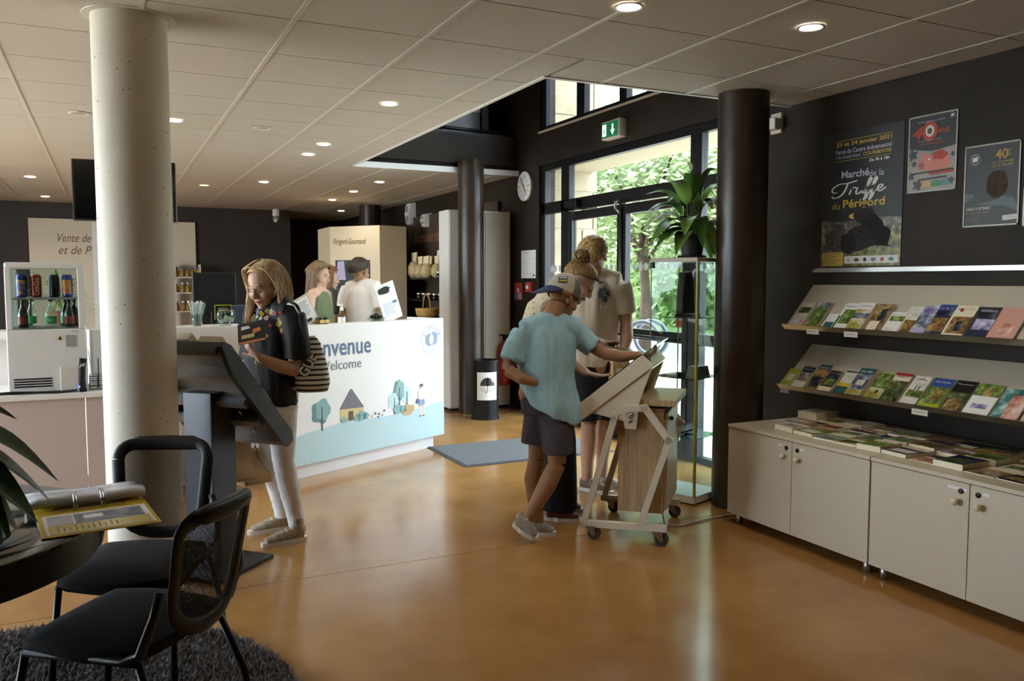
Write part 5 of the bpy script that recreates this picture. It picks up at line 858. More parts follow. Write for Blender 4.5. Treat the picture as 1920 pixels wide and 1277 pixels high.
tv = thing('wall_screen', 'flat black television hung from the ceiling behind the white column', 'television', (.145, 6.8, 2.15), -.12); box('panel', -.345, .345, -.02, .02, -.22, .22, BLACK, tv, .004); box('glass_front', -.33, .33, -.022, -.02, -.205, .205, mat('tv_glass', '#0b0c0f', .1), tv); box('mount', -.03, .03, .02, .06, -.05, .55, WHITE, tv); MB().bx(-.346, .346, -.023, .021, -.224, -.218).bx(-.348, -.343, -.023, .021, -.22, .22).bx(.343, .348, -.023, .021, -.22, .22).build('bezel', STEEL, tv)
# ---------------------------------------------------------------- shop at the back
sp1 = thing('sale_panel', 'beige sale panel with brown script on the far wall', 'panel', (0, 14.72, 0)); box('board', -1.05, 1.34, 0, .06, 0, 2.445, BEIGE, sp1); box('upright', -.18, .0, -.12, 0, 0, 2.44, WHITE, sp1)
INK = mat('brown_ink', '#6a4f38', .6); SPF = frame((0, -.001, 0), (1, 0, 0), (0, 0, 1))
text('lettering', 'Vente de', .46, .13, INK, sp1, SPF @ Matrix.Translation((-.66, 2.09, 0)), .35); text('lettering', 'et de P', .46, .13, INK, sp1, SPF @ Matrix.Translation((-.655, 1.9, 0)), .35)
sh2 = thing('shop_rack', 'narrow shelf rack with small bottles against the sale panel', 'shelf', (1.18, 14.5, 0))
for z in (1.0, 1.3, 1.55): box('board', -.2, .2, -.12, .12, z-.02, z, BEIGE, sh2)
for x in (-.2, .18): box('side', x, x+.02, -.12, .12, 0, 1.75, BEIGE, sh2)
for r_, z in enumerate((1.0, 1.3, 1.55)):
    for k in range(5):
        j = thing('small_bottle', '%s small bottle on the %s shelf of the far rack' % (words[k], ('lower', 'middle', 'upper')[r_]), 'bottle', (1.02+.08*k, 14.46, z), 0, 'bottles on the far rack'); MB().lathe([(.03, 0), (.032, .01), (.032, .09), (.014, .11), (.014, .14)], n=12).build('body', mat('oil_glass', '#9a7a34', .15), j, True); MB().lathe([(.017, .13), (.017, .16), (.002, .161)], n=10).build('cap', MATS['print_blue'] if r_ == 2 else WHITEP, j)
sb_ = thing('gourmet_block', 'cream angled shop block with script title and framed food picture', 'panel', (0, 0, 0)); BLK = mat('cream_block', '#dccdb0', .5)
bpoly = [(2.9, 11.95), (3.44, 11.3), (3.87, 11.42), (3.87, 12.7), (2.9, 12.7)]; MB().prism(bpoly, 0, 2.26).build('body', BLK, sb_)
bxd = V(.54, -.65, 0).normalized(); BF = frame(V(2.9, 11.95, 0)+V(-.65, -.54, 0)*.003, bxd, (0, 0, 1))
text('lettering', 'Périgord Gourmand', .56, .11, INK, sb_, BF @ Matrix.Translation((.06, 1.98, 0)), .35); pic = MB().bx(.1, .68, 1.1, 1.78, 0, .012, M=BF).build('picture', PBK, sb_)
for poly, c, nm in (([(.12, 1.5), (.28, 1.5), (.25, 1.77), (.14, 1.76)], LOGO, 'picture_purple'), ([(.42, 1.3), (.5, 1.3), (.49, 1.8), (.44, 1.82)], FL['yellow'], 'picture_bottle'), ([(.55, 1.12), (.66, 1.12), (.62, 1.4), (.57, 1.35)], FL['cream'], 'picture_sprig')): MB().prism(poly, .013, .016, 0, BF).build(nm, MATS['p_lilac'] if nm == 'picture_purple' else c, pic)
ds = thing('product_wall', 'dark wall unit with glass shelves of jars and copper script', 'shelf', (4.27, 10.8, 0)); DBR = mat('dark_wood', '#4a3d33', .5, var=.1, vscale=3)
box('back_board', -.02, 0, -1.66, 1.65, 0, 2.45, DBR, ds); GSH = glass('green_shelf', '#b9ccc4', 3)
for z in (.95, 1.23, 1.525): box('glass_shelf', -.36, -.02, -1.65, 1.6, z-.012, z, GSH, ds); box('shelf_rail', -.37, -.355, -1.65, 1.6, z-.02, z, BLACKM, ds)
box('lower_unit', -.45, -.02, -1.65, 1.6, 0, .62, WHITE, ds)
DSF = frame((-.021, 0, 0), (0, -1, 0), (0, 0, 1)); text('lettering', 'Écomusée de la truffe', 1.75, .22, mat('copper_ink', '#b07a52', .4), ds, DSF @ Matrix.Translation((-1.35, 2.05, .001)), .35); box('price_card', -.024, -.02, .2, .38, 1.78, 1.92, WHITEP, ds); box('price_card', -.38, -.375, -.8, -.7, .98, 1.08, WHITEP, ds)
JD = mat('jar_dark', '#2b211b', .1); JL = mat('jar_lid', '#c9c5bd', .35, metal=.5); JP = mat('jar_pale', '#cfc6b4', .2); JG = mat('jar_gold', '#a8853a', .2)
jm = {k: MB().lathe([(.034, 0), (.036, .004), (.036, .06), (.03, .066)], n=14).mesh('jar', m_, True) for k, m_ in (('dark', JD), ('pale', JP), ('golden', JG))}; lm_ = MB().lathe([(.034, .066), (.034, .085), (.002, .086)], n=14).mesh('lid', JL)
cnt = 0
for r_, (z, n_) in enumerate(((1.525, 16), (1.23, 22), (.95, 20))):
    for k in range(n_):
        kk = 'golden' if r_ == 0 and k > 12 else ('pale' if r_ == 0 and k < 4 else 'dark'); y = 10.0+(.115 if r_ == 0 else .105)*k
        if y > 11.45 or (r_ == 0 and y > 10.68): continue
        o = link('preserve_jar', None); o.location = (4.0+.05*(k % 2), y, z+.001); tag(o, '%s %s preserve jar from the white cabinet on the %s glass shelf' % (words[k], kk, ('top', 'middle', 'lowest')[r_]), 'jar', '%s jars on the %s shop shelf' % (kk, ('top', 'middle', 'lowest')[r_])); link('glass', jm[kk], o); link('lid', lm_, o)
BAGM = mat('biscuit_bag', '#b9a67c', .5, var=.25, vscale=40); CRP = mat('bag_header', '#e0d4b0', .6)
for k in range(6):
    o = thing('biscuit_bag', 'clear bag of biscuits with cream paper top, %s from the cream block' % words[k], 'bag', (4.0+.1*(k % 2), 11.45-.13*k, 1.527), 0, 'biscuit bags on the top shop shelf'); s = 1.2 if k == 0 else 1
    MB().lathe([(.05*s, 0), (.085*s, .05*s), (.085*s, .13*s), (.05*s, .19*s), (.028*s, .2*s)], n=14).build('bag', BAGM, o, True); MB().prism([(-.04*s, .19*s), (.04*s, .19*s), (.055*s, .31*s), (-.05*s, .30*s)], -.01, .01, 0, frame((0, 0, 0), (.3, -.95, 0), (0, 0, 1))).build('paper_top', CRP, o)
kb = thing('wicker_basket', 'round wicker basket with a tall handle among the shop shelves', 'basket', (3.78, 10.35, 1.0)); WK = mat('wicker', '#b08a4a', .7, var=.3, vscale=40, bump=.6, bscale=80); MB().lathe([(.1, 0), (.14, .05), (.15, .13), (.145, .13), (.13, .05), (.01, .01)], n=24).build('bowl', WK, kb, True); MB().tube([(0, .14*math.cos(a), .12+.19*math.sin(a)) for a in [PI*i/12 for i in range(13)]], .009, 6).build('handle', WK, kb, True); box('stand', -.12, .12, -.15, .15, -.03, 0, DBR, kb); box('stand_leg', -.03, .03, -.03, .03, -1, -.03, DBR, kb)
wc = thing('white_cabinet', 'tall white side cabinet behind the dark column and umbrella stand', 'cabinet', (3.48, 8.80, 0)); box('body', 0, .77, 0, .3, .03, 2.29, WHITE, wc, .003); box('plinth', .02, .75, .02, .3, 0, .03, DARKGAP, wc); box('door', .01, .44, -.015, 0, .05, 2.27, WHITE, wc); box('door', .45, .76, -.015, 0, .05, 2.27, BEIGE, wc)
def speaker(y, z, h, label):
    s = tag(link('wall_speaker', None), label, 'speaker'); s.matrix_world = RW(y, z); MB().prism([(0, 0), (.1, .02), (.13, h/2), (.1, h-.02), (0, h)], -.09, .09, 0, frame((0, 0, 0), (0, 0, 1), (0, 1, 0))).build('case', WHITE, s, bevel=.01); box('grille', -.06, .06, .06, h-.06, .118, .125, mat('grille_grey', '#a5a19a', .6), s)
speaker(12.3, 2.33, .36, 'curved white loudspeaker high on the far wall'); speaker(11.6, 2.26, .22, 'small white box speaker high on the wall right of the loudspeaker')
sc2 = thing('security_camera', 'white dome security camera under the far ceiling', 'camera', (2.62, 14.55, 2.48)); MB().lathe([(.06, .1), (.06, .2), (.05, .22)], n=16).build('base', WHITE, sc2, True); MB().ell((0, 0, .05), (.06, .06, .06)).build('dome', mat('dome_grey', '#88847e', .2), sc2, True); MB().tube([(0, 0, .1), (-.02, -.06, .0)], .025, 8).build('housing', WHITE, sc2, True)
fd = struct('door_2', (3.1, 16.88, 0), 'dark door in the far recess'); box('leaf', 0, .8, -.03, 0, 0, 2.05, mat('dark_door', '#2a221e', .5), fd); box('handle', .06, .2, -.06, -.03, 1.02, 1.05, STEEL, fd)
# ---------------------------------------------------------------- people: one grown surface each, clothing and hair as children
YAW = math.radians(-25.915)
SKIN = mat('skin', '#b48f77', .5, var=.06, vscale=14); SKIN2 = mat('skin_tanned', '#9c7454', .5, var=.06, vscale=14); SKIN3 = mat('skin_fair', '#c29c86', .5, var=.06, vscale=14)
LIP = mat('lips', '#a8625a', .4); BROW = mat('brow', '#6e573c', .8); LASH = mat('lash', '#2b211b', .8); EYEW = mat('eye_white', '#e3ddd6', .3)
def axes(f, roll=0):
    f = V(f).normalized(); r = f.cross(V(0, 0, 1)).normalized(); u = r.cross(f)
    if roll: q = Matrix.Rotation(roll, 3, f); r = q @ r; u = q @ u
    return Matrix(((r.x, f.x, u.x), (r.y, f.y, u.y), (r.z, f.z, u.z)))   # columns right, forward, up
def head(mb, c, R, s=1.0, neck=None):
    c = V(c); P = lambda x, y, z: c+R @ V(x*s, y*s, z*s); E = lambda p, r: mb.ell(P(*p), tuple(q*s for q in r), 16, 12, R=R)
    E((0, -.012, .03), (.074, .094, .082)); E((0, .022, -.02), (.064, .068, .09)); E((0, .038, -.07), (.046, .05, .042)); E((0, .071, -.096), (.021, .018, .017))
    for x in (-1, 1): E((x*.036, .056, -.03), (.026, .03, .03)); E((x*.075, -.008, -.012), (.009, .02, .031))
    mb.tube([P(-.042, .078, .018), P(0, .088, .02), P(.042, .078, .018)], .010*s, 8)
    mb.tube([P(0, .087, .012), P(0, .099, -.012), P(0, .109, -.03)], [.006*s, .008*s, .011*s], 8); E((0, .1, -.035), (.016, .012, .009))
    E((0, .083, -.062), (.023, .012, .012))
    if neck: mb.tube([P(0, -.03, -.05), V(neck)], [.052*s, .058*s], 14)
def face_post(c, R, s=1.0):
    c = V(c); eyes = [c+R @ V(x*.032*s, .090*s, .0) for x in (-1, 1)]; f = R @ V(0, 1, 0)
    def fn(p):
        for e in eyes:
            d = (p-e).length
            if d < .04*s: p = p-f*(.009*s*math.exp(-(d/(.015*s))**2))
        return p
    return fn
def face_parts(par, c, R, s=1.0, closed=True, lip=LIP, brow=BROW):
    c = V(c); P = lambda x, y, z: c+R @ V(x*s, y*s, z*s)
    for x in (-1, 1):
        MB().tube([P(x*.016, .089, .022), P(x*.032, .087, .028), P(x*.05, .074, .023)], [.002*s, .003*s, .0015*s], 6).build('eyebrow', brow, par, True)
        if closed: MB().tube([P(x*.019, .0815, -.004), P(x*.032, .084, -.008), P(x*.046, .077, -.003)], [.0012*s, .0022*s, .0012*s], 6).build('eyelash', LASH, par, True)
        else:
            e = MB().ell(P(x*.032, .074, 0), (.011*s, .011*s, .011*s), 12, 8).build('eye', EYEW, par, True); MB().ell(P(x*.032, .0815, 0), (.005*s, .005*s, .005*s), 8, 6).build('iris', LASH, e, True)
    MB().ell(P(0, .0925, -.058), (.020*s, .006*s, .004*s), 12, 8, R=R).ell(P(0, .0915, -.066), (.017*s, .006*s, .005*s), 12, 8, R=R).build('lips', lip, par, True)
def hand(mb, w, d, nrm, s=1.0, curl=.5, thumb=1, spread=.06):
    """w wrist, d finger direction, nrm palm normal (fingers curl towards it)"""
    w = V(w); d = V(d).normalized(); n = V(nrm); n = (n-d*n.dot(d)).normalized(); sd_ = d.cross(n)
    mb.tube([w-d*.01*s, w+d*.03*s, w+d*.082*s], [.026*s, .035*s, .037*s], 12, side=sd_, sq=[.7, .42, .36])
    for k, (o, L, r) in enumerate(((-.029, .062, .0078), (-.0098, .074, .0084), (.0098, .078, .0086), (.029, .07, .0084))):
        p = w+d*(.078 if k in (1, 2) else .072)*s+sd_*o*s; dd = (d+sd_*(o*spread/.03)).normalized(); pts = [p]; a = curl*.5
        for f, m_ in ((.42, 1), (.32, 1.1), (.26, .7)):
            dd = (Matrix.Rotation(-a*m_, 3, sd_) @ dd); dd = dd if dd.dot(n) > -1 else dd; pts.append(pts[-1]+dd*(L*f*s))
        mb.tube(pts, [r*s, r*.98*s, r*.9*s, r*.72*s], 8)
    b = w+d*.022*s+sd_*.026*s*thumb; q = (d*.62+sd_*.62*thumb+n*.35).normalized(); e = b+q*.038*s; q2 = (q+d*.35).normalized(); mb.tube([b-q*.012*s, b, e, e+q2*.03*s], [.012*s, .0125*s, .0105*s, .008*s], 8)
def limb(mb, pts, rad, n=14): mb.tube(pts, rad, n)
def torso(mb, hip, chest, shl, shr, rh, rc, side):
    """pelvis to chest column plus shoulder yoke; side = vector from left to right"""
    hip, chest, shl, shr = V(hip), V(chest), V(shl), V(shr); sc2_ = (shl+shr)/2
    mb.tube([hip-V(0, 0, .1), hip, (hip*.55+chest*.45), chest, sc2_-V(0, 0, .02)], [rh[0]*.75, rh[0], rc[0]*.88, rc[0], rc[0]*.8], 20, side=side, sq=[rh[1]/rh[0]*.9, rh[1]/rh[0], rc[1]/rc[0], rc[1]/rc[0], rc[1]/rc[0]*.8])
    mb.tube([shl, (shl*.7+shr*.3)+V(0, 0, .012), sc2_+V(0, 0, .03), (shl*.3+shr*.7)+V(0, 0, .012), shr], [.05, .058, .062, .058, .05], 14)
def finish(base, name, mb, m, label, vox=.0055, post=None):
    o = blob(name, mb, vox, m, None, 3, post); o.location = (base[0], base[1], 0); o.rotation_euler = (0, 0, YAW); return tag(o, label, 'person')
def shoe(par, heel, toe, m, sole, w=.04, h=.075, high=False, lace=True, lift=0, nm='shoe'):
    """one shoe: upper grown as a soft form, flat sole under it"""
    h0, t0 = V(heel), V(toe); d = (t0-h0); L = d.length; d.normalize(); sd_ = d.cross(V(0, 0, 1)).normalized(); up = sd_.cross(d); mb = MB()
    q = lambda a, b, c=0: h0+d*(L*a)+up*b+sd_*c
    mb.tube([q(.08, .045), q(.3, .048), q(.55, .042), q(.78, .034), q(.93, .03)], [.036, .037, .04, .038, .024], 14, side=sd_, sq=[1.05, 1.1, .85, .62, .7])
    mb.tube([q(.12, .05), q(.2, h)]+([q(.21, h+.05)] if high else []), [.036, .036]+([.038] if high else []), 14)
    o = blob(nm, mb, .006, m, par, 3)
    sm = MB(); N_ = 28; prof = []
    for i in range(N_):
        a = 2*PI*i/N_; x = .5+.5*math.cos(a); wd_ = w*(.86+.22*math.sin(PI*min(1, x*1.05))*(x > .35)); prof.append((x*1.03-.01, wd_*math.sin(a)*(abs(math.sin(a))**-.35 if abs(math.sin(a)) > .02 else 0)))
    vs_ = [q(x, 0, y) for x, y in prof]+[q(x, .024, y) for x, y in prof]; sm.add(vs_, [tuple(range(N_-1, -1, -1)), tuple(range(N_, 2*N_))]+[(i, (i+1) % N_, N_+(i+1) % N_, N_+i) for i in range(N_)]); sm.build('sole', sole, o)
    if lace:
        lb = MB()
        for k in range(4): x = .36+.1*k; zz = .092-.012*k if not high else .1-.016*k; lb.tube([q(x, zz-.012, -.025), q(x+.02, zz, 0), q(x, zz-.012, .025)], .003, 5)
        lb.build('laces', WHITEP, o)
    return o
def smooth_path(P_, i, m_=3):
    P_ = [V(p) for p in P_]; Q = []
    for j in range(len(P_)-1):
        p0, p1, p2, p3 = P_[max(j-1, 0)], P_[j], P_[j+1], P_[min(j+2, len(P_)-1)]
        for k in range(m_): s = k/m_; Q.append(.5*((2*p1)+(-p0+p2)*s+(2*p0-5*p1+4*p2-p3)*s*s+(-p0+3*p1-3*p2+p3)*s**3))
    Q.append(P_[-1]); n_ = len(Q)
    return [q+V(math.sin(j*1.1+i), math.cos(j*.9+i*1.7), 0)*(.004*j/n_) for j, q in enumerate(Q)]
def strands(par, roots, path, m, r=.006, n=5, name='hair', extra=None, taper=.35):
    mb = MB()
    for i, p in enumerate(roots):
        pts = smooth_path(path(i, p), i); k = len(pts); mb.tube(pts, [r*(1-(1-taper)*j/(k-1)) for j in range(k)], n, sq=.6)
    if extra: extra(mb)
    o = mb.build(name, m, par, True); return o
def hairmat(name, c1, c2): return mat(name, c1, .45, col2=c2, vscale=30, stretch=(3, 3, .5), spec=.6)
def scalp_cap(mb, c, R, s=1.0, k=1.06, front=.06, low=-.02):
    """cap of hair over the skull"""
    c = V(c); vs_ = []; n_, m_ = 24, 12
    for i in range(m_+1):
        for j in range(n_):
            az = 2*PI*j/n_; fr_ = .5+.5*math.cos(az-PI/2); lim = (PI*.70)*(1-fr_)+(PI*.23)*fr_; a = lim*i/m_
            vs_.append(c+R @ V(.080*k*s*math.sin(a)*math.cos(az), (-.012+.102*k*math.sin(a)*math.sin(az))*s, (.03+.09*k*math.cos(a))*s))
    mb.add(vs_, [(i*n_+j, (i+1)*n_+j, (i+1)*n_+(j+1) % n_, i*n_+(j+1) % n_) for i in range(m_) for j in range(n_)])
def cloth(name, mb, m, par, vox=.009, fold=.006, fsc=(9, 9, 3), smooth=5): return blob(name, mb, vox, m, par, smooth, None, fold, fsc)
# ================================================================ woman in black blouse reading a booklet
BLS = mat('black_blouse', '#141317', .75, var=.3, vscale=90); JEAN = mat('white_jeans', '#dedcdc', .8, var=.04, vscale=20); SNK = mat('quilted_sneaker', '#a39686', .4, var=.35, vscale=70, bump=.5, bscale=90); SOLE = mat('white_sole', '#d8d4cc', .6); HBL = hairmat('blond_hair', '#9a784a', '#e6d0a4')
b = (.86, 4.84); mb = MB(); hc = (-.04, -.085, 1.475); RH = axes((-.34, -.86, -.42)); head(mb, hc, RH, 1.03, (-.01, .0, 1.29))
torso(mb, (-.03, 0, .9), (-.04, 0, 1.18), (.105, -.1, 1.315), (-.165, .1, 1.315), (.15, .105), (.14, .1), (.8, -.6, 0))
limb(mb, [(.11, -.11, 1.31), (.135, -.12, 1.14), (.14, -.12, 1.0)], [.05, .044, .038]); limb(mb, [(.14, -.12, 1.0), (.07, -.2, 1.03), (-.02, -.275, 1.085)], [.04, .037, .026])
hand(mb, (-.02, -.275, 1.085), (-.62, -.15, .72), (-.5, -.5, -.4), 1.0, .55, -1)
limb(mb, [(-.15, .1, 1.31), (-.17, .09, 1.15), (-.18, .07, 1.01), (-.23, -.01, .86), (-.25, -.03, .80)], [.05, .042, .036, .03, .025]); hand(mb, (-.25, -.03, .80), (-.05, -.05, -1), (.4, -.9, 0), 1.0, 1.3, 1)
for hx, kx, ax in (((.035, -.06, .88), (.05, -.085, .48), (.10, -.01, .1)), ((-.095, .07, .88), (-.075, .07, .48), (-.035, .19, .1))): limb(mb, [hx, V(hx)*.5+V(kx)*.5, kx, V(kx)*.55+V(ax)*.45, ax], [.085, .072, .052, .05, .033])
wo = finish(b, 'person', mb, SKIN3, 'blonde woman in black blouse and white jeans reading a booklet', post=face_post(hc, RH, 1.03)); face_parts(wo, hc, RH, 1.03)
jm_ = MB()
for hx, kx, ax in (((.03, -.055, .9), (.05, -.085, .48), (.10, -.01, .085)), ((-.09, .065, .9), (-.075, .07, .48), (-.035, .19, .085))): limb(jm_, [hx, V(hx)*.5+V(kx)*.5, kx, V(kx)*.6+V(ax)*.4, V(kx)*.2+V(ax)*.8, ax], [.105, .084, .062, .06, .048, .047], 18)
jm_.tube([(-.03, 0, .8), (-.03, 0, .9), (-.03, 0, .98)], [.15, .16, .15], 20, side=(.8, -.6, 0), sq=.72); cloth('jeans', jm_, JEAN, wo, .008, .004, (14, 14, 30))
bl = MB(); bl.tube([(-.035, -.01, .80), (-.035, -.01, .86), (-.03, -.01, 1.0), (-.035, -.01, 1.16), (-.035, 0, 1.27), (-.035, 0, 1.335)], [.185, .182, .17, .165, .15, .085], 24, side=(.8, -.6, 0), sq=[.72, .72, .74, .78, .75, .95])
bl.tube([(.115, -.105, 1.31), (.06, -.07, 1.335), (-.02, 0, 1.345), (-.1, .06, 1.335), (-.155, .1, 1.31)], [.072, .076, .072, .076, .07], 14); limb(bl, [(.115, -.1, 1.31), (.142, -.115, 1.18), (.15, -.12, 1.06)], [.076, .072, .07]); limb(bl, [(-.15, .1, 1.31), (-.17, .09, 1.16), (-.18, .075, 1.04)], [.07, .066, .064]); blo = cloth('blouse', bl, BLS, wo, .009, .011, (13, 13, 3))
em = MB(); ec = ['#c9584a', '#d9d6cc', '#c9a53a', '#5a7a4a', '#7f93c0']; R_ = random.Random(4); emb = [mat('thread_%d' % i, c_, .7) for i, c_ in enumerate(ec)]
fr2 = V(-.5, -.86, 0).normalized(); cand = [(V(v.co), V(n_.vector)) for v, n_ in zip(blo.data.vertices, blo.data.vertex_normals) if 1.19 < v.co.z < 1.345 and V(n_.vector).dot(fr2) > .45 and -.17 < v.co.x < .075]
for i in range(60):   # embroidered flowers on the yoke
    p, nn = R_.choice(cand); mi = R_.randrange(5); rr = R_.uniform(.007, .013); t1 = nn.orthogonal().normalized(); t2 = nn.cross(t1)
    for k in range(5): a = k*1.257; em.ell(p+t1*(rr*.8*math.cos(a))+t2*(rr*.8*math.sin(a)), (rr*.55, rr*.55, rr*.55), 6, 4, mi)
em.build('embroidery', emb, blo)
R_ = random.Random(9); roots = [(R_.random(), R_.random()) for i in range(640)]
def wpath(i, p):
    az = 2*PI*p[0]; a0 = .15+.35*p[1]; c = V(hc); s = 1.03; fr_ = math.sin(az)
    P = lambda x, y, z: c+RH @ V(x*s, y*s, z*s)
    part = V(.012, .03, .125); sx = math.cos(az); pts = [P(.012+.02*sx, .055*math.sin(az)+.0, .124)]
    side = 1 if sx > 0 else -1; y0 = -.012+.08*math.sin(az)
    if y0 > .03: y0 = .03-.2*(y0-.03)
    pts += [P(side*.055+.02*sx, y0+.015, .105), P(side*.088+.006*p[1]*side, y0, .04), P(side*(.093+.012*p[1]), y0-.005, -.03)]
    e = pts[-1]; L = .11+.07*p[1]+(.04 if y0 < -.02 else 0); out = RH @ V(side, 0, 0)*.012
    pts += [e+V(0, 0, -L*.5)+out*.6, e+V(0, 0, -L)+out*(-.6 if i % 3 else 1.6)]
    return pts
strands(wo, roots, wpath, HBL, .0065, 5, 'hair', lambda m_: scalp_cap(m_, hc, RH, 1.03, 1.05))
shoe(wo, (.15, .0, .0), (-.065, -.145, 0), SNK, SOLE, .042, .09, True); shoe(wo, (-.0, .22, 0), (-.215, .085, 0), SNK, SOLE, .042, .09, True)
MB().tube([(-.018+.03*math.cos(a)*.9, -.255+.03*math.sin(a)*.6, 1.07+.028*math.sin(a)) for a in [2*PI*i/16 for i in range(17)]], .0025, 5).build('bracelet', mat('gold', '#c9a34a', .3, metal=.9), wo, True)
PW = Matrix.Translation((b[0], b[1], 0)) @ Matrix.Rotation(YAW, 4, 'Z')
bk = tag(link('booklet', None), 'small dark booklet with orange edge held by the blonde woman', 'booklet'); bk.matrix_world = PW @ frame((-.155, -.37, 1.24), (.80, .1, -.20), (.33, .55, -.45)) 
bk.matrix_world = PW @ frame((-.10, -.355, 1.155), (.95, -.05, .2), (-.33, .35, .62)); box('cover', 0, .15, 0, .12, 0, .004, mat('booklet_brown', '#241c18', .35, var=.5, vscale=20), bk); box('edge_band', 0, .15, 0, .012, .004, .005, FL['orange'], bk); box('pages', .004, .146, .004, .118, -.003, 0, WHITEP, bk)
for poly, m_ in (([(.02, .03), (.09, .03), (.09, .05), (.02, .05)], ORP), ([(.08, .05), (.13, .06), (.12, .08), (.085, .075)], FL['orange']), ([(.02, .08), (.07, .085), (.06, .1), (.02, .1)], OFFW)): MB().prism(poly, .004, .0052).build('cover_picture', m_, bk)
# striped tote
def stripe_mat():
    m = bpy.data.materials.new('striped_canvas'); m.use_nodes = True; n = m.node_tree.nodes; L = m.node_tree.links; bb = n['Principled BSDF']; tc = n.new('ShaderNodeTexCoord'); wv = n.new('ShaderNodeTexWave'); wv.bands_direction = 'Z'; wv.inputs['Scale'].default_value = 11; wv.inputs['Distortion'].default_value = .6
    L.new(tc.outputs['Object'], wv.inputs[0]); cr = n.new('ShaderNodeValToRGB'); cr.color_ramp.interpolation = 'CONSTANT'; cr.color_ramp.elements[0].color = lin('#e2dfd8'); cr.color_ramp.elements[1].position = .68; cr.color_ramp.elements[1].color = lin('#1b1a1d'); L.new(wv.outputs[0], cr.inputs[0]); L.new(cr.outputs[0], bb.inputs['Base Color']); bb.inputs['Roughness'].default_value = .7; return m
tt = tag(link('tote_bag', None), 'black and white striped tote bag on the blonde woman\'s shoulder', 'bag'); tt.matrix_world = PW @ Matrix.Translation((.215, -.06, .87)) @ Matrix.Rotation(.35, 4, 'Z')
tg = MB(); tg.tube([(0, 0, 0), (0, 0, .05), (-.005, 0, .15), (-.02, 0, .27), (-.03, 0, .31)], [.085, .1, .09, .07, .05], 20, side=(1, 0, 0), sq=[.55, .6, .55, .4, .3]); blob('body', tg, .008, stripe_mat(), tt, 2)
MB().tube([(-.02, -.02, .3), (-.06, -.05, .42), (-.1, -.08, .49), (-.13, -.04, .5), (-.15, .06, .46), (-.1, .1, .3)], .010, 8, sq=.35, side=(0, 1, 0)).build('strap', mat('strap_white', '#d8d5d0', .5), tt, True)
text('lettering', 'GUE', .13, .06, WHITEP, tt, frame((-.035, -.072, .09), (.45, 0, .9), (-.9, 0, .45)), bold=.03)
text('lettering', 'GUE', .135, .066, BLACK, tt, frame((-.034, -.066, .087), (.45, 0, .9), (-.9, 0, .45)), bold=.09)
KRAFT = mat('kraft_paper', '#c2a476', .7, var=.12, vscale=6, bump=.3, bscale=9)
for i, (dx, dy, zb, w_, h_, lab) in enumerate(((-.245, -.06, .36, .21, .36, 'larger crumpled kraft paper bag held low by the blonde woman'), (-.15, .02, .33, .17, .2, 'second kraft paper bag showing behind the larger one'))):
    kt = tag(link('paper_bag', None), lab, 'bag', 'kraft bags carried by the woman'); kt.matrix_world = PW @ Matrix.Translation((dx, dy, zb)) @ Matrix.Rotation(.5+.3*i, 4, 'Z'); R_ = random.Random(i+3)
    def side_(u, v): 
        a = u*4; k = int(a) % 4; f = a-int(a); cs = ((-1, -1), (1, -1), (1, 1), (-1, 1)); x = cs[k][0]*(1-f)+cs[(k+1) % 4][0]*f; y = cs[k][1]*(1-f)+cs[(k+1) % 4][1]*f; t_ = 1-.45*v**1.5
        return (x*w_/2*t_+.012*math.sin(9*v+5*u), y*w_*.28*(1-.8*v)+.014*math.sin(7*v+11*u), h_*v)
    kb2 = MB(); kb2.grid(side_, 24, 10); kb2.bx(-w_/2, w_/2, -w_*.28, w_*.28, 0, .002); kb2.build('body', KRAFT, kt)
    MB().tube([(-.03, 0, h_-.01), (-.02, 0, h_+.07), (.02, 0, h_+.07), (.03, 0, h_-.01)], .004, 6).build('handle', KRAFT, kt, True)
# ================================================================ boy with cap and blue T-shirt
b = (2.205, 4.235); mb = MB(); hc = (.165, .06, 1.40); RH = axes((.72, .5, -.42)); head(mb, hc, RH, 1.0, (.085, .0, 1.265))
torso(mb, (.03, 0, .84), (.06, 0, 1.05), (-.07, -.03, 1.2), (.255, .04, 1.2), (.13, .095), (.135, .095), (1, .2, 0))
limb(mb, [(-.08, -.03, 1.19), (-.13, -.06, 1.1), (-.155, -.09, .99)], [.046, .042, .036]); limb(mb, [(-.155, -.09, .99), (-.08, -.14, .95), (.0, -.13, .925)], [.037, .034, .024]); hand(mb, (.0, -.13, .925), (.85, .5, -.05), (0, 1, 0), .85, .5, 1)
limb(mb, [(.25, .04, 1.19), (.32, .04, 1.13), (.40, .03, 1.075)], [.046, .042, .036]); limb(mb, [(.40, .03, 1.075), (.5, .0, 1.06), (.595, -.03, 1.072)], [.037, .034, .023]); hand(mb, (.595, -.03, 1.072), (.85, -.1, .05), (.0, 0, -1), .9, 1.25, 1)
limb(mb, [(.08, .05, .86), (.03, .06, .66), (.015, .04, .46)], [.08, .07, .052]); limb(mb, [(.015, .04, .46), (-.01, .06, .33), (.0, .06, .2), (.025, .05, .07)], [.052, .053, .042, .034])
limb(mb, [(.11, -.05, .86), (.12, -.06, .66), (.125, -.07, .45)], [.08, .07, .052]); limb(mb, [(.125, -.07, .45), (.065, -.07, .32), (.0, -.07, .2), (-.058, -.06, .1)], [.052, .054, .042, .033])
boy = finish(b, 'person', mb, SKIN2, 'boy in light blue T-shirt and reversed cap leaning on the cart', post=face_post(hc, RH, 1.0)); face_parts(boy, hc, RH, 1.0)
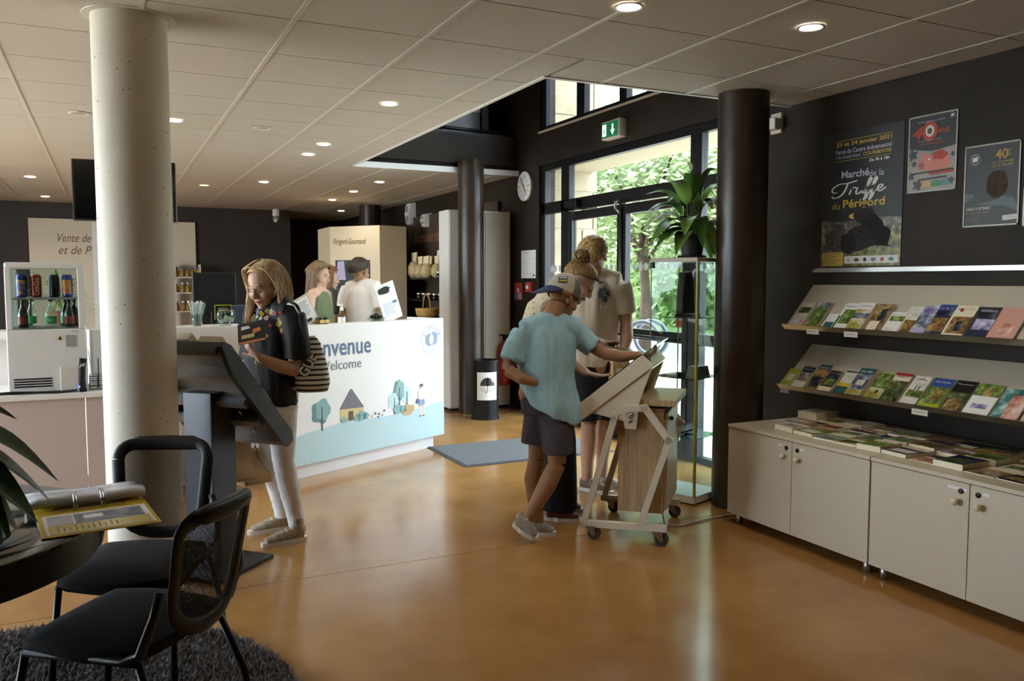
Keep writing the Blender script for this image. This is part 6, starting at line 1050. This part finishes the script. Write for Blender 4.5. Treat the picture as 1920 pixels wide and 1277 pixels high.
TS = mat('light_blue_cotton', '#9cc3d2', .85, var=.06, vscale=20); tm_ = MB(); tm_.tube([(.115, -.035, .66), (.105, -.025, .74), (.08, -.015, .84), (.068, -.01, .95), (.07, 0, 1.08), (.085, 0, 1.18), (.085, .0, 1.295)], [.155, .165, .168, .162, .168, .15, .072], 24, side=(1, .2, 0), sq=[.86, .86, .82, .8, .74, .72, .9])
tm_.tube([(-.07, -.03, 1.205), (.01, -.01, 1.235), (.085, .0, 1.255), (.17, .02, 1.235), (.25, .04, 1.205)], [.068, .07, .072, .07, .068], 14); limb(tm_, [(-.065, -.03, 1.195), (-.115, -.055, 1.12), (-.138, -.075, 1.045)], [.07, .066, .066]); limb(tm_, [(.245, .04, 1.2), (.30, .04, 1.145), (.345, .035, 1.11)], [.068, .066, .064])
def lift(p):  # hem pulled up on the left by the hand behind the back
    if p.z < .95: k = max(0, min(1, (.2-p.x)/.3)); p.z += k*(.95-p.z)*.62
    return p
tso = blob('t_shirt', tm_, .009, TS, boy, 5, lift, .013, (15, 15, 3.0))
SHO = mat('plum_grey_cotton', '#4c464f', .85, var=.08, vscale=12); sm_ = MB(); sm_.tube([(.06, 0, .93), (.06, 0, .84), (.07, 0, .74)], [.135, .15, .15], 20, side=(1, .2, 0), sq=.75); limb(sm_, [(.045, .05, .82), (.03, .06, .66), (.015, .045, .535)], [.1, .098, .096], 18); limb(sm_, [(.105, -.03, .78), (.125, -.055, .66), (.13, -.06, .505)], [.088, .092, .088], 18); cloth('shorts', sm_, SHO, boy, .009, .006, (9, 9, 4))
CG = mat('cap_cream', '#b9b1a2', .8); CGD = mat('cap_grey', '#6f6a68', .85); CNV = mat('cap_navy', '#2c3a63', .7); CB = axes((-.75, -.55, -.1))  # cap turned back: its front faces away from the face
cpm = MB(); c0 = V(hc)+RH @ V(0, -.012, .035)
def cap_pt(a, az, k=1.0): return c0+RH @ V(.088*k*math.sin(a)*math.cos(az), .108*k*math.sin(a)*math.sin(az), .104*k*math.cos(a))
n_, m_ = 30, 10; vs_ = [cap_pt(PI*.56*i/m_, 2*PI*j/n_) for i in range(m_+1) for j in range(n_)]; fs = []; mi = []
for i in range(m_):
    for j in range(n_): fs.append((i*n_+j, (i+1)*n_+j, (i+1)*n_+(j+1) % n_, i*n_+(j+1) % n_)); az = 2*PI*(j+.5)/n_; mi.append(0 if math.sin(az) < .1 else 1)
cpm.add(vs_, fs, mi); cap = cpm.build('cap', [CG, CGD], boy, True)
bm2 = MB(); bm2.grid(lambda u, v: cap_pt(PI*.555, PI*(1.5+.32*(2*u-1)), 1.01)+RH @ V(0, -.72, -.72)*(.135*v*math.cos((2*u-1)*1.45)), 16, 6); br_ = bm2.build('cap_brim', CNV, boy, True); md = br_.modifiers.new('s', 'SOLIDIFY'); md.thickness = .005
pq = cap_pt(1.2, PI*1.74, 1.02); nrm = (pq-c0).normalized(); xd = V(0, 0, 1).cross(nrm).normalized(); pf_ = frame(pq, xd, nrm.cross(xd)); bdg = MB().bx(-.026, .026, -.021, .021, 0, .003, M=pf_).build('cap_badge', CNV, boy); MB().bx(-.022, .022, .004, .017, .003, .004, M=pf_).build('badge_sky', MATS['p_lilac'], bdg); MB().bx(-.022, .022, -.017, -.006, .003, .004, M=pf_).build('badge_field', FL['lime'], bdg)
GSN = mat('grey_sneaker', '#9d978d', .6, var=.15, vscale=40); shoe(boy, (-.03, .05, .0), (.125, .03, 0), GSN, SOLE, .04, .07); shoe(boy, (-.13, -.06, .09), (.0, -.11, .012), GSN, SOLE, .04, .07)
hb = MB(); R_ = random.Random(3)
for i in range(70):
    az = PI*(1.05+.9*R_.random()); p = cap_pt(PI*.55, az, .97); hb.tube([p, p+V(0, 0, -.02)+(RH @ V(0, -.004, 0)), p+V(0, 0, -.04)+(RH @ V(0, .004, 0))], [.006, .005, .002], 5)
hb.build('hair', hairmat('light_brown_hair', '#6e512f', '#a5834f'), boy, True)
# ================================================================ woman with a bun bending over the cart
b = (2.50, 4.545); mb = MB(); hc = (.165, .13, 1.49); RH = axes((.75, -.12, -.62)); head(mb, hc, RH, 1.08, (.04, .14, 1.39))
torso(mb, (-.05, .06, .92), (-.09, .1, 1.18), (-.06, .28, 1.33), (-.03, -.06, 1.31), (.15, .12), (.15, .11), (.1, -.95, 0))
limb(mb, [(-.02, -.04, 1.30), (.06, .02, 1.2), (.13, .06, 1.15)], [.05, .044, .038]); limb(mb, [(.13, .06, 1.15), (.2, .03, 1.135), (.265, .0, 1.125)], [.038, .034, .025]); hand(mb, (.265, .0, 1.125), (.9, -.2, -.25), (0, -.4, -.9), 1.0, .5, -1)
limb(mb, [(-.04, .27, 1.32), (.02, .22, 1.15), (.06, .12, 1.0)], [.05, .044, .038]); limb(mb, [(.06, .12, 1.0), (.14, .04, .955), (.205, -.02, .92)], [.04, .036, .026]); hand(mb, (.205, -.02, .92), (.93, -.1, -.18), (.1, 0, -1), 1.02, .35, 1)
limb(mb, [(-.05, .12, .9), (.0, .14, .5), (.0, .16, .08)], [.09, .06, .04]); limb(mb, [(-.03, -.02, .9), (.03, -.02, .5), (.02, -.02, .08)], [.09, .06, .04])
bw = finish(b, 'person', mb, SKIN3, 'woman with a hair bun and navy trousers bending over the cart', post=face_post(hc, RH, 1.08)); face_parts(bw, hc, RH, 1.08)
def leo():
    m = bpy.data.materials.new('cream_spotted_cloth'); m.use_nodes = True; n = m.node_tree.nodes; L = m.node_tree.links; bb = n['Principled BSDF']; tc = n.new('ShaderNodeTexCoord'); vo = n.new('ShaderNodeTexVoronoi'); vo.inputs['Scale'].default_value = 26; L.new(tc.outputs['Object'], vo.inputs[0]); cr = n.new('ShaderNodeValToRGB'); cr.color_ramp.interpolation = 'CONSTANT'; e = cr.color_ramp.elements; e[0].color = lin('#4a4238'); e[1].position = .17; e[1].color = lin('#cfc3a8'); L.new(vo.outputs[0], cr.inputs[0]); L.new(cr.outputs[0], bb.inputs['Base Color']); bb.inputs['Roughness'].default_value = .8; return m
tp = MB(); tp.tube([(-.05, .06, .88), (-.07, .07, 1.0), (-.1, .1, 1.18), (-.07, .11, 1.31), (.0, .13, 1.375)], [.165, .165, .175, .16, .085], 22, side=(.1, -.95, 0), sq=[.8, .75, .72, .65, .9]); tp.tube([(-.06, .28, 1.34), (-.04, .11, 1.37), (-.03, -.06, 1.32)], [.066, .075, .066], 14); limb(tp, [(-.03, -.04, 1.31), (.03, .0, 1.24)], [.07, .074]); limb(tp, [(-.05, .27, 1.32), (.0, .23, 1.2)], [.07, .074]); cloth('top', tp, leo(), bw, .009, .006)
tn = MB(); tn.tube([(-.05, .06, .97), (-.045, .06, .86)], [.15, .16], 20, side=(.1, -.95, 0), sq=.85); limb(tn, [(-.05, .12, .88), (.0, .14, .5), (.0, .15, .06)], [.12, .1, .11], 18); limb(tn, [(-.03, -.0, .88), (.035, -.02, .5), (.035, -.02, .06)], [.12, .1, .112], 18); cloth('trousers', tn, mat('navy_cotton', '#1d2233', .85, var=.1, vscale=10), bw, .009, .008, (9, 9, 2))
BUR = mat('burgundy_sneaker', '#5a2b33', .5); shoe(bw, (-.06, -.05, 0), (.17, -.10, 0), BUR, SOLE, .042, .06, False, False); shoe(bw, (-.02, .17, 0), (.2, .12, 0), BUR, SOLE, .042, .06, False, False)
HB2 = hairmat('dark_blond_hair', '#6b4f2c', '#b08f58'); R_ = random.Random(11); bunc = V(hc)+RH @ V(0, -.085, .13)
def bpath(i, p):
    az = 2*PI*p[0]; lim = PI*(.34+.26*(.5-.5*math.sin(az))); c = V(hc); Pp = lambda a, k: c+RH @ V(.086*k*math.sin(a)*math.cos(az), -.013+.110*k*math.sin(a)*math.sin(az), .032+.096*k*math.cos(a))
    q = Pp(lim, 1.05); m1 = Pp(lim*.66, 1.09); m1 = m1*.85+bunc*.15; return [q, m1, m1*.45+bunc*.55, bunc]
def bun(mb_):
    scalp_cap(mb_, hc, RH, 1.08, 1.05)
    for i in range(46):
        a = R_.random()*6.28; t_ = R_.random()*3.14; ax = V(R_.gauss(0, 1), R_.gauss(0, 1), R_.gauss(0, 1)).normalized(); o1 = ax.orthogonal().normalized(); o2 = ax.cross(o1); r = .052*(.8+.3*R_.random()); mb_.tube([bunc+(o1*math.cos(a+k*.5)+o2*math.sin(a+k*.5))*r*(1 if k < 4 else 1.05) for k in range(6)], [.006]*4+[.005, .002], 5)
    mb_.ell(bunc, (.046, .046, .042), 12, 9)
strands(bw, [(R_.random(), R_.random()) for i in range(240)], bpath, HB2, .006, 5, 'hair', bun)
Pb = lambda x, y, z: V(hc)+RH @ V(x*1.08, y*1.08, z*1.08)
sg2 = MB().tube([Pb(-.085, -.02, .04), Pb(-.082, .06, .068), Pb(-.07, .095, .075)], .003, 6).tube([Pb(.085, -.02, .04), Pb(.082, .06, .068), Pb(.07, .095, .075)], .003, 6).tube([Pb(-.012, .112, .085), Pb(.012, .112, .085)], .003, 6).build('sunglasses', BLACK, bw, True)
for x in (-1, 1): MB().ell(Pb(x*.042, .108, .082), (.033, .006, .022), 14, 8, R=RH @ Matrix.Rotation(-.6, 3, 'X')).build('lens', mat('dark_lens', '#15120f', .08), sg2, True)
MB().tube([V(.235, .015, 1.13)+V(.0, .03*math.cos(a), .03*math.sin(a)) for a in [2*PI*i/16 for i in range(17)]], .005, 6).build('bracelet', BLACK, bw, True)
PBm = Matrix.Translation((b[0], b[1], 0)) @ Matrix.Rotation(YAW, 4, 'Z'); ph = tag(link('smartphone', None), 'smartphone held flat in the hand of the woman with the bun', 'phone'); ph.matrix_world = PBm @ frame((.33, -.05, 1.085), (.95, -.1, -.22), (.05, .99, .05)); box('case', 0, .14, 0, .07, 0, .009, mat('phone_olive', '#8f8a3c', .4), ph, .003); box('screen', .005, .135, .004, .066, .009, .0095, mat('phone_screen', '#30363c', .08), ph)
# ================================================================ tall man in cream T-shirt
b = (3.06, 5.0); mb = MB(); hc = (-.01, -.10, 1.655); RH = axes((-.25, -.55, -.8)); head(mb, hc, RH, 1.12, (.0, .03, 1.54))
torso(mb, (-.01, .02, .95), (.0, .03, 1.3), (.18, -.02, 1.48), (-.19, .05, 1.48), (.16, .12), (.17, .12), (1, -.2, 0))
limb(mb, [(.19, -.02, 1.47), (.225, .0, 1.32), (.235, .0, 1.2)], [.056, .052, .044]); limb(mb, [(.235, .0, 1.2), (.235, -.06, 1.1), (.21, -.11, 1.02)], [.045, .042, .029]); hand(mb, (.21, -.11, 1.02), (-.35, -.3, -.85), (-.8, .2, .2), 1.05, .9, -1)
limb(mb, [(-.2, .05, 1.47), (-.25, .04, 1.3), (-.26, -.02, 1.17)], [.056, .05, .043]); limb(mb, [(-.26, -.02, 1.17), (-.2, -.2, 1.12), (-.12, -.28, 1.1)], [.044, .04, .028]); hand(mb, (-.12, -.28, 1.1), (.8, -.5, -.1), (.1, 0, -1), 1.05, .5, 1)
limb(mb, [(-.07, .02, .95), (-.04, .02, .72), (-.02, .0, .5)], [.1, .085, .06]); limb(mb, [(-.02, .0, .5), (-.02, .03, .35), (-.03, .03, .2), (-.03, .02, .07)], [.06, .062, .046, .038]); limb(mb, [(.09, .05, .95), (.12, .1, .72), (.11, .12, .5)], [.1, .085, .06]); limb(mb, [(.11, .12, .5), (.1, .15, .35), (.09, .15, .2), (.09, .14, .07)], [.06, .062, .046, .038])
mn = finish(b, 'person', mb, SKIN3, 'tall blond man in cream T-shirt and dark shorts behind the others', post=face_post(hc, RH, 1.12)); face_parts(mn, hc, RH, 1.12)
TS2 = mat('cream_cotton', '#cbbda6', .85, var=.05, vscale=20); tm_ = MB(); tm_.tube([(.0, .02, .90), (.0, .02, 1.05), (.0, .03, 1.3), (-.005, .03, 1.44), (-.005, .03, 1.565)], [.175, .175, .195, .18, .074], 24, side=(1, -.2, 0), sq=[.76, .74, .74, .72, .9]); tm_.tube([(.18, -.02, 1.475), (.09, .01, 1.505), (-.005, .03, 1.525), (-.1, .04, 1.505), (-.19, .05, 1.475)], [.078, .076, .076, .076, .078], 14); limb(tm_, [(.18, -.02, 1.475), (.215, -.01, 1.36), (.228, 0, 1.27)], [.075, .08, .082]); limb(tm_, [(-.19, .05, 1.475), (-.235, .045, 1.36), (-.25, .03, 1.27)], [.075, .08, .082]); tsh = cloth('t_shirt', tm_, TS2, mn, .01, .011, (13, 13, 3))
pr_ = MB(); c_ = V(.06, -.146, 1.40); R_ = random.Random(6)
for i in range(16): a = R_.random()*6.28; r = .04*math.sqrt(R_.random()); pr_.ell(c_+V(r*math.cos(a), .008*r/.04, r*1.2*math.sin(a)), (.013, .02, .015), 8, 5)
for k in range(5): pr_.ell(c_+V(-.008, .0, -.07-.03*k), (.004, .022, .01), 6, 4)
pr_.build('chest_print', mat('print_ink', '#3a3f4a', .7, var=.5, vscale=60), tsh)
sm_ = MB(); sm_.tube([(.01, .03, 1.02), (.01, .03, .9)], [.165, .175], 20, side=(1, -.2, 0), sq=.8); limb(sm_, [(-.06, .02, .92), (-.045, .02, .72), (-.03, .01, .51)], [.12, .112, .105], 18); limb(sm_, [(.09, .06, .92), (.115, .1, .72), (.115, .115, .51)], [.12, .112, .105], 18); cloth('shorts', sm_, mat('dark_shorts', '#1b1c24', .85), mn, .01, .006)
HM = hairmat('straw_hair', '#8a6d3f', '#c9aa6c'); R_ = random.Random(14)
def mpath(i, p):
    az = 2*PI*p[0]; lim = PI*(.36+.26*(.5-.5*math.sin(az))); c = V(hc); Pp = lambda a, k: c+RH @ V(.092*k*math.sin(a)*math.cos(az), -.013+.114*k*math.sin(a)*math.sin(az), .034+.1*k*math.cos(a)); a0 = .1+.5*p[1]
    return [Pp(a0*.6, 1.05), Pp(a0+.3, 1.1), Pp(min(lim, a0+.8), 1.12), Pp(min(lim+.1, a0+1.15), 1.13)]
strands(mn, [(R_.random(), R_.random()) for i in range(300)], mpath, HM, .007, 5, 'hair', lambda m_: scalp_cap(m_, hc, RH, 1.12, 1.06))
BSN = mat('brown_sneaker', '#6f6255', .6, var=.2, vscale=30); shoe(mn, (-.085, .06, 0), (.14, -.10, 0), BSN, SOLE, .045, .07); shoe(mn, (.06, .18, 0), (.24, .02, 0), mat('pale_sneaker', '#b9b4aa', .6), SOLE, .045, .07)
PM = Matrix.Translation((b[0], b[1], 0)) @ Matrix.Rotation(YAW, 4, 'Z'); kt = tag(link('paper_bag', None), 'small kraft paper bag with white label in the tall man\'s hand', 'bag'); kt.matrix_world = PM @ Matrix.Translation((.175, -.16, .80)) @ Matrix.Rotation(.3, 4, 'Z'); kb2 = MB(); kb2.grid(lambda u, v: ((lambda c: (c[0]*.07*(1-.15*v), c[1]*.04*(1-.6*v)+.004*math.sin(8*v+9*u), .16*v))(((-1, -1), (1, -1), (1, 1), (-1, 1), (-1, -1))[min(4, round(u*4))])), 4, 8); kb2.build('body', KRAFT, kt); box('label', -.045, .01, -.042, -.04, .02, .1, WHITEP, kt); MB().tube([(-.03, 0, .15), (-.02, 0, .2), (.02, 0, .2), (.03, 0, .15)], .003, 6).build('handle', KRAFT, kt, True)
# ================================================================ three visitors in the shop behind the desk
def visitor(b, hc, f, sh, label, skin, top, topm, hairm, long=None, hs=1.05, w=.19, pants='#2a2c33'):
    mb = MB(); RH = axes(f); z = sh; head(mb, hc, RH, hs, (0, 0, z+.06)); fx = V(f[0], f[1], 0).normalized(); rx = fx.cross(V(0, 0, 1)); S = lambda r, y, zz: tuple(rx*r+fx*y+V(0, 0, zz))
    torso(mb, S(0, 0, .95), S(0, 0, z-.2), S(-w, 0, z), S(w, 0, z), (.155, .12), (.16, .11), tuple(rx))
    for s in (-1, 1):
        limb(mb, [S(s*(w+.01), 0, z), S(s*(w+.05), .0, z-.16), S(s*(w+.06), -.02, z-.29)], [.05, .045, .04]); limb(mb, [S(s*(w+.06), -.02, z-.29), S(s*(w+.02), .1, z-.42), S(s*(w-.06), .2, z-.44)], [.04, .036, .026]); hand(mb, S(s*(w-.06), .2, z-.44), S(-s*.4, .9, 0), (0, 0, -1), 1, .5, -s)
        limb(mb, [S(s*.09, 0, .95), S(s*.1, 0, .5), S(s*.1, 0, .08)], [.1, .065, .045])
    o = finish(b, 'person', mb, skin, label, .007, face_post(hc, RH, hs)); face_parts(o, hc, RH, hs)
    tb_ = MB(); tb_.tube([S(0, 0, .9), S(0, 0, 1.05), S(0, 0, z-.2), S(0, 0, z-.04), S(0, 0, z+.03)], [.175, .17, .185, .17 if top != 'tank' else .15, .08], 22, side=tuple(rx), sq=[.78, .74, .72, .66, .9])
    if top != 'tank':
        tb_.tube([S(-w, 0, z), S(0, 0, z+.03), S(w, 0, z)], [.064, .072, .064], 14)
        for s in (-1, 1): limb(tb_, [S(s*w, 0, z), S(s*(w+.04), 0, z-.1), S(s*(w+.055), 0, z-.2)], [.072, .076, .08])
    cloth('top', tb_, topm, o, .011, .008)
    pm_ = MB(); pm_.tube([S(0, 0, 1.0), S(0, 0, .9)], [.16, .17], 18, side=tuple(rx), sq=.8)
    for s in (-1, 1): limb(pm_, [S(s*.09, 0, .92), S(s*.1, 0, .5), S(s*.1, 0, .07)], [.12, .09, .08]); shoe(o, S(s*.1, -.08, 0), S(s*.1, .17, 0), BLACK, SOLE, .045, .07, False, False)
    cloth('trousers', pm_, mat('trousers_'+pants, pants, .85), o, .012, .005)
    R_ = random.Random(len(label)); c = V(hc)
    def hp(i, p):
        az = 2*PI*p[0]; lim = PI*(.30+.40*(.5-.5*math.sin(az))); Pp = lambda a, k: c+RH @ V(.087*k*hs*math.sin(a)*math.cos(az), (-.013+.109*k*math.sin(a)*math.sin(az))*hs, (.032+.096*k*math.cos(a))*hs)
        a0 = .1+.4*p[1]; pts = [Pp(a0, 1.05), Pp(lim*.7, 1.1), Pp(lim, 1.12)]
        if long and math.sin(az) < .25: e = pts[-1]; L = long*(.8+.3*p[1]); bk_ = RH @ V(0, -1, 0); bk_.z = 0; pts += [e+V(0, 0, -L*.5)+bk_*.015, e+V(0, 0, -L)+bk_*(.0+.03*(i % 3))]
        return pts
    strands(o, [(R_.random(), R_.random()) for i in range(260)], hp, hairm, .0085, 5, 'hair', lambda m_: scalp_cap(m_, hc, RH, hs, 1.06)); return o
BRH = hairmat('brown_hair', '#4a3524', '#7d5f42'); visitor((1.88, 8.22), (.0, .02, 1.545), (.96, -.25, -.2), 1.36, 'long-haired woman in olive tank top turned right in the shop', SKIN3, 'tank', mat('olive_knit', '#5f6a4a', .85), BRH, .36, 1.08, .15)
visitor((2.10, 8.75), (.0, .02, 1.52), (.85, .5, -.1), 1.34, 'auburn-haired person half hidden between the two shop visitors', SKIN3, 't', mat('dark_green_top', '#3a4038', .85), hairmat('auburn_hair', '#5a3420', '#96643a'), .30, 1.05, .15)
visitor((2.335, 8.28), (-.03, .03, 1.585), (.45, .88, -.12), 1.425, 'dark-haired man in white T-shirt seen from behind in the shop', SKIN2, 't', mat('white_cotton', '#dcd6d0', .85, var=.04, vscale=12), hairmat('dark_hair', '#211a16', '#4a3b30'), None, 1.08, .185)
bpy.data.scenes.remove(TMP)
